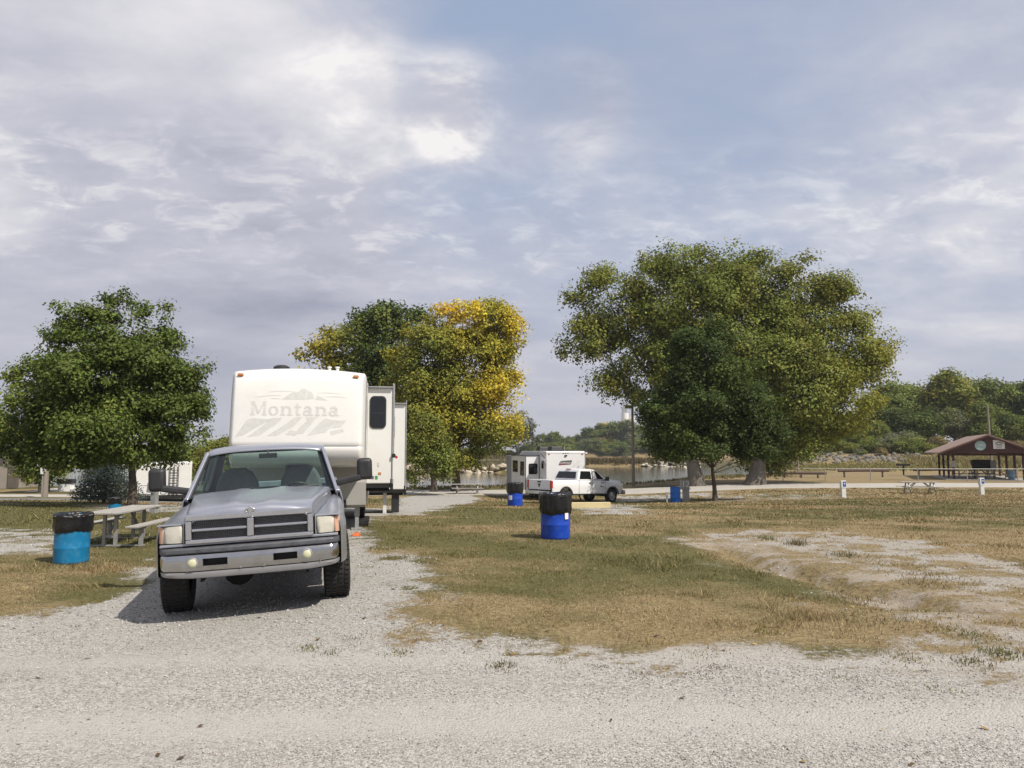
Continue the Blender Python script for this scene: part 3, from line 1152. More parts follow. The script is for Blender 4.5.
# ------------------------------------------------------------------ trees
def leaf_cloud(rng, blobs, n_clusters, per, leaf, crad, color, up=0.6, shell=0.35, lump=0.35, flat=0.75, zmin=None, sub=1.0):
    """blobs: (x,y,z,rx,ry,rz).  Returns coords, faces, colours and cluster centres"""
    B = np.array(blobs, float)
    # every lobe carries a crust of smaller bunches, and every bunch its leaf clusters
    nsub = np.maximum(5, (17 * (B[:, 3] / B[:, 3].max()) ** 1.1).astype(int))
    sb = np.repeat(np.arange(len(B)), nsub)
    ds = rng.normal(size=(len(sb), 3)) + np.array([0, 0, 0.25])
    ds /= np.linalg.norm(ds, axis=1, keepdims=True)
    sc = B[sb, :3] + ds * B[sb, 3:] * rng.uniform(0.45, 1.0, (len(sb), 1)) ** 0.6 * 0.86
    sr = B[sb, 3:].min(1) * rng.uniform(0.24, 0.42, len(sb)) * sub
    wgt = sr ** 2.0 * rng.uniform(0.5, 1.3, len(sb))
    si = rng.choice(len(sb), n_clusters, p=wgt / wgt.sum())
    bi = sb[si]
    d = rng.normal(size=(n_clusters, 3)) + ds[si] * 0.5 + np.array([0, 0, 0.35])
    d /= np.linalg.norm(d, axis=1, keepdims=True)
    C = sc[si] + d * (sr[si] * rng.random(n_clusters) ** shell)[:, None] * np.array([1.15, 1.15, 0.85])
    core = rng.random(n_clusters) < 0.24          # some foliage inside the crown
    C[core] = B[bi[core], :3] + np.clip(rng.normal(size=(core.sum(), 3)), -1.5, 1.5) * B[bi[core], 3:] * 0.46
    if zmin is not None:
        k = C[:, 2] < zmin + 0.5 * (fbm(C[:, 0] * 0.8, C[:, 1] * 0.8, 77, 2) - 0.5)
        C[k, 2] = 2 * zmin - C[k, 2] + 0.1
    cs = rng.uniform(0.55, 1.25, n_clusters)
    n = n_clusters * per
    ci = np.repeat(np.arange(n_clusters), per)
    off = np.clip(rng.normal(size=(n, 3)), -1.7, 1.7) * (crad * cs[ci])[:, None] * np.array([1, 1, flat])
    P = C[ci] + off
    out = P - sc[si[ci]]
    out /= np.linalg.norm(out, axis=1, keepdims=True) + 1e-6
    nr = rng.normal(size=(n, 3)) * 0.5 + np.array([0, 0, up]) + out * 0.85
    nr /= np.linalg.norm(nr, axis=1, keepdims=True)
    t = np.cross(nr, rng.normal(size=(n, 3)))
    t /= np.linalg.norm(t, axis=1, keepdims=True) + 1e-9
    s = np.cross(nr, t)
    L = leaf * rng.uniform(0.6, 1.35, n)[:, None]
    Wd = L * rng.uniform(0.55, 0.85, (n, 1))
    droop = nr * L * 0.18
    co = np.empty((n, 4, 3))
    co[:, 0] = P - t * L * 0.5 - droop
    co[:, 1] = P + s * Wd * 0.5
    co[:, 2] = P + t * L * 0.5 - droop
    co[:, 3] = P - s * Wd * 0.5
    col = color(P, rng, ci, C)
    col = np.clip(col, 0.003, 0.9)
    return co.reshape(-1, 3), np.arange(n * 4).reshape(-1, 4), np.repeat(col, 4, 0), C


def limbs(mb, rng, base, r0, fork, blobs, C, twigs=5, n=7, lean=0.0):
    """tapered trunk to the fork, a limb into every blob, twigs into its leaf clusters"""
    base, fork = Vector(base), Vector(fork)
    h = (fork - base).length
    pts, rad = [], []
    for i in range(7):
        u = i / 6
        p = base.lerp(fork, u)
        w = r0 * 0.25 * math.sin(u * 5 + rng.random()) * (0.2 + u)
        pts.append(p + Vector((w, w * 0.5, 0)))
        rad.append(r0 * (1.0 - 0.42 * u) * (1.45 if i == 0 else 1.08 if i == 1 else 1.0))
    pts[0].z -= 0.15
    mb.tube(pts, rad, max(n, 10))
    top = pts[-1]
    B = np.array(blobs)
    vol = B[:, 3] * B[:, 4] * B[:, 5]
    for k, b in enumerate(B):
        tgt = Vector(b[:3])
        r1 = r0 * min(0.42, max(0.10, 0.42 * (vol[k] / vol.max()) ** 0.4))
        st = top if k % 3 else pts[-2]
        mid = st.lerp(tgt, 0.5) + Vector(rng.normal(0, 0.06, 3)) * (tgt - st).length + Vector((0, 0, -0.06 * (tgt - st).length))
        q = [st, st.lerp(mid, 0.5) + Vector(rng.normal(0, 0.03, 3)) * h, mid, mid.lerp(tgt, 0.55) + Vector(rng.normal(0, 0.04, 3)) * h, tgt]
        mb.tube(q, [r1, r1 * 0.8, r1 * 0.6, r1 * 0.42, r1 * 0.25], 6, cap=False)
        dist = np.linalg.norm((C - b[:3]) / b[3:], axis=1)
        near = np.where(dist < 1.15)[0]
        if len(near):
            for c in rng.choice(near, min(twigs, len(near)), replace=False):
                s0 = q[int(rng.integers(2, 5))]
                e = Vector(C[c])
                m2 = s0.lerp(e, 0.5) + Vector(rng.normal(0, 0.08, 3)) * (e - s0).length
                mb.tube([s0, m2, e], [r1 * 0.3, r1 * 0.18, r1 * 0.05], 4, cap=False)


def tree(name, label, base, blobs, fork_h, r0, n_clusters, per, leaf, crad, color, seed, group=None, bark='bark', up=0.6, twigs=5, lump=0.35, shell=0.35, flat=0.75, cat='tree', zmin=None):
    rng = np.random.default_rng(seed)
    b = Vector(base)
    loc = [(x - b.x, y - b.y, z - b.z, rx, ry, rz) for x, y, z, rx, ry, rz in blobs]
    t = thing(name, label, cat, tuple(b), group=group)
    co, f, c, C = leaf_cloud(rng, loc, n_clusters, per, leaf, crad, color, up, shell, lump, flat, zmin)
    tinted('crown', co, f, c, LEAF_MAT, t)
    mb = MB()
    limbs(mb, rng, (0, 0, 0), r0, (rng.normal(0, 0.05) * fork_h, rng.normal(0, 0.05) * fork_h, fork_h), loc, C, twigs)
    mb.build('trunk', MT[bark], t, smooth=True)
    return t


def pblobs(lst, Y, depth=0.8):
    """crown lobes: picture x, y, radius, offset in depth as a share of the radius"""
    out = []
    for q in lst:
        px, py, r = q[:3]
        k = q[3] if len(q) > 3 else 0.0
        w = r * Y / FPX
        p = plane(px, py, Y + k * w)
        out.append((p.x, p.y, p.z, w, w * depth, w * (q[4] if len(q) > 4 else 0.9)))
    return out


def pal(*cols):
    """colour per leaf from weighted base colours, varied by cluster and by leaf"""
    cols = np.array(cols, float)

    def fn(P, rng, ci, C):
        nC = len(C)
        k = fbm(C[:, 0] * 0.35 + 9, C[:, 2] * 0.35 + C[:, 1] * 0.2, int(rng.integers(99)), 3)
        k = np.clip((k - 0.28) / 0.44, 0, 0.999) * (len(cols) - 1)
        i = k.astype(int)
        u = (k - i)[:, None]
        cc = cols[i] * (1 - u) + cols[np.minimum(i + 1, len(cols) - 1)] * u
        cc = cc * rng.uniform(0.72, 1.28, (nC, 1))
        return cc[ci] * rng.uniform(0.7, 1.35, (len(ci), 1)) * (1 + rng.normal(0, 0.06, (len(ci), 3)))
    return fn


G_DARK = (0.0606, 0.0894, 0.0221)
G_MID = (0.1159, 0.1559, 0.0346)
G_LIGHT = (0.1944, 0.2271, 0.0484)  # lighter leaf green, mixed through the crowns by noise
G_OLIVE = (0.2021, 0.2096, 0.0415)
Y_GREEN = (0.3450, 0.3220, 0.0460)
Y_GOLD = (0.66, 0.52, 0.060)
Y_ORANGE = (0.74, 0.50, 0.050)
G_GREY = (0.1620, 0.1742, 0.1080)

# maple at the left, in front of the trailer
bp_ = spot(132, 507)
Yl = bp_.y
lb = pblobs([(112, 395, 70), (62, 400, 48, -.2), (165, 398, 46, .2), (112, 338, 42), (42, 436, 40, .3), (182, 432, 34, -.3), (82, 345, 34, .3),
             (150, 346, 33, -.2), (112, 446, 58, -.2), (30, 386, 26), (14, 376, 13), (124, 300, 12), (110, 304, 10), (66, 314, 13), (84, 308, 9), (163, 312, 11), (140, 312, 10), (180, 345, 11), (28, 362, 10), (196, 402, 22),
             (70, 455, 38, -.3), (155, 450, 36, .3), (10, 440, 20, .2), (200, 372, 13)], Yl, 0.9)
bp_ = spot(132, 507)
tree('maple_tree', 'dense dark green maple in front of the left trailer and spruce', (bp_.x, bp_.y, bp_.z), lb, 2.0, 0.16, 3200, 34, 0.115, 0.20, pal(G_MID, G_MID, G_LIGHT), 101, twigs=7, zmin=1.75 * Yl / 30)

# small dark maple beside pedestal 12
bp_ = spot(715, 501)
Ym = bp_.y
mbl = pblobs([(715, 398, 58), (690, 425, 46, -.2), (748, 425, 44, .2), (704, 360, 40), (728, 338, 20), (672, 425, 34), (762, 440, 26, -.2), (665, 452, 18), (700, 450, 38, -.3),
              (740, 455, 32), (650, 408, 16), (655, 440, 18), (715, 320, 12), (690, 340, 16), (775, 420, 16)], Ym, 0.9)
bp_ = spot(715, 501)
tree('maple_tree', 'small dark green maple with thin trunk beside the number 12 pedestal', (bp_.x, bp_.y, bp_.z), mbl, 1.9, 0.15, 2900, 30, 0.15, 0.24, pal(G_DARK, G_DARK, G_MID), 102, twigs=7, zmin=2.3 * Ym / 40)

# the big cottonwood over the road
bp_ = spot(755, 485)
Yc = bp_.y + 1.5


def cotton_col(P, rng, ci, C):
    base = pal(G_LIGHT, G_LIGHT, G_OLIVE, G_LIGHT)(P, rng, ci, C)
    gold = pal(G_OLIVE, Y_GREEN, (0.42, 0.34, 0.045))(P, rng, ci, C)
    x = C[:, 0]
    k = S(2, 11, x) * np.clip(0.15 + 1.5 * (fbm(C[:, 0] * 0.16, C[:, 2] * 0.16 + C[:, 1] * 0.1, 8, 3) - 0.3), 0, 1)
    k = (k * S(15, 6, np.abs(x - 8)) + 0.05 * (rng.random(len(C)) < 0.1))[ci][:, None]
    return base * (1 - k) + gold * k


cb = pblobs([(612, 308, 44, .2), (678, 298, 50, -.2), (745, 300, 52, .2), (806, 312, 42), (846, 352, 40, .2), (700, 360, 60), (780, 385, 58, -.2), (598, 340, 30), (588, 294, 22),
             (646, 372, 44, .3), (846, 402, 36, -.2), (768, 430, 42, .3), (730, 266, 27), (762, 272, 24), (662, 264, 18), (800, 268, 17), (574, 334, 18), (622, 388, 20), (870, 372, 22),
             (812, 420, 36), (760, 452, 24), (690, 420, 48, .4), (884, 350, 13), (640, 264, 12), (702, 258, 11), (760, 262, 13), (832, 286, 14), (862, 322, 14), (592, 386, 11), (775, 335, 40),
             (566, 352, 9), (858, 428, 14), (782, 462, 14)], Yc, 0.95)
bp_ = spot(755, 485)
tc_ = thing('cottonwood_tree', 'huge broad cottonwood with yellowing right side across the road', 'tree', tuple(bp_))
rng = np.random.default_rng(103)
loc = [(x - bp_.x, y - bp_.y, z - bp_.z, a, b, c) for x, y, z, a, b, c in cb]
co, f, c, C = leaf_cloud(rng, loc, 6000, 38, 0.235, 0.52, cotton_col, 0.55, 0.42, 0.30, sub=1.35)
tinted('crown', co, f, c, LEAF_MAT, tc_)
mb = MB()
p1 = Vector((0, 0, 0))
nb = len(loc)
right = [b for b in loc if b[0] > -4 and b[3] > 2.2]
left = [b for b in loc if b[0] <= -4 and b[3] > 2.2]
limbs(mb, rng, (0, 0, 0), 0.72, (0.8, 0.2, 4.6), right, C, 6, 10)
limbs(mb, rng, (-4.6, 1.2, 0.1), 0.62, (-5.6, 0.6, 4.8), left, C, 6, 10)
mb.build('trunk', MT['bark_pale'], tc_, smooth=True)

# yellow tree and the greener one behind it
bp_ = spot(456, 491.5)
Yy = bp_.y


def yellow_col(P, rng, ci, C):
    gold = pal(Y_GREEN, Y_GOLD, Y_GOLD, Y_ORANGE)(P, rng, ci, C)
    grn = pal(G_MID, G_LIGHT, G_OLIVE, Y_GREEN)(P, rng, ci, C)
    k = S(-0.6, 3.8, 1.0 * (C[:, 0] - 0.8) + 0.60 * (C[:, 2] - 8.8) + 3.4 * (fbm(C[:, 0] * 0.4, C[:, 2] * 0.4 + C[:, 1] * 0.3, 12, 3) - 0.5))
    k = np.clip(0.16 + 0.84 * k, 0, 1)[ci][:, None]
    return grn * (1 - k) + gold * k


yb = pblobs([(490, 332, 34), (460, 326, 26, .2), (430, 350, 36, -.2), (470, 375, 46), (440, 400, 42, -.2), (484, 420, 36), (412, 385, 26), (458, 445, 30), (502, 385, 24, .2), (424, 425, 26),
             (500, 320, 20), (512, 345, 13), (475, 312, 12), (440, 318, 16), (505, 425, 20), (398, 360, 14), (515, 322, 9), (440, 455, 16), (490, 448, 16), (408, 342, 14)], Yy, 0.9)
bp_ = spot(456, 491.5)
tree('autumn_tree', 'golden yellow autumn tree with green lower half by the lake shore', (bp_.x, bp_.y, bp_.z), yb, 3.4, 0.36, 3000, 34, 0.21, 0.40, yellow_col, 104, twigs=8)
gb = pblobs([(384, 340, 38), (344, 352, 28, .2), (316, 352, 15), (418, 328, 22), (392, 390, 42), (352, 386, 34), (372, 420, 40), (404, 316, 12), (330, 340, 14), (362, 322, 12), (305, 358, 8), (410, 440, 30)], 72, 0.9)


def green_col(P, rng, ci, C):
    a = pal(G_DARK, G_MID, G_LIGHT)(P, rng, ci, C)
    b = pal(Y_GREEN, (0.46, 0.36, 0.04))(P, rng, ci, C)
    k = S(-3.2, -5.6, C[:, 0])[ci][:, None] * 0.85
    return a * (1 - k) + b * k


bx = plane(384, 485, 72)
tree('broadleaf_tree', 'green tree with yellowing left edge behind the big camper', (bx.x, 72, gz(bx.x, 72) if gz(bx.x, 72) > -2 else -1.6), gb, 4.2, 0.4, 1900, 22, 0.32, 0.55, green_col, 105, twigs=6)
sb = pblobs([(428, 440, 20), (433, 464, 17), (418, 456, 15), (440, 450, 13), (424, 424, 12), (414, 476, 9), (444, 474, 9)], 55, 0.9)
bp_ = spot(434, 492)
tree('broadleaf_tree', 'short yellow green tree with thick leaning trunk left of the golden tree', (bp_.x, bp_.y, bp_.z), sb, 1.6, 0.30, 760, 24, 0.17, 0.3, pal(G_LIGHT, G_OLIVE, G_OLIVE, Y_GREEN), 106, twigs=5)

# thin grey tree on the far shore
fb = pblobs([(518, 428, 12), (508, 424, 8), (526, 436, 9), (512, 440, 8), (530, 424, 6), (502, 436, 5), (520, 416, 6), (536, 442, 6), (500, 446, 5)], 335, 0.9)
bx = plane(518, 456, 335)
tree('bare_tree', 'sparse grey green tree on the far shore right of the golden tree', (bx.x, 335, gz(bx.x, 335)), fb, 5.0, 0.6, 330, 12, 1.0, 1.1, pal(G_GREY, (0.13, 0.135, 0.08)), 107, twigs=12)


# prototypes for the woods
def proto(name, label, seed, kind, group):
    r = np.random.default_rng(seed)
    bl = []
    if kind == 'round':
        for i in range(9):
            a = r.uniform(0, 2 * PI)
            d = r.uniform(0, 2.6)
            q = r.uniform(1.7, 3.0)
            bl.append((d * math.cos(a), d * math.sin(a), r.uniform(3.2, 8.2) - d * 0.4, q, q, q * 0.85))
    elif kind == 'tall':
        for i in range(10):
            a = r.uniform(0, 2 * PI)
            d = r.uniform(0, 1.8)
            q = r.uniform(1.3, 2.3)
            bl.append((d * math.cos(a), d * math.sin(a), r.uniform(2.6, 9.4), q, q, q * 1.1))
    elif kind == 'shrub':
        for i in range(9):
            a = r.uniform(0, 2 * PI)
            d = r.uniform(0, 3.0)
            q = r.uniform(1.2, 2.2)
            bl.append((d * math.cos(a), d * math.sin(a), r.uniform(0.9, 3.2) - d * 0.2, q, q, q * 0.9))
    return bl


GREENS = {'dark': pal(G_DARK, G_MID, G_MID), 'mid': pal(G_MID, G_LIGHT, G_MID), 'olive': pal(G_LIGHT, G_OLIVE, Y_GREEN), 'grey': pal(G_GREY, G_LIGHT), 'gold': pal(G_OLIVE, Y_GREEN, Y_GOLD), 'orange': pal(Y_GOLD, Y_ORANGE, (0.3, 0.15, 0.03)), 'tan': pal((0.22, 0.18, 0.08), (0.28, 0.23, 0.10))}
_PR = {}


def wood_tree(kind, hue, x, y, h, label, group, rz=0.0, w=1.0, var=0, name='broadleaf_tree', cat='tree', far=False):
    key = (kind, hue, var, far)
    z = gz(x, y)
    H = {'round': 11.0, 'tall': 11.5, 'shrub': 5.2}[kind]
    if key not in _PR:
        seed = 200 + len(_PR) * 7 + var
        bl = proto(name, label, seed, kind, group)
        nc, leaf, cr = (520, 0.62, 0.62) if far else (1100, 0.34, 0.50)
        if kind == 'shrub':
            nc, leaf, cr = 560, 0.26, 0.38
        t = tree(name, label, (0, 0, 0), bl, 2.4 if kind != 'shrub' else 0.5, 0.26 if kind != 'shrub' else 0.08, nc, 16, leaf, cr, GREENS[hue], seed, group, twigs=4 if not far else 2, cat=cat)
        _PR[key] = t
    else:
        t = copy_tree(_PR[key])
        tag(t, label, cat, group)
        t.name = name
    s = h / H
    t.location = (x, y, z - 0.1)
    t.rotation_euler = (0, 0, rz)
    t.scale = (s * w, s * w, s)
    return t


def wx(px, Y):
    return (px - 512) / FPX * Y


rnd = random.Random(5)
# right wood: picture x, depth, picture y of the top
GW = 'trees in the wood behind the shelter'
for i, (px, Y, top, kind, hue, w) in enumerate([
        (806, 172, 418, 'round', 'mid', 1.2), (828, 160, 408, 'round', 'dark', 1.2), (848, 168, 410, 'round', 'mid', 1.1), (868, 158, 396, 'tall', 'dark', 1.2), (888, 150, 376, 'round', 'mid', 1.1),
        (914, 158, 366, 'round', 'mid', 1.0), (940, 150, 362, 'round', 'olive', 1.05), (966, 158, 366, 'round', 'olive', 1.0), (988, 150, 371, 'tall', 'mid', 1.1), (1008, 160, 381, 'round', 'dark', 1.1),
        (1030, 152, 372, 'round', 'mid', 1.1), (1062, 156, 366, 'round', 'dark', 1.1), (1095, 152, 372, 'round', 'mid', 1.1), (900, 140, 404, 'tall', 'dark', 1.2), (926, 138, 398, 'round', 'dark', 1.1), (955, 140, 402, 'round', 'grey', 1.0),
        (980, 138, 396, 'tall', 'mid', 1.1), (1012, 140, 404, 'round', 'mid', 1.0), (1040, 138, 400, 'round', 'dark', 1.0), (880, 136, 414, 'round', 'mid', 1.0), (1135, 150, 370, 'round', 'mid', 1.1), (858, 142, 422, 'round', 'mid', 1.0)]):
    x = wx(px, Y)
    h = plane(px, top, Y).z - gz(x, Y)
    lab = {'mid': 'bushy mid green tree in the wood behind the shelter', 'dark': 'dark green tree in the wood behind the shelter', 'olive': 'tall rounded olive yellow tree topping the wood behind the shelter',
           'grey': 'grey green tree low in the wood behind the shelter'}[hue]
    wood_tree(kind, hue, x, Y, h, lab, GW, rnd.uniform(0, 6), w, i % 2)
GS = 'shrubs on the far right lake bank'
for i, (px, Y, top, hue) in enumerate([(798, 132, 440, 'mid'), (815, 128, 436, 'grey'), (834, 130, 432, 'mid'), (850, 126, 438, 'olive'), (868, 127, 434, 'mid'), (886, 126, 430, 'grey'), (903, 126, 434, 'mid'), (922, 125, 438, 'olive'), (938, 127, 434, 'tan'), (900, 130, 424, 'grey'),
                                         (955, 125, 440, 'tan'), (975, 127, 438, 'olive'), (995, 125, 442, 'tan'), (1015, 126, 436, 'tan'), (1040, 126, 436, 'olive'), (1060, 126, 438, 'mid'), (824, 126, 444, 'grey'), (858, 122, 446, 'grey'), (880, 121, 448, 'tan'), (945, 120, 450, 'tan'), (966, 119, 452, 'tan'), (1005, 119, 452, 'tan')]):
    x = wx(px, Y)
    h = max(1.6, plane(px, top, Y).z - gz(x, Y))
    lab = {'mid': 'leafy green shrub on the bank below the right wood', 'grey': 'grey green willow shrub on the bank below the right wood', 'olive': 'olive green shrub on the bank below the right wood',
           'tan': 'dry tan bush on the bank behind the shelter'}[hue]
    wood_tree('shrub', hue, x, Y, h, lab, GS, rnd.uniform(0, 6), 1.25, i % 2, 'shrub', 'shrub')
# wood across the lake
GF = 'trees of the wood across the lake'
far = [(538, 432), (548, 430), (556, 429), (567, 433), (578, 431), (588, 424), (598, 420), (608, 417), (617, 418), (628, 416), (640, 422), (652, 424), (664, 430), (676, 428), (690, 430), (704, 428), (720, 426), (736, 430), (752, 428), (768, 430), (784, 432),
       (541, 441), (556, 440), (572, 442), (586, 438), (600, 436), (614, 438), (628, 438), (644, 440), (660, 442)]
for i, (px, top) in enumerate(far):
    Y = (452 if i < 21 else 440) + rnd.uniform(-5, 5)
    x = wx(px, Y)
    hue = ['dark', 'mid', 'dark', 'mid', 'grey'][i % 5]
    if (px, top) == (608, 417):
        hue = 'orange'
    if (px, top) == (600, 436):
        hue = 'tan'
    h = plane(px, top, Y).z - gz(x, Y)
    lab = {'dark': 'dark green tree in the wood across the lake', 'mid': 'mid green tree in the wood across the lake', 'grey': 'grey green tree in the wood across the lake',
           'orange': 'single orange topped tree in the wood across the lake', 'tan': 'pale tan tree in front of the wood across the lake'}[hue]
    wood_tree('round', hue, x, Y, h, lab, GF, rnd.uniform(0, 6), 1.0, i % 2, far=True)
for i in range(34):
    px = 536 + i * 7.6
    Y = 431 + rnd.uniform(-3, 4)
    x = wx(px, Y)
    hue = ['mid', 'dark', 'grey', 'mid', 'olive'][i % 5]
    wood_tree('shrub', hue, x, Y, rnd.uniform(5, 9), {'mid': 'green shrub at the foot of the wood across the lake', 'dark': 'dark shrub at the foot of the wood across the lake', 'grey': 'grey green shrub at the foot of the wood across the lake', 'olive': 'olive shrub at the foot of the wood across the lake'}[hue],
              'shrubs along the far lake shore', rnd.uniform(0, 6), 1.5, i % 2, 'shrub', 'shrub')
# low growth on the far left shore, seen under the golden tree
GB = 'bushes on the far shore behind the small camper'
for i, (px, Y, top, hue) in enumerate([(470, 340, 447, 'tan'), (482, 338, 444, 'olive'), (493, 340, 448, 'tan'), (500, 342, 446, 'olive'), (510, 340, 449, 'tan'), (532, 342, 443, 'mid'), (540, 345, 446, 'grey'), (460, 338, 446, 'mid'), (448, 340, 447, 'olive'), (436, 340, 446, 'tan'), (418, 340, 446, 'mid')]):
    x = wx(px, Y)
    h = plane(px, top, Y).z - gz(x, Y)
    lab = {'tan': 'tan brown bush on the far shore left of the small camper', 'olive': 'olive bush on the far shore left of the small camper', 'mid': 'green bush on the far shore left of the small camper', 'grey': 'grey green bush on the far shore left of the small camper'}[hue]
    wood_tree('shrub', hue, x, Y, max(2.5, h), lab, GB, rnd.uniform(0, 6), 1.5, i % 2, 'shrub', 'shrub')
# left background trees
GL = 'trees between the left buildings'
for i, (px, Y, top, kind, hue, w, lab) in enumerate([
        (8, 58, 408, 'round', 'olive', 1.0, 'yellowish tree at the left edge over the tan garage'),
        (43, 50, 425, 'round', 'mid', 0.9, 'tree with grey brown trunk left of the utility pole by the blue building'),
        (53, 51, 425, 'round', 'olive', 0.8, 'tree with brown trunk just right of the left utility pole'),
        (-14, 66, 398, 'tall', 'mid', 1.1, 'green tree at the far left edge behind the garage'),
        (214, 76, 428, 'round', 'olive', 1.0, 'yellow tan tree showing between the left maple and the big camper'),
        (236, 82, 432, 'round', 'olive', 1.0, 'olive tree just left of the big camper roof'),
        (180, 84, 432, 'round', 'mid', 1.2, 'green tree standing behind the left trailer')]):
    x = wx(px, Y)
    h = plane(px, top, Y).z - gz(x, Y)
    wood_tree(kind, hue, x, Y, h, lab, GL, rnd.uniform(0, 6), w, i % 2)
GB2 = 'distant trees far beyond the left road'
for i in range(14):
    px = -60 + i * 26
    Y = 150 + (i % 3) * 12
    x = wx(px, Y)
    h = plane(px, 438 + (i * 5) % 9, Y).z - gz(x, Y)
    hue = ('mid', 'olive', 'dark')[i % 3]
    wood_tree('round', hue, x, Y, h, {'mid': 'mid green distant tree low behind the left buildings', 'olive': 'olive distant tree low behind the left buildings', 'dark': 'dark distant tree low behind the left buildings'}[hue], GB2, i, 1.3, i % 2, far=True)


# blue spruce
def spruce():
    p = spot(104, 503)
    Y = p.y
    rng = np.random.default_rng(31)
    t = thing('spruce_tree', 'wide blue grey spruce under the left maple', 'tree', tuple(p))
    k = Y / FPX
    hgt, rad = 50 * k, 34 * k
    mb = MB()
    mb.tube([(0, 0, -0.1), (0, 0, hgt)], [0.09, 0.015], 8)
    mb2 = []
    cols, cos_ = [], []
    nb_ = 150
    for i in range(nb_):
        u = (i + 0.5) / nb_
        z = 0.12 + (hgt - 0.15) * u
        L = rad * (1 - u) ** 0.75 * rng.uniform(0.8, 1.12) + 0.05
        a = i * 2.399
        e = Vector((math.cos(a) * L, math.sin(a) * L, z - 0.12 * L + 0.1 * L * L))
        mb.tube([(0, 0, z), e], [0.016, 0.005], 4, cap=False)
        n = int(90 * (0.25 + L / rad))
        w = rng.random(n) ** 0.6
        c0 = np.array([0, 0, z])[None] * (1 - w[:, None]) + np.array(e)[None] * w[:, None]
        P = c0 + rng.normal(size=(n, 3)) * np.array([0.075, 0.075, 0.05])
        d = np.array([math.cos(a), math.sin(a), 0.35]) + rng.normal(size=(n, 3)) * 0.6
        d /= np.linalg.norm(d, axis=1, keepdims=True)
        s = np.cross(d, rng.normal(size=(n, 3)))
        s /= np.linalg.norm(s, axis=1, keepdims=True)
        ln, wd = 0.085, 0.022
        co = np.empty((n, 4, 3))
        co[:, 0] = P
        co[:, 1] = P + d * ln * 0.5 + s * wd
        co[:, 2] = P + d * ln
        co[:, 3] = P + d * ln * 0.5 - s * wd
        cos_.append(co.reshape(-1, 3))
        c = np.array([0.11, 0.145, 0.125]) * rng.uniform(0.55, 1.4, (n, 1))
        cols.append(np.repeat(c, 4, 0))
    co = np.concatenate(cos_)
    tinted('crown', co, np.arange(len(co)).reshape(-1, 4), np.concatenate(cols), LEAF_MAT, t)
    mb.build('trunk', MT['bark'], t, smooth=True)


spruce()


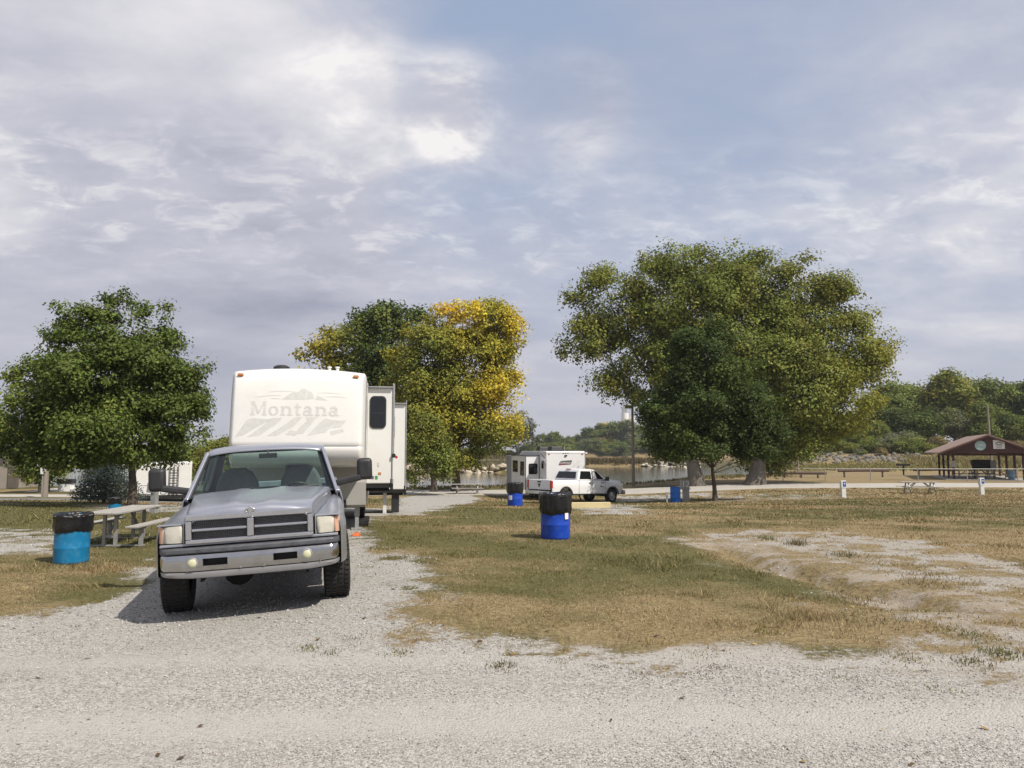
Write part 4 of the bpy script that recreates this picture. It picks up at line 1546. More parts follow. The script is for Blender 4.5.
# reeds on the jetty, weeds in the bare patch
def weeds():
    rng = np.random.default_rng(77)

    def blades(n, cx, cy, r, h, w, col, sd):
        x = cx + rng.normal(0, r, n)
        y = cy + rng.normal(0, r, n)
        z = ground(x, y)
        a = rng.uniform(0, 2 * PI, n)
        le = rng.uniform(0.1, 0.8, n) * h
        hh = h * rng.uniform(0.4, 1.1, n)
        la = rng.uniform(0, 2 * PI, n)
        co = np.empty((n, 3, 3))
        co[:, 0] = np.stack([x - np.cos(a) * w, y - np.sin(a) * w, z], -1)
        co[:, 1] = np.stack([x + np.cos(a) * w, y + np.sin(a) * w, z], -1)
        co[:, 2] = np.stack([x + np.cos(la) * le, y + np.sin(la) * le, z + hh], -1)
        return co.reshape(-1, 3), np.repeat(np.array(col) * rng.uniform(0.6, 1.3, (n, 1)), 3, 0)
    P, Cc = [], []
    for px, py, n, r, h, col in [(310, 649, 90, .06, .05, G_MID), (330, 654, 60, .05, .04, (0.09, 0.08, 0.03)), (502, 667, 160, .07, .05, (0.085, 0.07, 0.035)), (400, 654, 90, .06, .04, G_OLIVE), (1000, 655, 200, .10, .10, G_MID), (970, 664, 150, .10, .07, (0.10, 0.11, 0.03)),
                                   (797, 545, 140, .10, .22, (0.13, 0.11, 0.06)), (845, 556, 160, .13, .14, (0.20, 0.19, 0.09)), (766, 539, 130, .13, .15, G_MID), (930, 578, 180, .28, .07, (0.11, 0.10, 0.05)), (960, 634, 160, .12, .06, G_MID), (930, 612, 160, .2, .06, G_OLIVE),
                                   (882, 622, 200, .22, .09, (0.10, 0.11, 0.035)), (845, 680, 60, .08, .03, G_OLIVE), (770, 633, 100, .1, .08, G_OLIVE), (700, 676, 70, .09, .03, (0.1, 0.08, 0.04)), (640, 676, 60, .07, .03, (0.1, 0.08, 0.04)), (715, 668, 60, .07, .03, (0.1, 0.08, 0.04)),
                                   (560, 661, 60, .06, .03, (0.1, 0.08, 0.04)), (985, 640, 120, .12, .06, G_OLIVE), (905, 660, 120, .12, .05, G_OLIVE), (860, 600, 160, .18, .1, (0.30, 0.24, 0.13)), (700, 655, 90, .12, .04, G_OLIVE), (600, 668, 50, .06, .03, (0.1, 0.08, 0.04)), (940, 690, 60, .08, .03, G_OLIVE), (420, 628, 80, .1, .04, (0.12, 0.1, 0.05)), (355, 640, 60, .07, .03, (0.1, 0.08, 0.04))]:
        p = spot(px, py)
        c, k = blades(n, p.x, p.y, r * 1.1, h * 0.6, 0.003 + p.y * 0.0003, tuple(0.45 * q + 0.55 * w for q, w in zip(col, (0.22, 0.175, 0.09))), 0)
        P.append(c)
        Cc.append(k)
    co = np.concatenate(P)
    o = tinted('weeds', co, np.arange(len(co)).reshape(-1, 3), np.concatenate(Cc), GRASS_MAT)
    tag(o, 'scattered weed tufts rooted in the gravel and bare earth', 'weeds', kind='stuff')
    P, Cc = [], []
    for (a, b, n, h, col, w) in [((-45, 145), (-2, 139), 900, 0.9, (0.20, 0.17, 0.09), 1.6), ((12, 195), (44, 191), 1100, 1.3, (0.165, 0.125, 0.065), 1.7), ((12, 195), (44, 191), 400, 1.0, (0.12, 0.12, 0.045), 1.7),
                                   ((40, 110), (75, 106), 2500, 0.32, (0.27, 0.24, 0.09), 2.4), ((60, 113), (100, 109), 2500, 0.9, (0.27, 0.23, 0.10), 3.0), ((-8, 64), (30, 84), 900, 0.3, (0.20, 0.17, 0.08), 1.5), ((-20, 336), (20, 338), 700, 1.6, (0.22, 0.165, 0.08), 3.0)]:
        for (x, y) in along(a, b, n, w):
            if gz(x, y) < WATER_Z - 0.05:
                continue
            c, k = blades(5, x, y, 0.3, h, 0.05 + y * 0.0004, col, 0)
            P.append(c)
            Cc.append(k)
    co = np.concatenate(P)
    o = tinted('reeds', co, np.arange(len(co)).reshape(-1, 3), np.concatenate(Cc), GRASS_MAT)
    tag(o, 'tan reeds and rough grass along the lake banks', 'reeds', kind='stuff')


weeds()
# ------------------------------------------------------------------ silver pickup
def arch_stations(y0, y1, arches, n=10):
    ys = set(np.linspace(y0, y1, n).round(4))
    for c, r in arches:
        for k in range(13):
            ys.add(round(c + r * math.cos(PI * k / 12), 4))
        ys.add(round(c - r - 0.004, 4))
        ys.add(round(c + r + 0.004, 4))
    return sorted(y for y in ys if y0 - 1e-6 <= y <= y1 + 1e-6)


def arch_z(y, arches, sill, cz=0.39):
    for c, r in arches:
        if abs(y - c) < r + 1e-6:
            return max(sill, cz + math.sqrt(max(0, r * r - (y - c) ** 2)))
    return sill


def wheel(parent, x, y, z, rad, wid, side, name='wheel', turn=0.0, rim_mat='rim', lugs=True):
    w = thing(name, None, None, (x, y, z), rot=(0, 0, turn))
    w.parent = parent
    mb = MB()
    h = wid / 2
    prof = [(rad * 0.58, -h * 0.75), (rad * 0.72, -h * 0.98), (rad * 0.90, -h), (rad * 0.975, -h * 0.86), (rad, -h * 0.62), (rad, h * 0.62), (rad * 0.975, h * 0.86), (rad * 0.90, h), (rad * 0.72, h * 0.98), (rad * 0.58, h * 0.75)]
    mb.lathe(prof, 40, 'X')
    if lugs:
        for k in range(44):
            a = 2 * PI * k / 44
            for j, xx in enumerate((-0.74, -0.25, 0.25, 0.74)):
                aa = a + (0.035 if j % 2 else 0)
                c = (xx * h, math.cos(aa) * (rad + 0.002), math.sin(aa) * (rad + 0.002))
                mb.box(c, (h * 0.36, rad * 0.085, 0.016), rx=aa - PI / 2, rz=0)
    mb.build('tyre', MT['rubber'], w, smooth=True)
    mb = MB()
    o = side
    mb.lathe([(rad * 0.60, -h * 0.7), (rad * 0.60, o * h * 0.8), (rad * 0.55, o * h * 0.78), (rad * 0.50, o * h * 0.35), (rad * 0.25, o * h * 0.45), (rad * 0.20, o * h * 0.75), (0.005, o * h * 0.8)], 28, 'X')
    for k in range(8):
        a = 2 * PI * k / 8
        mb.tube([(o * h * 0.38, math.cos(a) * rad * 0.31, math.sin(a) * rad * 0.31), (o * h * 0.56, math.cos(a) * rad * 0.31, math.sin(a) * rad * 0.31)], 0.014, 6)
    mb.build('rim', MT[rim_mat], w, smooth=True)
    return w


def silver_pickup():
    x0, y0 = TRUCK_LOC
    t = thing('pickup_truck', 'weathered silver pickup parked nose out in front of the big white camper', 'pickup truck', (x0, y0, gz(x0, y0) + 0.0), rot=(0, -TRUCK_ROLL, TRUCK_YAW))
    A = [(0.0, 0.475), (3.52, 0.475)]
    YC = 0.80           # cowl
    # ---- hood
    def zc(u):
        return 1.190 + 0.088 * u ** 0.8

    def zf(y):          # fender top
        return 1.035 + 0.115 * S(-0.85, 0.9, y)
    rows = []
    for y, dz, du in [(-0.925, -0.075, 0), (-0.922, -0.045, 0), (-0.905, -0.018, 0), (-0.87, 0.0, 0)] + [(v, 0, 1) for v in np.linspace(-0.80, YC, 14)]:
        u = max(0, (y + 0.87) / (YC + 0.87))
        hw = 0.605 + 0.205 * u - 0.05 * max(0, (-0.78 - y) / 0.145) ** 2
        row = []
        prof = []
        for f in np.linspace(-1, 1, 25):
            z = zc(u) + dz - (0.030 + 0.035 * max(0, (-0.55 - y) / 0.375) ** 1.5) * abs(f) ** 3
            z += 0.016 * math.exp(-((abs(f) - 0.30) / 0.10) ** 2) * min(1, u * 6 + 0.2) - 0.006 * math.exp(-(f / 0.16) ** 2)
            prof.append((f * hw, y, float(z)))
        e = float(zf(y)) - 0.02
        L_ = [(-hw - 0.035, y, e), (-hw - 0.026, y, (prof[0][2] + e) / 2), (-hw - 0.014, y, prof[0][2] - 0.016)]
        rows.append(L_ + prof + [(-p[0], p[1], p[2]) for p in L_[::-1]])
    mb = MB()
    mb.grid(rows)
    mb.build('hood', MT['truck'], t, smooth=True, angle=50)
    # ---- emblem on the hood nose: a ram's head
    mb = MB()
    hx = [(0, .055), (.018, .05), (.028, .035), (.022, .02), (.014, .0), (.012, -.03), (.0, -.042), (-.012, -.03), (-.014, .0), (-.022, .02), (-.028, .035), (-.018, .05)]
    mb.prism([(a, b + 1.115) for a, b in hx], -0.955, -0.925, 'Y')
    for s in (-1, 1):
        pts = [(s * (0.022 + 0.024 * math.sin(q * 0.75)), -0.947, 1.115 + 0.034 - 0.022 * (1 - math.cos(q * 0.75)) + 0.004 * q) for q in np.linspace(0, 6, 13)]
        mb.tube(pts, list(np.linspace(0.010, 0.004, 13)), 6)
    mb.build('emblem', MT['rim'], t, smooth=True, bevel=0.003)
    # ---- front fenders with wheel arches
    for s in (-1, 1):
        rows = []
        for y in arch_stations(-0.83, YC + 0.02, A[:1], 9):
            u = max(0, (y + 0.87) / (YC + 0.87))
            hw = 0.605 + 0.205 * u + 0.033
            zt = float(zf(y))
            fr = S(-0.83, -0.55, y)
            ox = 0.918 + 0.065 * float(fr)
            flare = 0.012 * math.exp(-((y) / 0.5) ** 2)
            zb = arch_z(y, A[:1], 0.50)
            mid = max(zb + 0.06, 0.86)
            sec = [(hw, zt - 0.025), (hw + 0.015, zt - 0.004), (max(0.80, hw + 0.03), zt), (max(0.87, hw + 0.045), zt - 0.012), (ox - 0.035, zt - 0.045), (ox - 0.010, zt - 0.095), (ox, zt - 0.15), (ox + 0.003, max(mid, zb + 0.04)), (ox + flare, zb + 0.03), (ox + flare - 0.004, zb), (ox - 0.03, zb - 0.0)]
            sec.append((ox - 0.10, zb + 0.015))
            rows.append([(s * a, y, b) for a, b in sec])
        mb = MB()
        mb.grid(rows)
        # closing face at the nose, behind the lamps
        mb.build('fender', MT['truck'], t, smooth=True, angle=50)
    # nose panel behind lamps and grille
    mb = MB()
    mb.box((0, -0.78, 0.90), (1.78, 0.06, 0.26))
    mb.build('nose_panel', MT['dark'], t)
    # ---- headlights
    for s in (-1, 1):
        mb = MB()
        rows = []
        for i, x in enumerate(np.linspace(0.672, 0.852, 6)):
            yb = -0.895 + 0.05 * ((x - 0.675) / 0.2) ** 2
            rows.append([(s * x, yb + 0.02, 0.835), (s * x, yb, 0.84), (s * x, yb - 0.008, 0.925), (s * x, yb, 1.008), (s * x, yb + 0.02, 1.015)])
        mb.grid(rows)
        mb.build('headlight', MT['lamp'], t, smooth=True, thick=0.03)
        mb = MB()
        rows = []
        for i, x in enumerate(np.linspace(0.858, 0.916, 6)):
            w = (x - 0.675) / 0.2
            yb = -0.895 + 0.05 * w ** 2 + 0.05 * max(0, (x - 0.875) / 0.06) ** 2
            rows.append([(s * x, yb + 0.02, 0.835), (s * x, yb, 0.84), (s * x, yb - 0.006, 0.925), (s * x, yb, 1.005), (s * x, yb + 0.02, 1.012)])
        mb.grid(rows)
        mb.build('turn_signal', MT['amber_pale'], t, smooth=True, thick=0.03)
        # paint strip round the lamp
        mb = MB()
        mb.box((s * 0.785, -0.850, 1.026), (0.26, 0.06, 0.018))
        mb.box((s * 0.659, -0.862, 0.93), (0.016, 0.06, 0.20))
        mb.build('lamp_bezel', MT['truck'], t, bevel=0.006)
    # ---- grille: chromed paint frame with crossed bars
    g = MB()
    yq = -0.915

    def fr_box(cx, cz, sx, sz, yy=yq, d=0.07):
        g.box((cx, yy, cz), (sx, d, sz))
    fr_box(0, 1.090, 1.27, 0.060)
    fr_box(0, 0.846, 1.27, 0.044)
    for s in (-1, 1):
        fr_box(s * 0.605, 0.962, 0.060, 0.19)
    fr_box(0, 0.962, 0.070, 0.19, yq - 0.008)
    for s in (-1, 1):
        fr_box(s * 0.305, 0.964, 0.54, 0.028, yq - 0.004)
    gr = g.build('grille', MT['truck_edge'], t, bevel=0.012, seg=3)
    for s in (-1, 1):
        for z0, z1 in ((0.979, 1.060), (0.868, 0.949)):
            mb = MB()
            mb.box((s * 0.31, -0.872, (z0 + z1) / 2), (0.55, 0.02, z1 - z0 + 0.01))
            mb.mi = 1
            for k in range(29):
                x = s * (0.045 + k * 0.0185)
                mb.bar((x, -0.888, z0), (x + 0.010, -0.888, (z0 + z1) / 2), 0.0045)
                mb.bar((x + 0.010, -0.888, (z0 + z1) / 2), (x, -0.888, z1), 0.0045)
            for k in range(5):
                z = z0 + (k + 0.5) * (z1 - z0) / 5
                mb.bar((s * 0.04, -0.886, z), (s * 0.575, -0.886, z), 0.004)
            mb.build('grille_mesh', [MT['mesh'], MT['mesh_wire']], gr)
    # lower apron between grille and bumper
    mb = MB()
    mb.box((0, -0.86, 0.815), (1.78, 0.08, 0.03))
    mb.build('apron', MT['truck'], t, bevel=0.008)
    # ---- bumper, swept back at both ends
    def by(x):
        q = abs(x) / 0.955
        return -0.985 + 0.06 * q ** 2 + 0.34 * max(0, (q - 0.84) / 0.16) ** 2.6

    def brow(x, sec):
        yb = by(x)
        return [(x, yb + dy, z) for dy, z in sec]
    xs = np.concatenate([np.linspace(-0.955, -0.78, 10), np.linspace(-0.74, 0.74, 26), np.linspace(0.78, 0.955, 10)])

    def endlift(x):
        return 0.035 * max(0, (abs(x) - 0.5) / 0.485) ** 2
    mb = MB()
    mb.grid([brow(x, [(0.12, 0.795), (0.0, 0.790), (-0.016, 0.772), (-0.016, 0.742), (-0.006, 0.730), (0.05, 0.725)]) for x in xs])
    bump = mb.build('bumper', MT['bumper_cap'], t, smooth=True, thick=0.012)
    # chrome face is cut round the two slots
    mb = MB()
    slots = [(0.235, 0.455)]
    def inside(x):
        return 0.225 < abs(x) < 0.465
    xs2 = np.array(sorted(set(list(xs) + [-0.465, -0.225, 0.225, 0.465])))
    def sec(x):
        e = endlift(x)
        return [(0.03, 0.727), (0.002, 0.720), (-0.012, 0.70), (-0.020, 0.676), (-0.016, 0.604), (-0.004, 0.575 + e * .3), (0.014, 0.552 + e * .6), (0.05, 0.545 + e * .6)]
    for a, b in zip(xs2[:-1], xs2[1:]):
        ra, rb = brow(a, sec(a)), brow(b, sec(b))
        if inside((a + b) / 2):
            mb.grid([ra[:4], rb[:4]])
            mb.grid([ra[4:], rb[4:]])
        else:
            mb.grid([ra, rb])
    mb.build('chrome_face', MT['chrome'], bump, smooth=True, weld=True)
    for s in (-1, 1):
        mb = MB()
        x = s * 0.345
        mb.box((x, by(x) + 0.045, 0.640), (0.25, 0.02, 0.085))
        for dx in (-0.122, 0.122):
            mb.box((x + dx, by(x) + 0.02, 0.640), (0.012, 0.05, 0.085))
        mb.build('tow_slot', MT['dark'], bump)
    for s in (-1, 1):
        x = s * 0.565
        mb = MB()
        mb.lathe([(0.056, 0.03), (0.056, -0.022), (0.047, -0.026), (0.046, -0.014)], 24, 'Y', (x, by(x), 0.640))
        hs = mb.build('fog_bezel', MT['valance'], bump, smooth=True)
        mb = MB()
        mb.lathe([(0.047, -0.016), (0.035, -0.026), (0.018, -0.031), (0.002, -0.032)], 24, 'Y', (x, by(x), 0.640))
        mb.build('fog_light', MT['fog'], bump, smooth=True)
    # lower skirt
    mb = MB()
    def sec2(x):
        e = endlift(x)
        return [(0.05, 0.543 + e * .6), (0.014, 0.541 + e * .6), (0.012, 0.515 + e), (0.03, 0.480 + e * 1.5), (0.075, 0.468 + e * 1.6), (0.16, 0.468 + e * 1.6)]
    mb.grid([brow(x, sec2(x)) for x in xs])
    mb.build('skirt', MT['valance'], bump, smooth=True, thick=0.01)
    for x in (-0.62, -0.1, 0.13, 0.7):
        mb = MB()
        mb.tube([(x, by(x) + 0.003, 0.557), (x, by(x) - 0.006, 0.557)], 0.006, 8)
        mb.build('bolt', MT['rim'], bump)

    # ---- cab lower body, doors
    YB = 2.62
    for s in (-1, 1):
        def side(ya, yb, nm, belt=1.185):
            rows = []
            for y in np.linspace(ya, yb, 8):
                sec = [(0.905, belt + 0.012), (0.930, belt + 0.006), (0.948, belt - 0.02), (0.966, belt - 0.10), (0.976, 1.00), (0.980, 0.84), (0.972, 0.66), (0.955, 0.52), (0.93, 0.47)]
                rows.append([(s * a, y, b) for a, b in sec])
            mb = MB()
            mb.grid(rows)
            return mb.build(nm, MT['truck'], t, smooth=True, thick=0.02, off=1 if s > 0 else 1)
        d = side(YC + 0.035, 1.985, 'door')
        mb = MB()
        mb.box((s * 0.978, 1.86, 1.03), (0.03, 0.16, 0.035))
        mb.build('door_handle', MT['plastic'], d, bevel=0.008)
        side(1.995, YB, 'cab_side')
    # ---- roof
    rows = []
    for y, dz, hw in [(1.345, 1.765, 0.715), (1.36, 1.790, 0.725), (1.40, 1.810, 0.73), (1.52, 1.838, 0.735), (1.8, 1.858, 0.74), (2.1, 1.862, 0.74), (2.38, 1.848, 0.735), (2.50, 1.82, 0.725), (2.55, 1.775, 0.715)]:
        row = []
        for f in np.linspace(-1, 1, 19):
            row.append((f * hw, y + 0.03 * f * f * (1 if y < 1.5 else 0), dz - 0.045 * abs(f) ** 3))
        row = [(-hw - 0.028, y + 0.05 * (y < 1.45), dz - 0.085)] + row + [(hw + 0.028, y + 0.05 * (y < 1.45), dz - 0.085)]
        rows.append(row)
    mb = MB()
    mb.grid(rows)
    mb.build('roof', MT['truck'], t, smooth=True, thick=0.02, angle=60)
    # ---- pillars
    for s in (-1, 1):
        for p0, p1, w, h_, up in (((s * 0.915, 0.80, 1.175), (s * 0.742, 1.40, 1.755), 0.046, 0.06, (0, -1, 1)), ((s * 0.915, 2.03, 1.17), (s * 0.755, 2.05, 1.76), 0.035, 0.09, (0, 1, 0)),
                               ((s * 0.915, 2.52, 1.17), (s * 0.740, 2.49, 1.77), 0.05, 0.17, (0, 1, 0))):
            mb = MB()
            mb.bar(p0, p1, w, h_, up=up)
            mb.build('pillar', MT['truck'], t, bevel=0.012)
    # cowl and dark windscreen surround
    mb = MB()
    mb.grid([[(f * 0.91, 0.70 + 0.05 * f * f, 1.245 - 0.05 * f * f), (f * 0.91, 0.80 + 0.05 * f * f, 1.232 - 0.05 * f * f), (f * 0.91, 0.93, 1.20 - 0.05 * f * f)] for f in np.linspace(-1, 1, 15)])
    mb.build('cowl', MT['plastic'], t, smooth=True)

    def ws(f, v):
        """windscreen surface: f across, v up"""
        hw = 0.902 + (0.728 - 0.902) * v
        y = 0.785 + (1.375 - 0.785) * v + 0.07 * f * f
        z = 1.215 + (1.788 - 1.215) * v - 0.035 * f * f * (0.6 + 0.7 * v)
        return (f * hw, y, z)
    mb = MB()
    mb.grid([[ws(f, v) for f in np.linspace(-1, 1, 15)] for v in np.linspace(0, 1, 8)])
    wsc = mb.build('windshield', MT['glass'], t, smooth=True)
    mb = MB()       # black ceramic edge
    for a, b in ((0.0, 0.035), (0.945, 1.0)):
        mb.grid([[(p[0], p[1] - 0.004, p[2] + 0.003) for p in (ws(f, v) for f in np.linspace(-1, 1, 15))] for v in (a, b)])
    for s in (-1, 1):
        mb.grid([[(p[0], p[1] - 0.004, p[2] + 0.003) for p in (ws(s * f, v) for f in (0.955, 1.0))] for v in np.linspace(0.035, 0.945, 8)])
    mb.build('glass_edge', MT['plastic'], wsc, smooth=True)
    # side glass, rear glass
    for s in (-1, 1):
        mb = MB()
        mb.add([(s * 0.915, 0.93, 1.20), (s * 0.915, 2.0, 1.195), (s * 0.760, 2.0, 1.755), (s * 0.752, 1.45, 1.755)], [(0, 1, 2, 3)])
        mb.add([(s * 0.915, 2.09, 1.195), (s * 0.912, 2.42, 1.195), (s * 0.748, 2.40, 1.755), (s * 0.760, 2.08, 1.755)], [(0, 1, 2, 3)])
        mb.build('side_window', MT['glass_side'], t)
    mb = MB()
    mb.add([(-0.78, 2.585, 1.205), (0.78, 2.585, 1.205), (0.68, 2.535, 1.74), (-0.68, 2.535, 1.74)], [(0, 1, 2, 3)])
    mb.build('rear_window', MT['glass'], t)
    mb = MB()
    mb.box((0, 2.60, 0.84), (1.86, 0.04, 0.70))
    for s in (-1, 1):
        mb.bar((s * 0.845, 2.585, 1.18), (s * 0.715, 2.54, 1.74), 0.12, 0.03, up=(0, 1, 0))
    mb.box((0, 2.545, 1.765), (1.40, 0.03, 0.05))
    mb.build('cab_back', MT['truck'], t, bevel=0.01)
    # ---- wipers
    for s, x0_, x1_ in ((1, -0.72, -0.12), (1, 0.04, 0.66)):
        mb = MB()
        f0, f1 = x0_ / 0.86, x1_ / 0.86
        p0, p1 = Vector(ws(f0, 0.02)), Vector(ws(f1, 0.105))
        n_ = Vector((0, -0.012, 0.012))
        mb.tube([p0.lerp(p1, q) + n_ + Vector((0, -0.010 * math.sin(PI * q), 0.010 * math.sin(PI * q))) for q in np.linspace(0, 1, 7)], 0.009, 6)
        pv = Vector((x1_ - 0.14, 0.74, 1.235))
        mb.tube([pv, p0.lerp(p1, 0.5) + n_ * 1.6], [0.014, 0.008], 6)
        mb.build('wiper', MT['plastic'], t, smooth=True)
    # ---- mirrors on long arms
    for s in (-1, 1):
        mb = MB()
        mb.bar((s * 0.90, 1.00, 1.280), (s * 1.24, 0.98, 1.345), 0.11, 0.085, up=(0, 0, 1))
        arm = mb.build('mirror', MT['plastic'], t, bevel=0.026, seg=3)
        mb = MB()
        mb.box((s * 1.285, 0.995, 1.450), (0.20, 0.14, 0.29))
        mb.build('mirror_housing', MT['plastic'], arm, bevel=0.05, seg=4, smooth=True)
        mb = MB()
        mb.box((s * 1.285, 1.069, 1.450), (0.14, 0.006, 0.23))
        mb.build('mirror_glass', MT['chrome'], arm)
    # ---- interior
    mb = MB()
    mb.grid([[(f * 0.88, y, z - 0.03 * f * f) for f in np.linspace(-1, 1, 11)] for y, z in ((0.84, 1.175), (1.0, 1.205), (1.12, 1.20), (1.22, 1.15), (1.24, 0.95))])
    mb.build('dashboard', MT['dash'], t, smooth=True)
    mb = MB()
    pts = [(0.40 + 0.19 * math.cos(a), 1.38 - 0.19 * math.sin(a) * 0.45, 1.135 + 0.19 * math.sin(a) * 0.9) for a in np.linspace(0, 2 * PI, 25)]
    mb.tube(pts, 0.014, 6, cap=False)
    mb.bar((0.40, 1.38, 1.135), (0.40, 1.22, 1.08), 0.06)
    mb.bar((0.22, 1.38, 1.135), (0.58, 1.38, 1.135), 0.03)
    mb.build('steering_wheel', MT['plastic'], t, smooth=True)
    for s in (-1, 1):
        mb = MB()
        prof = [(-0.31, 0.55), (-0.31, 1.15), (-0.28, 1.34), (-0.21, 1.47), (-0.11, 1.53), (0.11, 1.53), (0.21, 1.47), (0.28, 1.34), (0.31, 1.15), (0.31, 0.55)]
        mb.prism([(s * 0.43 + a * (0.97), b) for a, b in prof], 1.86, 2.0, 'Y')
        seat = mb.build('seat', MT['seat'], t, bevel=0.045, seg=3, smooth=True, angle=50)
        mb = MB()
        mb.box((s * 0.43, 1.62, 0.80), (0.56, 0.52, 0.18))
        mb.build('cushion', MT['seat'], seat, bevel=0.05)
    mb = MB()
    mb.box((0, 1.93, 0.93), (0.26, 0.12, 0.55))
    mb.build('seat_centre', MT['seat'], t, bevel=0.04)
    mb = MB()
    mb.box((0.03, 1.30, 1.690), (0.235, 0.025, 0.065))
    mb.bar((0.03, 1.30, 1.71), (0.03, 1.345, 1.77), 0.02)
    mb.build('rear_view_mirror', MT['plastic'], t, bevel=0.012, seg=3)
    mb = MB()
    mb.box((0, 1.7, 0.60), (1.8, 1.85, 0.04))
    mb.build('cab_floor', MT['dark'], t)
    # ---- bed
    ba = [A[1]]
    for s in (-1, 1):
        rows = []
        for y in arch_stations(2.70, 5.02, ba, 8):
            zb = arch_z(y, ba, 0.50)
            ox = 0.978 + 0.012 * math.exp(-((y - 3.52) / 0.5) ** 2)
            sec = [(0.86, 0.70), (0.86, 1.20), (0.865, 1.225), (0.955, 1.225), (0.972, 1.20), (ox, max(1.0, zb + .05)), (ox, max(0.8, zb + .03)), (ox - 0.006, zb), (ox - 0.05, zb)]
            rows.append([(s * a, y, b) for a, b in sec])
        mb = MB()
        mb.grid(rows)
        mb.build('bed_side', MT['truck'], t, smooth=True, angle=40, thick=0.004)
    mb = MB()
    mb.box((0, 2.72, 0.97), (1.90, 0.04, 0.50))
    mb.box((0, 3.86, 0.72), (1.74, 2.28, 0.04))
    mb.build('bed', MT['truck'], t)
    mb = MB()
    mb.box((0, 5.03, 0.96), (1.66, 0.05, 0.52))
    mb.build('tailgate', MT['truck'], t, bevel=0.012)
    for s in (-1, 1):
        mb = MB()
        mb.box((s * 0.905, 5.035, 0.96), (0.14, 0.05, 0.42))
        mb.build('tail_light', MT['redlens'], t, bevel=0.01)
    mb = MB()
    mb.box((0, 5.12, 0.58), (1.9, 0.14, 0.14))
    mb.build('rear_bumper', MT['chrome'], t, bevel=0.02)
    # ---- underbody
    mb = MB()
    for s in (-1, 1):
        mb.box((s * 0.42, 2.05, 0.55), (0.08, 5.8, 0.15))
        mb.grid([[(s * xx, 0.0 + 0.50 * math.cos(a), 0.39 + 0.50 * math.sin(a)) for xx in (0.55, 0.93)] for a in np.linspace(0.05, PI - 0.05, 12)])
        mb.grid([[(s * xx, 3.52 + 0.50 * math.cos(a), 0.39 + 0.50 * math.sin(a)) for xx in (0.55, 0.93)] for a in np.linspace(0.05, PI - 0.05, 12)])
        mb.box((s * 0.55, 0.0, 0.62), (0.03, 1.0, 0.5))
    mb.box((0, 0.1, 0.75), (0.9, 1.4, 0.5))
    mb.box((0, -0.30, 0.50), (1.05, 0.9, 0.05))
    mb.box((0, 1.9, 0.47), (1.0, 2.6, 0.08))
    mb.box((0, -0.55, 0.52), (1.0, 0.10, 0.16))
    mb.tube([(-0.75, 0, 0.39), (0.75, 0, 0.39)], 0.055, 10)
    mb.lathe([(0.05, -0.14), (0.15, -0.08), (0.17, 0.0), (0.15, 0.08), (0.05, 0.14)], 14, 'Y', (-0.22, 0, 0.39))
    mb.tube([(-0.7, -0.22, 0.40), (0.7, -0.22, 0.44)], 0.022, 8)
    mb.tube([(-0.75, 3.52, 0.39), (0.75, 3.52, 0.39)], 0.06, 10)
    mb.lathe([(0.05, -0.16), (0.17, -0.08), (0.19, 0.0), (0.17, 0.08), (0.05, 0.16)], 14, 'Y', (0, 3.52, 0.40))
    mb.box((0.1, 1.7, 0.50), (0.5, 1.2, 0.24))
    mb.tube([(0.3, 1.2, 0.42), (0.35, 4.9, 0.42)], 0.04, 8)
    mb.build('underbody', MT['dark'], t)
    for s in (-1, 1):
        wheel(t, s * 0.868, 0.0, 0.385, 0.385, 0.285, s, turn=R(2))
        wheel(t, s * 0.868, 3.52, 0.385, 0.385, 0.27, s)
    return t


PICKUP = silver_pickup()
# ------------------------------------------------------------------ the big fifth-wheel camper
def rounded(w, h, r, n=5, cx=0, cz=0):
    out = []
    for qx, qz, a0 in ((1, 1, 0), (-1, 1, 90), (-1, -1, 180), (1, -1, 270)):
        for k in range(n + 1):
            a = R(a0 + 90 * k / n)
            out.append((cx + qx * (w / 2 - r) + r * math.cos(a), cz + qz * (h / 2 - r) + r * math.sin(a)))
    return out


class Glyphs:
    """flat slab-serif strokes and bands laid on a curved surface"""

    def __init__(self, surf):
        self.mb = MB()
        self.surf = surf
        self.k = 0

    def poly(self, pts, lift=0.0):
        """convex polygon, finely divided into a fan of quads so that it hugs the surface"""
        self.k += 1
        e = 0.0022 + 0.00006 * self.k + lift
        base = [self.surf(x, z, e) for x, z in pts]
        self.mb.add(base, [tuple(range(len(base)))])

    def stroke(self, pts, w):
        """ribbon along a polyline, one welded strip"""
        self.k += 1
        e = 0.0022 + 0.00006 * self.k
        L_, R_ = [], []
        for i, p in enumerate(pts):
            a, b = pts[max(i - 1, 0)], pts[min(i + 1, len(pts) - 1)]
            d = Vector((b[0] - a[0], b[1] - a[1])).normalized()
            ww = w[i] if isinstance(w, (list, tuple)) else w
            L_.append(self.surf(p[0] - d.y * ww / 2, p[1] + d.x * ww / 2, e))
            R_.append(self.surf(p[0] + d.y * ww / 2, p[1] - d.x * ww / 2, e))
        self.mb.grid([L_, R_])


def arc(cx, cz, rx, rz, a0, a1, n=14):
    return [(cx + rx * math.cos(R(a0 + (a1 - a0) * i / n)), cz + rz * math.sin(R(a0 + (a1 - a0) * i / n))) for i in range(n + 1)]


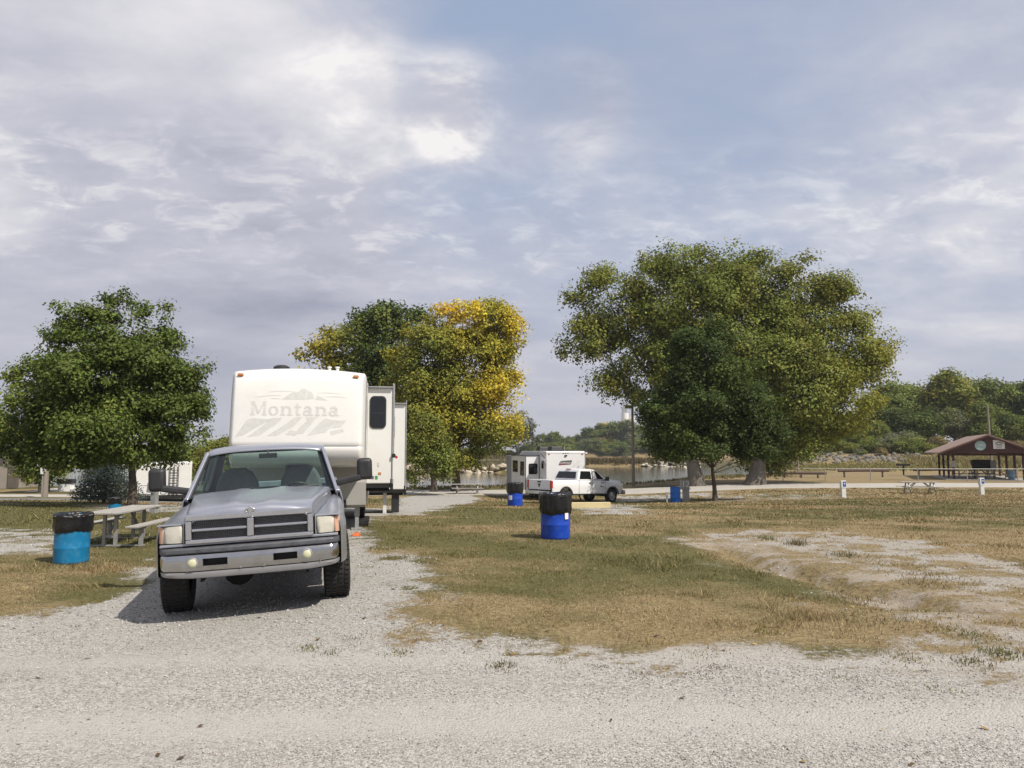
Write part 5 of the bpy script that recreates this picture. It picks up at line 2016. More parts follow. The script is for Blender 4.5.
def slab_word(G, word, x, z, H, gap):
    """lower-case slab serif letters; H = height of the capital"""
    xh = H * 0.66
    st = H * 0.19
    th = H * 0.085
    for ch in word:
        if ch == 'M':
            w = H * 1.12
            for xx in (0.13, 0.87):
                G.stroke([(x + w * xx, z), (x + w * xx, z + H)], st * 1.05)
                G.stroke([(x + w * xx - st * 0.95, z + th / 2), (x + w * xx + st * 0.95, z + th / 2)], th)
            for s0, s1 in ((0.02, 0.25), (0.75, 0.98)):
                G.stroke([(x + w * s0, z + H - th / 2), (x + w * s1, z + H - th / 2)], th)
            G.stroke([(x + w * 0.15, z + H), (x + w * 0.5, z + H * 0.12)], st * 0.9)
            G.stroke([(x + w * 0.85, z + H), (x + w * 0.5, z + H * 0.12)], st * 0.55)
        elif ch == 'o':
            w = xh * 1.05
            G.stroke(arc(x + w / 2, z + xh / 2, w / 2 - st * 0.42, xh / 2 - th / 2, 0, 360, 28), [st * (0.42 + 0.58 * abs(math.cos(2 * PI * i / 28))) for i in range(29)])
        elif ch == 'n':
            w = xh * 1.28
            for xx in (0.2, 0.8):
                G.stroke([(x + w * xx, z), (x + w * xx, z + xh * (0.98 if xx < 0.5 else 0.66))], st)
                G.stroke([(x + w * xx - st * 0.95, z + th / 2), (x + w * xx + st * 0.95, z + th / 2)], th)
            G.stroke([(x + w * 0.02, z + xh - th / 2), (x + w * 0.25, z + xh - th / 2)], th)
            G.stroke(arc(x + w * 0.52, z + xh * 0.64, w * 0.28, xh * 0.28, 180, 0), [th + (st - th) * (i / 14) for i in range(15)])
        elif ch == 't':
            w = xh * 0.72
            G.stroke([(x + w * 0.42, z + xh * 0.2), (x + w * 0.42, z + xh * 1.3)], st)
            G.stroke([(x, z + xh - th / 2), (x + w * 0.98, z + xh - th / 2)], th)
            G.stroke(arc(x + w * 0.68, z + xh * 0.22, w * 0.26, xh * 0.17, 180, 340), [st * 0.9 - (st * 0.9 - th) * i / 14 for i in range(15)])
        elif ch == 'a':
            w = xh * 1.1
            G.stroke([(x + w * 0.70, z + th), (x + w * 0.70, z + xh * 0.66)], st)
            G.stroke(arc(x + w * 0.42, z + xh * 0.68, w * 0.28, xh * 0.27, 0, 165), [st - (st - th) * i / 14 * 0.6 for i in range(15)])
            G.stroke(arc(x + w * 0.38, z + xh * 0.29, w * 0.27, xh * 0.24, 20, 340, 20), [th + (st - th) * abs(math.cos(R(20 + 16 * i))) for i in range(21)])
            G.stroke([(x + w * 0.66, z + th / 2), (x + w * 1.0, z + th / 2)], th)
        x += w + gap
    return x


def big_camper():
    fx, fy = -4.08, 14.05           # centre of the nose on the ground
    yaw = R(10.0)
    t = thing('fifth_wheel_camper', 'big white camper with faded lettering on its nose, hitched behind the silver pickup', 'camper', (fx, fy, gz(fx, fy)), yaw)
    t.scale = (1, 1, 1.03)
    HW = 1.27
    # side profile of the nose (y back from the nose, z), from roof to chin
    prof = [(0.62, 3.27), (0.46, 3.255), (0.34, 3.22), (0.26, 3.16), (0.215, 3.08), (0.19, 2.98), (0.15, 2.75), (0.115, 2.5), (0.085, 2.2), (0.06, 2.0), (0.045, 1.87), (0.04, 1.79), (0.055, 1.775), (0.045, 1.76), (0.05, 1.69), (0.09, 1.58), (0.17, 1.49), (0.30, 1.425), (0.6, 1.40)]
    pz = [p[1] for p in prof[::-1]]
    pyy = [p[0] for p in prof[::-1]]

    def side_in(x):
        q = abs(x) / HW
        return 0.045 * q ** 2 + 0.26 * max(0, (q - 0.90) / 0.10) ** 2.4

    def surf(x, z, e=0.0):
        return (x, float(np.interp(z, pz, pyy)) + side_in(x) - e, z - 0.0)
    xs = np.concatenate([np.linspace(-HW, -HW * 0.9, 8)[:-1], np.linspace(-HW * 0.9, HW * 0.9, 25), np.linspace(HW * 0.9, HW, 8)[1:]])
    rows = []
    for x in xs:
        q = abs(x) / HW
        sag = 0.075 * q ** 2 + 0.07 * max(0, (q - 0.93) / 0.07) ** 2
        rows.append([(x, min(y + side_in(x), 0.62) if y < 0.6 else 0.62, z - sag * S(2.7, 3.25, z)) for y, z in prof])
    mb = MB()
    mb.grid(rows)
    mb.build('front_cap', MT['white_gel'], t, smooth=True, angle=60)
    # body behind the cap
    def crown(x):
        q = abs(x) / HW
        return 3.27 - 0.075 * q ** 2
    LEN = 9.1
    mb = MB()
    top = [(x, crown(x)) for x in np.linspace(HW - 0.03, -HW + 0.03, 13)]
    mb.prism([(HW, 1.38)] + [(HW, 3.14)] + top + [(-HW, 3.14), (-HW, 1.38)], 0.62, 2.5, 'Y')
    mb.prism([(HW, 1.02)] + [(HW, 3.14)] + top + [(-HW, 3.14), (-HW, 1.02)], 2.5, LEN, 'Y')
    mb.build('body', MT['white_side'], t)
    mb = MB()
    mb.prism([(2.46, 1.38), (2.36, 1.02), (2.40, 0.54), (2.55, 0.48), (LEN - 0.02, 0.52), (LEN - 0.02, 1.015), (2.5, 1.015), (2.5, 1.37)], -HW + 0.004, HW - 0.004, 'X')
    mb.build('lower_skirt', MT['rv_lower'], t)
    mb = MB()       # black trim line and corner strips
    for s in (-1, 1):
        mb.box((s * (HW + 0.003), 0.62, 2.33), (0.022, 0.035, 1.60))
        mb.box((s * (HW + 0.003), 2.48, 2.05), (0.016, 0.03, 2.08))
        mb.box((s * (HW + 0.004), 5.6, 3.125), (0.02, 6.9, 0.05))
    mb.build('trim', MT['alu'], t)
    # ---- marker lamps
    for s in (-1, 1):
        mb = MB()
        p = surf(s * 1.08, 3.12)
        mb.prism(rounded(0.115, 0.052, 0.025, 4, p[0], 3.105), p[1] - 0.035, p[1] + 0.03, 'Y')
        mb.build('marker_light', MT['amber'], t, bevel=0.012, smooth=True)
    # ---- graphics
    G = Glyphs(surf)
    e_ = slab_word(G, 'Montana', -0.86, 2.345, 0.262, 0.036)
    lg = G.mb.build('nose_lettering', MT['graphic'], t)
    G = Glyphs(surf)
    # mountain outline above the word
    def mt(pts):
        return [(-0.30 + (x + 0.02) * 1.35, 2.645 + (z - 2.80) * 1.3) for x, z in pts]
    for pts in ([(-0.02, 2.80), (0.14, 2.92), (0.20, 2.90), (0.10, 2.80)], [(0.08, 2.80), (0.20, 2.91), (0.27, 2.965), (0.33, 2.94), (0.30, 2.80)], [(0.31, 2.80), (0.34, 2.93), (0.40, 2.90), (0.43, 2.82)], [(0.44, 2.80), (0.47, 2.86), (0.56, 2.82), (0.62, 2.79)]):
        G.poly(mt(pts))
    for a, b in (((-0.80, 2.68), (-0.30, 2.72)), ((-0.55, 2.78), (-0.10, 2.80)), ((-0.50, 2.655), (-0.32, 2.65)), ((0.36, 2.775), (0.80, 2.76)), ((0.48, 2.70), (0.92, 2.69))):
        m_ = ((a[0] + b[0]) / 2, (a[1] + b[1]) / 2 + 0.012)
        G.stroke([a, m_, b], [0.004, 0.014, 0.004])
    G.mb.build('nose_mountain', MT['graphic'], t)
    G = Glyphs(surf)
    # torn diagonal bands under the word
    for pts in ([(-1.02, 2.11), (-0.86, 2.15), (-0.62, 2.30), (-0.72, 2.46), (-0.82, 2.42)], [(-0.62, 2.30), (-0.44, 2.44), (-0.30, 2.47), (-0.72, 2.46)], [(-0.80, 2.11), (-0.58, 2.14), (-0.30, 2.33), (-0.42, 2.40)],
                [(-0.42, 2.40), (-0.30, 2.33), (-0.17, 2.47), (-0.34, 2.46)], [(-0.44, 2.13), (-0.26, 2.14), (0.02, 2.30), (-0.10, 2.35)], [(-0.10, 2.35), (0.02, 2.30), (0.20, 2.48), (0.06, 2.48)], [(-0.10, 2.16), (0.08, 2.14), (0.12, 2.22), (-0.02, 2.24)],
                [(0.06, 2.16), (0.22, 2.18), (0.46, 2.48), (0.36, 2.48), (0.16, 2.30)], [(0.30, 2.14), (0.62, 2.20), (0.86, 2.42), (0.62, 2.46), (0.52, 2.38)], [(0.86, 2.42), (1.02, 2.43), (0.92, 2.30), (0.74, 2.28)], [(0.74, 2.15), (0.98, 2.22), (0.95, 2.27), (0.72, 2.22)], [(0.26, 2.48), (0.30, 2.40), (0.44, 2.46), (0.50, 2.49)]):
        cx = sum(p[0] for p in pts) / len(pts)
        cz_ = sum(p[1] for p in pts) / len(pts)
        pts = sorted(pts, key=lambda p: math.atan2(p[1] - cz_, p[0] - cx))
        G.poly([(x - 0.10, z - 0.165) for x, z in pts])
    G.mb.build('nose_graphic', MT['graphic'], t)
    # ---- roof fittings
    mb = MB()
    mb.box((-0.05, 4.6, 3.33), (0.62, 0.75, 0.16), taper=0.8)
    mb.build('air_conditioner', MT['roofgrey'], t, bevel=0.04)
    mb = MB()
    mb.lathe([(0.16, 3.24), (0.16, 3.30), (0.10, 3.335), (0.01, 3.34)], 16, 'Z', (-0.42, 0.95, 0.03))
    mb.build('antenna_dome', MT['plastic'], t, smooth=True)
    for x in (0.52, 0.68):
        mb = MB()
        mb.lathe([(0.03, 3.2), (0.03, 3.33), (0.045, 3.335), (0.045, 3.36), (0.0, 3.37)], 10, 'Z', (x, 1.0, 0))
        mb.build('vent_pipe', MT['white_side'], t, smooth=True)
    # ---- slide-outs on the right-hand side of the picture
    for (d, out, z0, z1, ln, win) in ((2.62, 0.565, 0.98, 3.09, 3.1, True), (7.3, 1.02, 0.62, 3.02, 1.7, False)):
        mb = MB()
        mb.box((HW + out / 2 - 0.05, d + ln / 2, (z0 + z1) / 2), (out + 0.1, ln, z1 - z0))
        so = mb.build('slide_out', MT['white_side'], t, bevel=0.02)
        mb = MB()
        mb.box((HW + out / 2, d + ln / 2 - 0.03, z1 + 0.012), (out + 0.02, ln + 0.1, 0.024))
        mb.box((HW + out + 0.012, d - 0.005, (z0 + z1) / 2 + 0.05), (0.022, 0.04, z1 - z0 + 0.10))
        mb.build('corner_trim', MT['alu'], so)
        mb = MB()
        mb.box((HW + out / 2 - 0.03, d + ln / 2, z0 - 0.05), (out + 0.06, ln - 0.04, 0.09))
        mb.box((HW + out + 0.0, d + 0.04, z0 - 0.03), (0.07, 0.08, 0.26))
        for q in (0.16, 0.45):
            mb.bar((HW - 0.2, d + 0.2 + q, z0 - 0.14), (HW + out - 0.05, d + 0.2 + q, z0 - 0.14), 0.07)
        mb.build('slide_rail', MT['black_iron'], so)
        if win:
            mb = MB()
            wx_, wz = HW + 0.235, 2.545
            mb.prism(rounded(0.37, 0.72, 0.10, 5, wx_, wz), d - 0.018, d + 0.01, 'Y')
            fr = mb.build('window', MT['plastic'], so)
            mb = MB()
            mb.prism(rounded(0.315, 0.665, 0.075, 5, wx_, wz), d - 0.022, d - 0.01, 'Y')
            mb.build('pane', MT['tint'], fr)
            mb = MB()
            mb.box((wx_, d - 0.024, wz - 0.02), (0.31, 0.008, 0.018))
            mb.build('sash_bar', MT['plastic'], fr)
            mb = MB()
            for sx, sz, wd, hh, mi in ((0.05, 1.13, 0.10, 0.06, 0), (0.17, 1.12, 0.055, 0.07, 1), (0.25, 1.21, 0.065, 0.05, 2), (0.22, 1.42, 0.045, 0.10, 0)):
                pass
            for sx, sz, wd, hh, mt in ((0.07, 1.115, 0.09, 0.06, 'sign_ink'), (0.175, 1.115, 0.055, 0.07, 'drum_green'), (0.245, 1.20, 0.065, 0.05, 'amber'), (0.215, 1.40, 0.04, 0.09, 'graphic')):
                mb = MB()
                mb.box((HW + sx + 0.05, d - 0.006, sz), (wd, 0.006, hh))
                mb.build('sticker', MT[mt], so)
        else:
            mb = MB()
            mb.prism(rounded(0.36, 0.74, 0.09, 5, HW + 0.52, 2.36), d - 0.018, d + 0.01, 'Y')
            mb.build('window', MT['tint'], so)
    # awning arm with its red end
    mb = MB()
    mb.bar((HW + 0.60, 2.60, 1.64), (HW + 0.60, 2.60, 3.17), 0.022, 0.035, up=(0, 1, 0))
    aw = mb.build('awning_arm', MT['alu'], t)
    mb = MB()
    mb.lathe([(0.0, -0.03), (0.045, -0.03), (0.05, 0.0), (0.045, 0.03), (0, 0.03)], 12, 'Y', (HW + 0.60, 2.585, 1.59))
    mb.build('arm_knuckle', MT['plastic'], aw, smooth=True)
    mb = MB()
    mb.lathe([(0.0, -0.03), (0.03, -0.03), (0.034, 0.0), (0.03, 0.03), (0, 0.03)], 10, 'Y', (HW + 0.66, 2.585, 1.555))
    mb.build('arm_cap', MT['redlens'], aw, smooth=True)
    # ---- pin box, landing legs, wheels
    mb = MB()
    mb.prism([(0.35, 1.53), (0.25, 1.35), (0.30, 1.20), (0.50, 1.20), (0.75, 1.40), (0.80, 1.53)], -0.2, 0.2, 'X')
    mb.build('pin_box', MT['black_iron'], t)
    for s in (-1, 1):
        mb = MB()
        mb.box((s * 1.08, 2.62, 0.60), (0.11, 0.11, 0.62))
        mb.box((s * 1.08, 2.62, 0.25), (0.08, 0.08, 0.5))
        mb.box((s * 1.08, 2.62, 0.02), (0.24, 0.24, 0.035))
        mb.build('landing_leg', MT['post_grey'], t)
        for y in (5.6, 6.5):
            wheel(t, s * 1.08, y, 0.37 + gz(fx, fy + 6) - gz(fx, fy), 0.37, 0.22, s, lugs=False)
    # stabiliser under the rear slide
    mb = MB()
    mb.box((HW + 0.45, 7.6, 0.24), (0.10, 0.10, 0.80))
    mb.build('stabiliser_jack', MT['post_white'], t)
    mb = MB()
    for y in np.linspace(7.75, 7.76, 1):
        mb.box((HW + 0.75, 7.5, 0.28), (0.22, 0.12, 0.62))
    mb.build('step_box', MT['plastic'], t, bevel=0.02)
    # underside
    mb = MB()
    for s in (-1, 1):
        mb.box((s * 0.8, 5.6, 0.56), (0.1, 6.6, 0.16))
    mb.box((0, 5.8, 0.58), (2.3, 6.4, 0.06))
    mb.tube([(-1.0, 5.6, 0.3), (1.0, 5.6, 0.3)], 0.05)
    mb.tube([(-1.0, 6.5, 0.3), (1.0, 6.5, 0.3)], 0.05)
    mb.build('chassis', MT['dark'], t)
    return t



big_camper()


def orange_chock():
    p = spot(356.5, 536)
    mb = MB()
    mb.prism([(-0.09, 0), (0.09, 0), (0.09, 0.02), (0.02, 0.065), (-0.03, 0.065), (-0.09, 0.02)], -0.065, 0.065, 'X')
    o = mb.build('wheel_chock', MT['orange'], None, bevel=0.008, loc=(p.x, p.y, gz(p.x, p.y)))
    tag(o, 'small orange wheel chock on the gravel beside the pickup', 'wheel chock')


orange_chock()


# ------------------------------------------------------------------ small camper by the lake
def small_camper():
    Y = 48.6
    c = plane(566, 500, Y)
    z = gz(c.x, Y)
    t = thing('travel_trailer', 'white travel trailer with open slide and roof units parked beyond the white pickup', 'camper', (c.x, Y, z), R(14))
    W_, H_, L_ = 1.34, 3.2, 7.6
    mb = MB()
    side = [(0.0, 0.62), (0.0, H_ - 0.12), (0.06, H_ - 0.02), (0.5, H_), (L_ - 1.4, H_), (L_ - 0.5, H_ - 0.3), (L_, H_ - 1.2), (L_, 0.62)]
    mb.prism(side, -W_, W_, 'X')
    mb.build('body', MT['white_paint'], t, bevel=0.05)
    mb = MB()
    for s in (-1, 1):
        mb.box((s * W_, -0.004, 1.9), (0.035, 0.03, 2.5))
    mb.box((0, -0.01, H_ - 0.10), (2.6, 0.03, 0.02))
    mb.build('edge_trim', MT['post_grey'], t)
    for x, zz in ((-1.14, H_ - 0.20), (1.14, H_ - 0.20)):
        mb = MB()
        mb.box((x, -0.015, zz), (0.11, 0.03, 0.05))
        mb.build('marker_light', MT['redlens'], t)
    for x in (-0.16, 0.0, 0.16):
        mb = MB()
        mb.box((x, -0.015, H_ - 0.13), (0.07, 0.03, 0.045))
        mb.build('marker_light', MT['plastic'], t)
    mb = MB()
    mb.box((0, -0.03, H_ - 0.30), (0.16, 0.07, 0.09))
    mb.build('camera', MT['plastic'], t)
    # name plate: dark slanted plate with a red outline and white letters
    mb = MB()
    mb.prism([(-0.50, 2.28), (0.34, 2.33), (0.44, 2.60), (-0.36, 2.56)], -0.012, 0.004, 'Y')
    pl = mb.build('name_plate', MT['sign_ink'], t)
    mb = MB()
    mb.prism([(-0.44, 2.31), (0.30, 2.355), (0.345, 2.42), (-0.42, 2.385)], -0.016, -0.012, 'Y')
    mb.build('plate_stripe', MT['sign_red'], pl)
    text_on(pl, 'Coleman', (-0.04, -0.019, 2.44), 0.20, MT['label'], (PI / 2, 0, 0), 'plate_lettering', skew=0.2)
    # left flank, grey swooshes and windows
    mb = MB()
    for pts in ([(0.30, 1.0), (0.9, 1.5), (1.0, 1.5), (0.45, 1.0)], [(0.2, 2.75), (1.2, 3.05), (1.35, 3.05), (0.35, 2.7)], [(0.15, 2.30), (0.55, 2.62), (0.55, 2.52), (0.20, 2.22)]):
        mb.prism(pts, -W_ - 0.004, -W_ + 0.01, 'X')
    mb.build('stripe', MT['sign_ink'], t)
    def win(parent, ya, yb, za, zb, x=-W_ - 0.01, nm='window'):
        mb = MB()
        mb.prism([(a, b) for a, b in rounded(yb - ya, zb - za, 0.07, 4, (ya + yb) / 2, (za + zb) / 2)], x - 0.012, x + 0.03, 'X')
        return mb.build(nm, MT['tint'], parent)
    win(t, 0.55, 1.0, 2.05, 2.55)
    # slide-out
    mb = MB()
    mb.box((-W_ - 0.47, 3.5, 1.78), (0.98, 3.9, 2.22))
    so = mb.build('slide_out', MT['white_paint'], t, bevel=0.03)
    mb = MB()
    mb.box((-W_ - 0.48, 3.5, 2.91), (1.06, 4.0, 0.05))
    mb.box((-W_ - 0.955, 1.54, 1.78), (0.05, 0.04, 2.3))
    mb.box((-W_ - 0.015, 1.54, 1.78), (0.05, 0.04, 2.3))
    mb.build('slide_trim', MT['sign_ink'], so)
    mb = MB()
    mb.prism(rounded(0.60, 0.70, 0.09, 4, -W_ - 0.44, 2.02), 1.525, 1.56, 'Y')
    mb.build('window', MT['tint'], so)
    win(so, 1.9, 2.9, 1.55, 2.5, -W_ - 0.965)
    win(so, 3.6, 5.0, 1.75, 2.55, -W_ - 0.965)
    # second, deeper slide towards the far end
    mb = MB()
    mb.box((-W_ - 0.42, 6.55, 1.85), (0.86, 1.7, 2.05))
    mb.build('slide_out', MT['post_grey'], t, bevel=0.03)
    # roof units
    for y, w in ((1.2, 0.9), (4.0, 0.9)):
        mb = MB()
        mb.box((-0.35, y, H_ + 0.15), (0.85, w, 0.30), taper=0.85)
        mb.build('air_conditioner', MT['plastic'], t, bevel=0.05)
    mb = MB()
    mb.lathe([(0.02, H_), (0.02, H_ + 0.25), (0.05, H_ + 0.28), (0.0, H_ + 0.3)], 8, 'Z', (0.05, 0.4, 0))
    mb.build('antenna', MT['post_grey'], t)
    mb = MB()
    mb.box((1.48, 0.4, H_ - 0.13), (0.3, 0.06, 0.10))
    mb.build('awning_end', MT['white_side'], t)
    mb = MB()
    mb.box((0, 0.03, 0.50), (2.5, 0.12, 0.16))
    mb.box((0, 3.8, 0.56), (2.4, 7.4, 0.10))
    mb.build('chassis', MT['dark'], t)
    mb = MB()
    mb.box((-0.95, -0.02, 0.78), (0.16, 0.05, 0.22))
    mb.build('tail_light', MT['redlens'], t)
    dz = [gz(c.x - 0.242 * y, Y + 0.97 * y) - z for y in (3.3, 4.2)]
    for s in (-1, 1):
        for y, d in zip((3.3, 4.2), dz):
            wheel(t, s * 1.12, y, 0.36 + d, 0.36, 0.22, s, lugs=False)
        mb = MB()
        mb.bar((s * 1.1, 0.25, 0.02 + gz(c.x, Y + .2) - z), (s * 0.9, 0.25, 0.55), 0.07)
        mb.build('stabiliser_jack', MT['black_iron'], t)
    return t


def text_on(parent, body, loc, size, mat, rot, name, skew=0.0, align='CENTER', extr=0.002):
    c = bpy.data.curves.new(name, 'FONT')
    c.body = body
    c.size = size
    c.extrude = extr
    c.shear = skew
    c.align_x = align
    c.align_y = 'CENTER'
    tmp = bpy.data.objects.new('lettering_tmp', c)
    COL.objects.link(tmp)
    bpy.context.view_layer.update()
    me = bpy.data.meshes.new_from_object(tmp.evaluated_get(bpy.context.evaluated_depsgraph_get()))
    bpy.data.objects.remove(tmp)
    me.name = name
    me.materials.clear()
    return link_mesh(name, me, mat, parent, loc, rot)


small_camper()


# ------------------------------------------------------------------ white pickup
def white_pickup():
    ra, fa = spot(551, 503.5), spot(600, 501)
    cx, cy = (ra.x + fa.x) / 2, (ra.y + fa.y) / 2 - 0.2
    head = R(41)
    # local +x is the nose
    zr = gz(cx - 1.9 * math.cos(head), cy - 1.9 * math.sin(head))
    zf = gz(cx + 1.9 * math.cos(head), cy + 1.9 * math.sin(head))
    t = thing('pickup_truck', 'white crew cab pickup parked in front of the small white travel trailer', 'pickup truck', (cx, cy, (zr + zf) / 2), rot=(0, -math.atan2(zf - zr, 3.8), head))
    t.scale = (1.06, 1.04, 1.03)
    WP = MT['white_paint']
    A = [(-1.9, 0.50), (1.9, 0.50)]
    hw = 1.0
    def topz(x):
        if x > 1.1:
            return 1.30 - 0.05 * ((x - 1.1) / 1.8) ** 2 - 0.10 * max(0, (x - 2.55) / 0.4) ** 2
        return 1.33
    xs = arch_stations(-2.95, 2.92, A, 26)
    for s in (-1, 1):
        rows = []
        for x in xs:
            zb = arch_z(x, A, 0.56, 0.42)
            tz = topz(x)
            nose = 0.10 * max(0, (x - 2.5) / 0.42) ** 2
            o = hw - nose + 0.02 * sum(math.exp(-((x - a[0]) / 0.45) ** 2) for a in A)
            sec = [(hw * 0.82, tz + (0.05 if x > 1.1 else 0.0)), (o - 0.07, tz - 0.01), (o - 0.02, tz - 0.07), (o, max(1.05, zb + .06)), (o - 0.005, max(0.85, zb + .03)), (o - 0.02, zb), (o - 0.07, zb)]
            rows.append([(x, s * a, b) for a, b in sec])
        mb = MB()
        mb.grid(rows)
        mb.build('body_side', WP, t, smooth=True, angle=40, thick=0.01)
    mb = MB()
    mb.grid([[(x, f * hw * 0.83, topz(x) + 0.05 + 0.03 * (1 - f * f)) for f in np.linspace(-1, 1, 9)] for x in np.linspace(1.1, 2.9, 10)])
    mb.build('hood', WP, t, smooth=True, thick=0.02)
    mb = MB()
    mb.box((2.88, 0, 0.95), (0.10, 1.7, 0.55))
    mb.build('grille', MT['plastic'], t, bevel=0.03)
    for s in (-1, 1):
        mb = MB()
        mb.box((2.86, s * 0.80, 1.06), (0.16, 0.26, 0.20))
        mb.build('headlight', MT['lamp_in'], t, bevel=0.03)
    mb = MB()
    mb.box((2.97, 0, 0.62), (0.22, 2.0, 0.26))
    mb.build('front_bumper', MT['chrome'], t, bevel=0.05)
    # cab
    cab = [(-0.98, 1.32), (-0.86, 1.66), (-0.70, 1.90), (-0.3, 1.95), (0.35, 1.95), (0.62, 1.90), (1.42, 1.36)]
    def tw(z):
        return 0.955 - 0.22 * (z - 1.32)
    mb = MB()
    rows = [[(x, -tw(z), z), (x, -tw(z) * 0.7, z + 0.02 * (z > 1.8)), (x, 0, z + 0.035 * (z > 1.8)), (x, tw(z) * 0.7, z + 0.02 * (z > 1.8)), (x, tw(z), z)] for x, z in cab]
    mb.grid(rows)
    n = len(cab)
    for s in (-1, 1):
        mb.add([(x, s * tw(z), z) for x, z in cab], [tuple(range(n))])
    mb.build('cab', WP, t, smooth=True, angle=30)
    for s in (-1, 1):
        for (xa, xb, xc, xd, nm) in ((-0.78, 0.17, 0.17, -0.62, 'rear'), (0.27, 1.20, 0.66, 0.27, 'front')):
            mb = MB()
            za, zb = 1.385, 1.84
            def pt(x, z, e):
                return (x, s * (tw(z) + e), z)
            q = [pt(xa, za, 0.006), pt(xb, za, 0.006), pt(xc, zb, 0.006), pt(xd, zb, 0.006)]
            q2 = [pt(xa, za, -0.01), pt(xb, za, -0.01), pt(xc, zb, -0.01), pt(xd, zb, -0.01)]
            mb.add(q + q2, [(0, 1, 2, 3), (7, 6, 5, 4), (0, 4, 5, 1), (1, 5, 6, 2), (2, 6, 7, 3), (3, 7, 4, 0)])
            w = mb.build('side_window', MT['tint'], t)
            if s < 0 and nm == 'front':
                mb = MB()
                mb.add([pt(0.30, 1.41, 0.010), pt(0.62, 1.41, 0.010), pt(0.52, 1.78, 0.010), pt(0.30, 1.78, 0.010)], [(0, 1, 2, 3)])
                mb.build('window_sheet', MT['label'], w)
    mb = MB()
    mb.add([(-0.965, -0.80, 1.42), (-0.965, 0.80, 1.42), (-0.80, 0.70, 1.80), (-0.80, -0.70, 1.80)], [(0, 1, 2, 3)])
    mb.build('rear_window', MT['tint'], t, thick=0.01)
    mb = MB()
    mb.add([(0.70, -0.78, 1.87), (0.70, 0.78, 1.87), (1.36, 0.88, 1.415), (1.36, -0.88, 1.415)], [(0, 1, 2, 3)])
    mb.build('windshield', MT['tint'], t, thick=0.01)
    mb = MB()
    mb.box((-0.72, 0, 1.955), (0.07, 0.34, 0.03))
    mb.build('brake_light', MT['redlens'], t)
    # doors: seams, handles, lower trim
    for s in (-1, 1):
        mb = MB()
        for x in (-0.86, 0.22, 1.28):
            mb.box((x, s * (hw + 0.001), 0.98), (0.014, 0.008, 0.76))
        mb.build('door_seam', MT['sign_ink'], t)
        for x in (0.02, 0.98 - 1.0 + 1.05):
            mb = MB()
            mb.box((x, s * (hw + 0.018), 1.18), (0.20, 0.035, 0.045))
            mb.build('door_handle', MT['plastic'], t, bevel=0.01)
        mb = MB()
        mb.box((0.2, s * (hw - 0.01), 0.53), (3.0, 0.10, 0.07))
        mb.build('running_board', MT['plastic'], t, bevel=0.02)
        mb = MB()
        mb.box((1.30, s * 1.14, 1.42), (0.13, 0.22, 0.26))
        mb.bar((1.30, s * 0.9, 1.36), (1.30, s * 1.10, 1.38), 0.06)
        mb.build('mirror', MT['plastic'], t, bevel=0.03)
        mb = MB()
        for c in A:
            mb.grid([[(c[0] + 0.52 * math.cos(a), s * yy, 0.42 + 0.52 * math.sin(a)) for yy in (0.55, 0.94)] for a in np.linspace(0.05, PI - 0.05, 12)])
            mb.box((c[0], s * 0.56, 0.66), (1.0, 0.02, 0.5))
        mb.build('wheel_housing', MT['dark'], t)
        for c in A:
            mb = MB()
            mb.grid([[(c[0] + rr * math.cos(a), s * (hw + 0.030), 0.42 + rr * math.sin(a)) for rr in (0.495, 0.56)] for a in np.linspace(0.12, PI - 0.12, 18)])
            mb.build('wheel_arch_trim', MT['plastic'], t, thick=0.02)
    # door badge (small dark mark)
    mb = MB()
    mb.prism([(0.86, 0.98), (0.93, 0.93), (1.0, 0.95), (1.22, 0.92), (1.22, 0.945), (1.02, 0.985), (0.95, 0.97), (0.92, 1.06)], -hw - 0.012, -hw + 0.0, 'Y')
    mb.build('door_mark', MT['sign_ink'], t)
    mb = MB()
    mb.box((1.32, -hw - 0.006, 0.86), (0.30, 0.012, 0.035))
    mb.build('name_badge', MT['rim'], t)
    # bed
    mb = MB()
    mb.box((-1.95, 0, 0.82), (1.95, 1.7, 0.04))
    mb.box((-0.99, 0, 1.0), (0.04, 1.86, 0.62))
    for s in (-1, 1):
        mb.box((-1.95, s * 0.86, 1.08), (1.95, 0.05, 0.48))
    mb.build('bed', WP, t)
    mb = MB()
    mb.box((-2.95, 0, 1.05), (0.07, 1.72, 0.56))
    tg = mb.build('tailgate', WP, t, bevel=0.02)
    mb = MB()
    mb.box((-2.992, 0, 1.21), (0.02, 0.30, 0.075))
    mb.build('handle', MT['plastic'], tg, bevel=0.008)
    mb = MB()
    hx = [(0, .10), (.06, .09), (.11, .05), (.09, .0), (.05, .0), (.04, -.08), (0, -.12), (-.04, -.08), (-.05, .0), (-.09, .0), (-.11, .05), (-.06, .09)]
    mb.prism([(a, 1.02 + b) for a, b in hx], -3.0, -2.98, 'X')
    mb.build('emblem', MT['sign_ink'], tg)
    for s in (-1, 1):
        mb = MB()
        mb.box((-2.93, s * 0.925, 1.08), (0.12, 0.15, 0.42))
        mb.build('tail_light', MT['redlens'], t, bevel=0.02)
    mb = MB()
    mb.box((-3.05, 0, 0.62), (0.22, 1.95, 0.20))
    rb = mb.build('rear_bumper', MT['chrome'], t, bevel=0.03)
    mb = MB()
    mb.box((-3.165, 0.0, 0.63), (0.012, 0.32, 0.15))
    mb.build('licence_plate', MT['label'], rb)
    mb = MB()
    mb.box((-0.2, 0, 0.58), (5.2, 1.3, 0.18))
    mb.box((1.6, 0, 0.85), (1.9, 1.1, 0.5))
    for c in A:
        mb.tube([(c[0], -0.9, 0.42), (c[0], 0.9, 0.42)], 0.06)
    mb.build('underbody', MT['dark'], t)
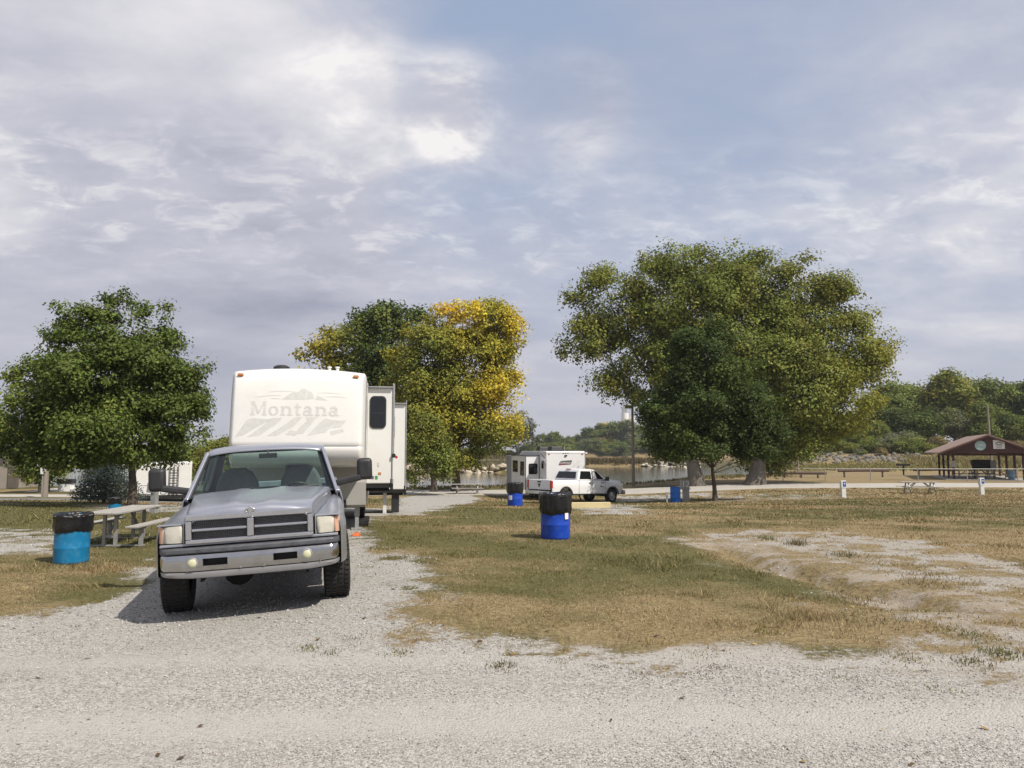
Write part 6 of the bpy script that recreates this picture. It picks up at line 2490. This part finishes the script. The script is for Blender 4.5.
    for s in (-1, 1):
        for c in A:
            w = wheel(t, c[0], s * 0.87, 0.41, 0.41, 0.28, 1 if s < 0 else 1, lugs=False)
            w.rotation_euler = (0, 0, -PI / 2 if s < 0 else PI / 2)


white_pickup()


# ------------------------------------------------------------------ trailer at the left
def left_trailer():
    Y = 35.0
    a = plane(134, 500, Y)
    z = gz(a.x, Y)
    t = thing('travel_trailer', 'white trailer with ladder and compartment doors behind the left picnic table', 'camper', (a.x, Y, z - 0.05), R(23))
    t.scale = (0.90, 0.95, 0.70)
    mb = MB()
    mb.prism([(0, 0.42), (-0.02, 1.6), (0.10, 2.35), (0.45, 2.6), (2.7, 2.6), (2.7, 0.42)], 0, 6.2, 'Y')
    mb.build('body', MT['white_side'], t, bevel=0.03)
    for x0, x1, z0, z1 in ((0.18, 0.90, 0.50, 1.10), (1.22, 1.52, 0.50, 1.10)):
        mb = MB()
        o = rounded(x1 - x0, z1 - z0, 0.08, 4, (x0 + x1) / 2, (z0 + z1) / 2)
        i_ = rounded(x1 - x0 - 0.06, z1 - z0 - 0.06, 0.06, 4, (x0 + x1) / 2, (z0 + z1) / 2)
        mb.prism(o, -0.012, 0.01, 'Y')
        d = mb.build('compartment_door', MT['plastic'], t)
        mb = MB()
        mb.prism(i_, -0.018, 0.0, 'Y')
        mb.build('door_panel', MT['white_paint'], d)
    mb = MB()
    for x in (1.66, 1.86, 2.06):
        mb.bar((x, -0.10, 0.45), (x, -0.10, 2.5), 0.035)
    for zz in (0.7, 1.05, 1.4, 1.75, 2.1):
        mb.bar((1.66, -0.10, zz), (2.06, -0.10, zz), 0.03)
    mb.build('ladder', MT['black_iron'], t)
    mb = MB()
    mb.box((1.86, -0.03, 0.62), (0.20, 0.06, 0.09))
    mb.build('tail_light', MT['redlens'], t)
    mb = MB()
    mb.box((1.35, 3.0, 0.40), (2.4, 6.0, 0.08))
    mb.build('chassis', MT['dark'], t)
    for x in (0.25, 2.45):
        wheel(t, x, 2.6, 0.34, 0.34, 0.2, 1, lugs=False)
        wheel(t, x, 3.4, 0.34, 0.34, 0.2, 1, lugs=False)
    mb = MB()
    mb.box((1.35, -0.08, 0.30), (2.3, 0.12, 0.16))
    mb.build('rear_bumper', MT['dark'], t)
    for x in (0.35, 2.3):
        mb = MB()
        mb.box((x, 0.05, 0.16), (0.08, 0.08, 0.42))
        mb.build('stabiliser_jack', MT['black_iron'], t)


left_trailer()
# ------------------------------------------------------------------ trash barrels
def barrel(px, py, kind, label, group, bag=True, white_label=None, rz=0.0, Y=None, tag_name='trash_barrel', scale=1.0):
    if Y is None:
        p = spot(px, py)
    else:
        x = wx(px, Y)
        p = Vector((x, Y, gz(x, Y)))
    t = thing('trash_barrel', label, 'trash barrel', tuple(p), rz, group)
    t.scale = (scale,) * 3
    r, h = 0.292, 0.88
    mb = MB()
    prof = [(0.02, 0.0), (r * 0.93, 0.0), (r * 0.985, 0.02), (r, 0.05), (r, 0.25), (r * 1.012, 0.265), (r * 1.02, 0.285), (r * 1.012, 0.305), (r, 0.32), (r, 0.56), (r * 1.012, 0.575), (r * 1.02, 0.595), (r * 1.012, 0.615), (r, 0.63), (r, 0.83), (r * 0.985, 0.86), (r * 1.0, 0.87), (r * 1.0, 0.885), (r * 0.95, 0.89), (r * 0.94, 0.86), (r * 0.94, 0.06), (0.02, 0.05)]
    mb.lathe(prof, 40)
    mb.build('drum', MT[kind], t, smooth=True, angle=50)
    if bag:
        rg = np.random.default_rng(int(px))
        ph = rg.uniform(0, 6, 6)

        def wob(i, a, rr, hh):
            u = i / 9
            w = 0.006 * math.sin(9 * a + ph[0] + i * 0.5) + 0.006 * math.sin(19 * a + ph[1] - i * 0.35) + 0.004 * math.sin(5 * a + ph[2])
            edge = 0.0
            if i <= 1:
                edge = 0.016 * math.sin(3 * a + ph[3]) + 0.009 * math.sin(8 * a + ph[4])
            return (rr + w * (0.4 if i > 9 else 1.0), hh + edge + (0.006 * math.sin(7 * a + ph[5]) if i > 4 else 0))
        bot = 0.575 if kind == 'drum_cyan' else 0.50
        prof = [(r + 0.014, bot), (r + 0.022, bot + 0.03), (r + 0.036, bot + 0.10), (r + 0.026, bot + 0.18), (r + 0.040, bot + 0.26), (r + 0.030, 0.83), (r + 0.038, 0.87), (r + 0.022, 0.905), (r - 0.01, 0.905), (r - 0.03, 0.87), (r - 0.05, 0.70), (r - 0.06, 0.45)]
        mb = MB()
        mb.lathe(prof, 72, wob=wob)
        bg = mb.build('bag_liner', MT['bag'], t, smooth=True, angle=70)
        mb = MB()
        pts = []
        for k in range(49):
            a = 2 * PI * k / 48
            pts.append(((r + 0.030) * math.cos(a), (r + 0.030) * math.sin(a), 0.858 + 0.008 * math.sin(3 * a + 1)))
        mb.tube(pts, 0.006, 5, cap=False)
        mb.build('bag_tie', MT['roofgrey'] if kind == 'drum_cyan' else MT['plastic'], bg, smooth=True)
    if white_label is not None:
        a0, z0, z1, wd = white_label
        mb = MB()
        rows = []
        for k in range(6):
            a = a0 + wd * (k / 5 - 0.5)
            rows.append([((r + 0.024) * math.cos(a), (r + 0.024) * math.sin(a), z0), ((r + 0.024) * math.cos(a), (r + 0.024) * math.sin(a), z1)])
        mb.grid(rows)
        mb.build('sticker', MT['label'], t, thick=0.003)
    return t


GBR = 'trash barrels at the camp pitches'
barrel(71, 563, 'drum_cyan', 'bright cyan trash barrel with black bag beside the left picnic table', GBR, scale=0.87)
barrel(555.5, 538.5, 'drum_blue', 'royal blue trash barrel with long black bag in front of the white pickup', GBR, white_label=(R(-48), 0.40, 0.52, 0.30), rz=0)
barrel(675.5, 502.5, 'drum_azure', 'bright blue trash barrel next to the number 12 pedestal', GBR, bag=False, white_label=None)
barrel(515, 506, 'drum_blue', 'small dark blue trash barrel behind the white pickup tail', GBR, white_label=(R(-125), 0.25, 0.42, 0.5))
barrel(114.5, 515, 'drum_cyan', 'small cyan trash barrel showing above the left picnic table', GBR, scale=0.55)
barrel(767.5, 475, 'drum_blue', 'tiny blue trash barrel beyond the road beside the cottonwood trunk', GBR, Y=86)
for o in list(bpy.data.objects):
    pass


# ------------------------------------------------------------------ picnic tables
def plank(mb, c, s):
    mb.box(c, s)


def left_table():
    p = spot(106, 547)
    t = thing('picnic_table', 'weathered grey picnic table standing between the cyan barrel and silver pickup', 'picnic table', (p.x - 0.0, p.y + 0.65, gz(p.x, p.y + 0.6)), R(4), 'picnic tables')
    t.scale = (0.85,) * 3
    mb = MB()
    for k in range(5):
        mb.box((-0.30 + k * 0.15, 0, 0.735), (0.143, 2.45, 0.038))
    mb.build('tabletop', MT['plank'], t, bevel=0.006)
    mb = MB()
    for y in (-0.95, 0.0, 0.95):
        mb.box((0, y, 0.70), (0.70, 0.07, 0.034))
    mb.build('top_cleat', MT['tableleg'], t)
    for s in (-1, 1):
        mb = MB()
        for k in range(2):
            mb.box((s * 0.66 + (k - 0.5) * 0.14, 0, 0.445), (0.135, 2.45, 0.038))
        be = mb.build('bench', MT['plank'], t, bevel=0.006)
        mb = MB()
        for y in (-0.72, 0.72):
            mb.box((s * 0.66, y, 0.40), (0.26, 0.06, 0.05))
        mb.build('bench_cleat', MT['tableleg'], be)
        for y in (-0.72, 0.72):
            mb = MB()
            mb.box((s * 0.66, y, 0.19), (0.075, 0.075, 0.40))
            mb.build('bench_leg', MT['tableleg'], be)
    for y in (-0.72, 0.72):
        for s in (-1, 1):
            mb = MB()
            mb.box((s * 0.12, y, 0.34), (0.065, 0.065, 0.70))
            mb.build('leg', MT['tableleg'], t)
        mb = MB()
        mb.box((0, y, 0.21), (0.18, 0.04, 0.055))
        mb.build('crossbar', MT['tableleg'], t)
        mb = MB()
        mb.box((0, y, 0.012), (1.5, 0.07, 0.03))
        mb.build('foot_rail', MT['tableleg'], t)
        mb = MB()
        mb.bar((0.0, y, 0.30), (0.0, y * 0.35, 0.69), 0.04)
        mb.build('brace', MT['tableleg'], t)


left_table()


def frame_table(label, loc, rz, top='plank'):
    t = thing('picnic_table', label, 'picnic table', loc, rz, 'picnic tables')
    mb = MB()
    for k in range(5):
        mb.box((0, -0.30 + k * 0.15, 0.745), (2.4, 0.143, 0.038))
    mb.build('tabletop', MT[top], t)
    for s in (-1, 1):
        mb = MB()
        for k in range(2):
            mb.box((0, s * 0.66 + (k - 0.5) * 0.14, 0.445), (2.4, 0.13, 0.038))
        mb.build('bench', MT[top], t)
        x = s * 0.78
        mb = MB()
        for q in (-1, 1):
            mb.bar((x, q * 0.58, 0.0), (x, q * 0.20, 0.72), 0.06)
            mb.bar((x, q * 0.20, 0.30), (x - s * 0.5, q * 0.1, 0.70), 0.045)
        mb.bar((x, -0.76, 0.405), (x, 0.76, 0.405), 0.06)
        mb.bar((x, -0.34, 0.70), (x, 0.34, 0.70), 0.06)
        mb.build('leg_frame', MT['tableleg'], t)
    return t


p = spot(920, 493.5)
frame_table('grey picnic table on the grass before the road near the shelter', tuple(p), R(-6))
p = spot(467, 494)
frame_table('grey picnic table under the golden tree by the shore path', tuple(p), R(8))


# ------------------------------------------------------------------ pedestals, posts, poles
def pedestal_12():
    p = spot(686, 501.5)
    t = thing('power_pedestal', 'grey power pedestal bearing the white number 12', 'power pedestal', (p.x, p.y, gz(p.x, p.y)), R(4))
    mb = MB()
    mb.box((0, 0, 0.36), (0.36, 0.26, 0.80))
    mb.build('post', MT['post_grey'], t, bevel=0.015)
    mb = MB()
    mb.box((-0.06, -0.02, 1.01), (0.50, 0.30, 0.58))
    bx = mb.build('box', MT['post_grey'], t, bevel=0.02)
    mb = MB()
    mb.box((-0.10, -0.10, 0.745), (0.66, 0.34, 0.035))
    mb.build('shelf', MT['post_grey'], t)
    text_on(bx, '12', (-0.06, -0.174, 1.02), 0.50, MT['label'], (PI / 2, 0, 0), 'number', extr=0.003)


pedestal_12()


def stub_post(px, py, h, w, label, mat='post_white', mark=True, group=None, name='hookup_post'):
    p = spot(px, py)
    t = thing(name, label, 'hookup post', tuple(p), 0, group)
    mb = MB()
    mb.box((0, 0, h * 0.27), (w * 0.85, w * 0.7, h * 0.56))
    mb.build('post', MT[mat], t, bevel=0.01)
    mb = MB()
    mb.box((0, 0, h * 0.78), (w * 1.05, w * 0.8, h * 0.44))
    hd = mb.build('box', MT[mat], t, bevel=0.015)
    if mark:
        mb = MB()
        mb.box((w * 0.12, -w * 0.405, h * 0.80), (w * 0.62, 0.012, h * 0.30))
        mb.build('panel', MT['blue_mark'], hd)
        mb = MB()
        mb.box((w * 0.12, -w * 0.413, h * 0.83), (w * 0.2, 0.012, h * 0.09))
        mb.build('panel_mark', MT['label'], hd)


stub_post(843.5, 497.5, 0.95, 0.28, 'white hookup post with blue panel left of the right picnic table', group='white hookup posts before the road')
stub_post(982, 494.5, 1.05, 0.28, 'white hookup post with blue panel right of the right picnic table', group='white hookup posts before the road')
stub_post(667, 503, 0.62, 0.11, 'short grey stake at the left side of the bright blue barrel', mark=False, mat='post_grey', name='marker_post')


def left_pedestal():
    Y = 22.0
    x = wx(157, Y)
    t = thing('power_pedestal', 'grey power pedestal with number plate behind the left picnic table', 'power pedestal', (x, Y, gz(x, Y)), R(-8))
    t.scale = (0.66,) * 3
    mb = MB()
    mb.box((0.05, 0, 0.5), (0.26, 0.22, 1.06))
    mb.build('post', MT['post_grey'], t, bevel=0.015)
    mb = MB()
    mb.box((-0.06, -0.03, 1.12), (0.36, 0.28, 0.44), ry=R(5))
    bx = mb.build('box', MT['post_grey'], t, bevel=0.02)
    mb = MB()
    mb.box((-0.06, -0.174, 1.15), (0.16, 0.006, 0.16))
    mb.build('number_plate', MT['label'], bx)


left_pedestal()


def pole(px, Ybase, top, r, label, name='utility_pole', cat='utility pole', lamp=False, meter=False, mat='pole_wood', lean=0.0, py=None):
    x = wx(px, Ybase)
    z = gz(x, Ybase)
    h = plane(px, top, Ybase).z - z
    t = thing(name, label, cat, (x, Ybase, z))
    mb = MB()
    mb.tube([(0, 0, -0.3), (lean * h * 0.5, 0, h * 0.5), (lean * h, 0, h)], [r, r * 0.85, r * 0.7], 12)
    mb.build('pole', MT[mat], t, smooth=True)
    if lamp:
        mb = MB()
        mb.bar((0, 0, h - 0.5), (-0.35, -0.05, h - 0.32), 0.06)
        mb.box((-0.42, -0.06, h - 0.35), (0.50, 0.35, 0.30))
        mb.build('lamp_head', MT['roofgrey'], t, bevel=0.05)
    if meter:
        mb = MB()
        mb.box((-0.16, -0.16, 1.9), (0.42, 0.25, 0.35))
        mb.box((-0.05, -0.17, 1.5), (0.22, 0.2, 0.4))
        mb.build('meter_box', MT['label'], t, bevel=0.02)
        mb = MB()
        mb.bar((-0.05, -r - 0.02, 0.0), (-0.05, -r - 0.02, 1.4), 0.05)
        mb.build('conduit', MT['post_grey'], t)
    return t


pole(632.5, 67, 403, 0.15, 'tall wooden pole with lamp head left of the cottonwood', lamp=True)
pole(49, 42.0, 440, 0.17, 'wooden utility pole with white meter box by the left road', meter=True)
pole(989, 92, 405, 0.16, 'pale wooden pole rising behind the picnic shelter', lean=-0.015)
pole(796.5, 92, 440, 0.10, 'thin leaning post on the grass beyond the road', name='post', cat='post', lean=-0.01)
# thin dark sign post on the left verge
p = spot(80, 500)
mb = MB()
mb.tube([(0, 0, -0.1), (0, 0, 1.6)], 0.03, 8)
mb.box((0, -0.035, 1.45), (0.34, 0.02, 0.34))
o = mb.build('sign_post', MT['roofgrey'], loc=tuple(p))
tag(o, 'thin grey sign post on the left verge beside the spruce', 'sign post')
# white and black box by the left road
p = spot(66, 491)
t = thing('mail_box', 'small white box with black lid before the blue building', 'utility box', tuple(p))
mb = MB()
mb.box((0, 0, 0.25), (0.9, 0.5, 0.55))
mb.build('box', MT['label'], t, bevel=0.03)
mb = MB()
mb.box((0, 0, 0.68), (1.1, 0.6, 0.32))
mb.build('lid', MT['plastic'], t, bevel=0.05)


# ------------------------------------------------------------------ fence of pipe posts and a rail beyond the road
def pipe_fence():
    Y0 = 68.0
    pts = [(758, 70.5), (781, 70.2), (823, 69.8), (868, 69.4), (915, 69), (964, 68.6), (1014, 68.4), (1064, 68.4), (1114, 69)]
    P = []
    for px, Y in pts:
        x = wx(px, Y)
        P.append(Vector((x, Y, gz(x, Y))))
    t = thing('pipe_fence', 'low grey pipe fence with thin posts along the far side of the road', 'fence', tuple(P[0]))
    o = P[0]
    for q in P:
        mb = MB()
        mb.tube([q - o + Vector((0, 0, -0.1)), q - o + Vector((0, 0, 1.18))], 0.04, 8)
        mb.build('post', MT['post_grey'], t, smooth=True)
    mb = MB()
    mb.tube([q - o + Vector((0, 0, 1.16)) for q in P], 0.022, 6)
    mb.build('top_rail', MT['post_grey'], t)
    mb = MB()
    mb.tube([q - o + Vector((0, -0.05, 0.6)) for q in P], 0.008, 5)
    mb.build('wire', MT['post_grey'], t)


pipe_fence()


def log_rail(pa, pb, Y, label, h=0.42, legs=2):
    a, b = Vector((wx(pa, Y), Y, 0)), Vector((wx(pb, Y), Y, 0))
    a.z, b.z = gz(a.x, a.y), gz(b.x, b.y)
    m_ = (a + b) / 2
    t = thing('log_barrier', label, 'log barrier', tuple(m_), 0, 'log barriers beyond the road')
    mb = MB()
    mb.tube([a - m_ + Vector((0, 0, h)), Vector((0, 0, h + 0.02)), b - m_ + Vector((0, 0, h))], 0.16, 10)
    mb.build('rail', MT['log'], t, smooth=True)
    for k in range(legs):
        q = a.lerp(b, (k + 0.5) / legs if legs > 2 else (0.12 + 0.76 * k))
        mb = MB()
        mb.tube([q - m_ + Vector((0, 0, -0.1)), q - m_ + Vector((0, 0, h))], 0.10, 8)
        mb.build('post', MT['log'], t, smooth=True)


log_rail(758, 824, 78, 'long brown log barrier right of the cottonwood trunk', 0.5, 4)
log_rail(836, 886, 80, 'middle brown log barrier beyond the road', 0.72, 2)
log_rail(911, 955, 86, 'short dark log barrier just left of the shelter posts', 0.66, 2)
# pedestal grill and a tiny table by the water
Y = 86
x = wx(901, Y)
t = thing('park_grill', 'dark pedestal grill standing between the log barriers', 'grill', (x, Y, gz(x, Y)))
mb = MB()
mb.tube([(0, 0, -0.1), (0, 0, 1.1)], 0.09, 8)
mb.build('post', MT['black_iron'], t)
mb = MB()
mb.box((0, 0, 1.22), (1.3, 0.7, 0.26))
mb.build('fire_box', MT['black_iron'], t, bevel=0.03)


# ------------------------------------------------------------------ picnic shelter
def shelter():
    ang = R(-24)                      # the ridge runs away to the right
    Y = 72.5
    x = wx(951, Y)
    z = gz(x, Y)
    t = thing('picnic_shelter', 'open brown gabled picnic shelter with maroon posts and two round and square signs', 'shelter', (x, Y, z), ang)
    Wd, Dp, eh, rh = 5.7, 12.0, 2.65, 4.30
    ov = 1.35
    gx0, gx1 = -ov, Wd + ov
    cx = Wd / 2
    ro = 1.0                             # overhang at the gable
    for s in (-1, 1):
        mb = MB()
        e = gx0 if s < 0 else gx1
        ez = eh - 0.10
        mb.prism([(e, ez), (cx, rh), (cx, rh + 0.11), (e, ez + 0.11)], -ro, Dp + ro, 'Y')
        mb.build('roof', MT['shingle'], t)
        mb = MB()
        mb.prism([(e, ez - 0.16), (cx, rh - 0.17), (cx, rh - 0.01), (e, ez - 0.005)], -ro - 0.05, -ro + 0.03, 'Y')
        mb.build('bargeboard', MT['maroon'], t)
    for yy in (-ro + 0.25, Dp + ro - 0.25):
        mb = MB()
        k = (rh - 0.2 - (eh - 0.1)) / (cx - gx0)
        mb.prism([(gx0 + 0.5, eh - 0.10 + 0.15), (cx, rh - 0.03), (gx1 - 0.5, eh - 0.10 + 0.15), (gx1 - 0.5, eh - 0.05), (gx0 + 0.5, eh - 0.05)], yy - 0.04, yy + 0.04, 'Y')
        mb.build('gable', MT['maroon'], t)
    for xx in (0, Wd):
        mb = MB()
        mb.box((xx, Dp / 2, eh - 0.18), (0.16, Dp + 1.0, 0.24))
        mb.build('beam', MT['maroon'], t)
        for yy in (0, Dp / 3, 2 * Dp / 3, Dp):
            px_, py_ = x + xx * math.cos(ang) - yy * math.sin(ang), Y + xx * math.sin(ang) + yy * math.cos(ang)
            dz = gz(px_, py_) - z
            mb = MB()
            mb.box((xx, yy, (eh - 0.3 + dz) / 2), (0.19, 0.19, eh - 0.3 - dz + 0.1))
            mb.build('post', MT['maroon'], t)
    for yy in (0, Dp / 3, 2 * Dp / 3, Dp):
        mb = MB()
        mb.box((cx, yy, eh - 0.19), (Wd - 0.18, 0.12, 0.20))
        mb.build('tie_beam', MT['maroon'], t)
    mb = MB()
    mb.box((cx, Dp / 2, 0.0), (Wd + 1.6, Dp + 1.6, 0.16))
    mb.build('slab', MT['concrete'], t)
    # signs on the gable
    gy = -ro + 0.21 - 0.02
    mb = MB()
    mb.lathe([(0.0, gy - 0.04), (0.46, gy - 0.04), (0.46, gy)], 28, 'Y', (cx - 0.65, 0, 3.32))
    s1 = mb.build('round_sign', MT['teal_sign'], t)
    mb = MB()
    mb.prism([(a, 3.42 + b) for a, b in ((-0.46 + cx + 0.85, -0.42), (0.46 + cx + 0.85, -0.42), (0.46 + cx + 0.85, 0.42), (-0.46 + cx + 0.85, 0.42))], gy - 0.04, gy, 'Y')
    s2 = mb.build('square_sign', MT['white_sign'], t)
    mb = MB()
    mb.grid([[(cx + 0.85 + rr * math.cos(a), gy - 0.045, 3.36 + rr * math.sin(a) * 0.8) for rr in (0.27, 0.36)] for a in np.linspace(R(25), R(155), 12)])
    mb.box((cx + 0.85, gy - 0.045, 3.40), (0.44, 0.006, 0.07))
    mb.box((cx + 0.85, gy - 0.045, 3.27), (0.56, 0.006, 0.05))
    mb.box((cx + 0.85, gy - 0.045, 3.12), (0.40, 0.006, 0.04))
    mb.build('sign_marks', MT['sign_ink'], s2)
    mb = MB()
    mb.box((cx - 0.65, gy - 0.046, 3.42), (0.44, 0.006, 0.05))
    mb.box((cx - 0.65, gy - 0.046, 3.28), (0.56, 0.006, 0.05))
    mb.build('sign_marks', MT['post_white'], s1)
    mb = MB()
    mb.box((0.0, -0.135, 1.55), (0.42, 0.02, 0.62))
    mb.build('notice', MT['post_grey'], t)

    def inside(u, v, dz=0.08):
        return (x + u * math.cos(ang) - v * math.sin(ang), Y + u * math.sin(ang) + v * math.cos(ang), z + dz)
    # things under the roof
    for k, (u, v, lab) in enumerate(((1.6, 3.2, 'left picnic table under the shelter roof'), (4.0, 2.6, 'middle picnic table under the shelter roof'), (3.0, 6.5, 'back picnic table under the shelter roof'))):
        frame_table(lab, inside(u, v), ang + R(6 * k), 'plank')
    b = inside(4.9, 1.0)
    q = barrel(1008, 474, 'drum_light', 'light blue trash barrel under the shelter by its right posts', GBR, bag=False, Y=70)
    q.location = b
    gq = inside(3.0, 5.0)
    g = thing('smoker_grill', 'large black barbecue box with pale right end under the shelter', 'barbecue', gq, ang)
    mb = MB()
    mb.prism([(-0.75, 0.85), (-0.9, 1.75), (-0.6, 1.85), (0.75, 1.85), (0.75, 0.85)], -0.45, 0.45, 'Y')
    mb.build('fire_box', MT['black_iron'], g, bevel=0.04)
    mb = MB()
    mb.box((1.02, 0, 1.30), (0.52, 0.8, 0.95))
    mb.build('side_panel', MT['post_grey'], g, bevel=0.03)
    for sx in (-0.6, 1.1):
        for sy in (-0.35, 0.35):
            mb = MB()
            mb.box((sx, sy, 0.42), (0.08, 0.08, 0.9))
            mb.build('leg', MT['black_iron'], g)


shelter()


# ------------------------------------------------------------------ buildings and tower
def left_garage():
    Y = 56.0
    x1 = wx(21, Y)
    z = gz(x1, Y)
    t = thing('garage', 'low tan block garage with dark side wall at the left edge', 'building', (x1, Y, z))
    mb = MB()
    mb.box((-5.8, 4.0, 1.25), (10.4, 8.0, 2.6))
    mb.build('wall', MT['tan_wall'], t)
    mb = MB()
    mb.box((-0.29, 0.0, 1.2), (0.62, 0.30, 2.3))
    mb.build('door', MT['dark_wall'], t)
    mb = MB()
    mb.prism([(-11.6, 2.5), (-5.8, 4.2), (0.6, 2.5), (0.6, 2.7), (-5.8, 4.42), (-11.6, 2.7)], -0.6, 8.6, 'Y')
    mb.build('roof', MT['roof_dark'], t)
    mb = MB()
    mb.box((-3.0, -0.02, 1.4), (1.1, 0.06, 0.9))
    w = mb.build('window', MT['post_white'], t)
    mb = MB()
    mb.box((-3.0, -0.055, 1.4), (0.98, 0.02, 0.78))
    mb.build('pane', MT['tint'], w)


left_garage()


def blue_building():
    Y = 60.0
    xa, xb = wx(22, Y), wx(86, Y)
    z = gz(xa, Y)
    t = thing('metal_building', 'long pale blue metal building behind the left trees', 'building', ((xa + xb) / 2, Y, z))
    w = xb - xa
    mb = MB()
    mb.box((0.6, 3, 1.4), (w + 1.2, 6, 2.9))
    for k in range(int(w / 0.3)):
        mb.box((-w / 2 + 0.15 + k * 0.3, -0.015, 1.4), (0.05, 0.03, 2.88))
    mb.build('wall', MT['blue_wall'], t)
    mb = MB()
    mb.prism([(-0.5, 2.8), (3, 3.9), (6.5, 2.8), (6.5, 2.95), (3, 4.1), (-0.5, 2.95)], -w / 2 - 0.4, w / 2 + 1.6, 'X')
    mb.build('roof', MT['roof_dark'], t)
    mb = MB()
    mb.box((-w / 2 + 0.5, -0.03, 1.4), (0.6, 0.1, 2.85))
    mb.build('corner_panel', MT['tan_wall'], t)


blue_building()


def white_tower():
    Y = 640.0
    x = wx(625, Y)
    z = gz(x, Y)
    top = plane(625, 405, Y).z
    t = thing('grain_tower', 'white tower with stepped grey cap rising over the far wood', 'tower', (x, Y, z))
    h = top - z
    mb = MB()
    mb.lathe([(3.2, 0), (3.2, h - 7), (0.01, h - 6.9)], 20)
    mb.lathe([(3.2, 0), (3.2, h - 9.5), (0.01, h - 9.4)], 20, 'Z', (6.2, 2, 0))
    mb.build('silo', MT['white_paint'], t, smooth=True, angle=40)
    mb = MB()
    mb.box((-0.4, 0, h - 4.6), (3.6, 3.6, 5.0))
    mb.prism([(-2.2, h - 2.1), (-0.4, h), (1.4, h - 2.1)], -1.8, 1.8, 'Y')
    mb.build('head_house', MT['post_grey'], t)


white_tower()

# pale timbers lying on the gravel beside the white pickup
p = spot(583, 508)
t = thing('timber_beam', 'pale yellow timber lying on the gravel beside the white pickup', 'timber', tuple(p), R(6))
mb = MB()
mb.box((0, 0, 0.09), (1.9, 0.2, 0.20))
mb.box((-0.05, 0.22, 0.08), (1.7, 0.18, 0.16))
mb.build('plank', MT['lumber'], t, bevel=0.015)
# ------------------------------------------------------------------ thin autumn haze over the whole site
def haze():
    m = bpy.data.materials.new('pale_haze')
    m.use_nodes = True
    N, L = m.node_tree.nodes, m.node_tree.links
    N.remove(N['Principled BSDF'])
    v = N.new('ShaderNodeVolumePrincipled')
    v.inputs['Color'].default_value = (0.90, 0.93, 0.97, 1)
    v.inputs['Density'].default_value = 0.00022
    v.inputs['Anisotropy'].default_value = 0.2
    L.new(v.outputs[0], N['Material Output'].inputs['Volume'])
    mb = MB()
    mb.box((0, 1600, 28), (3300, 3600, 70))
    o = mb.build('haze', m)
    tag(o, 'thin pale haze in the air over the campground and lake', 'haze', kind='stuff')


haze()
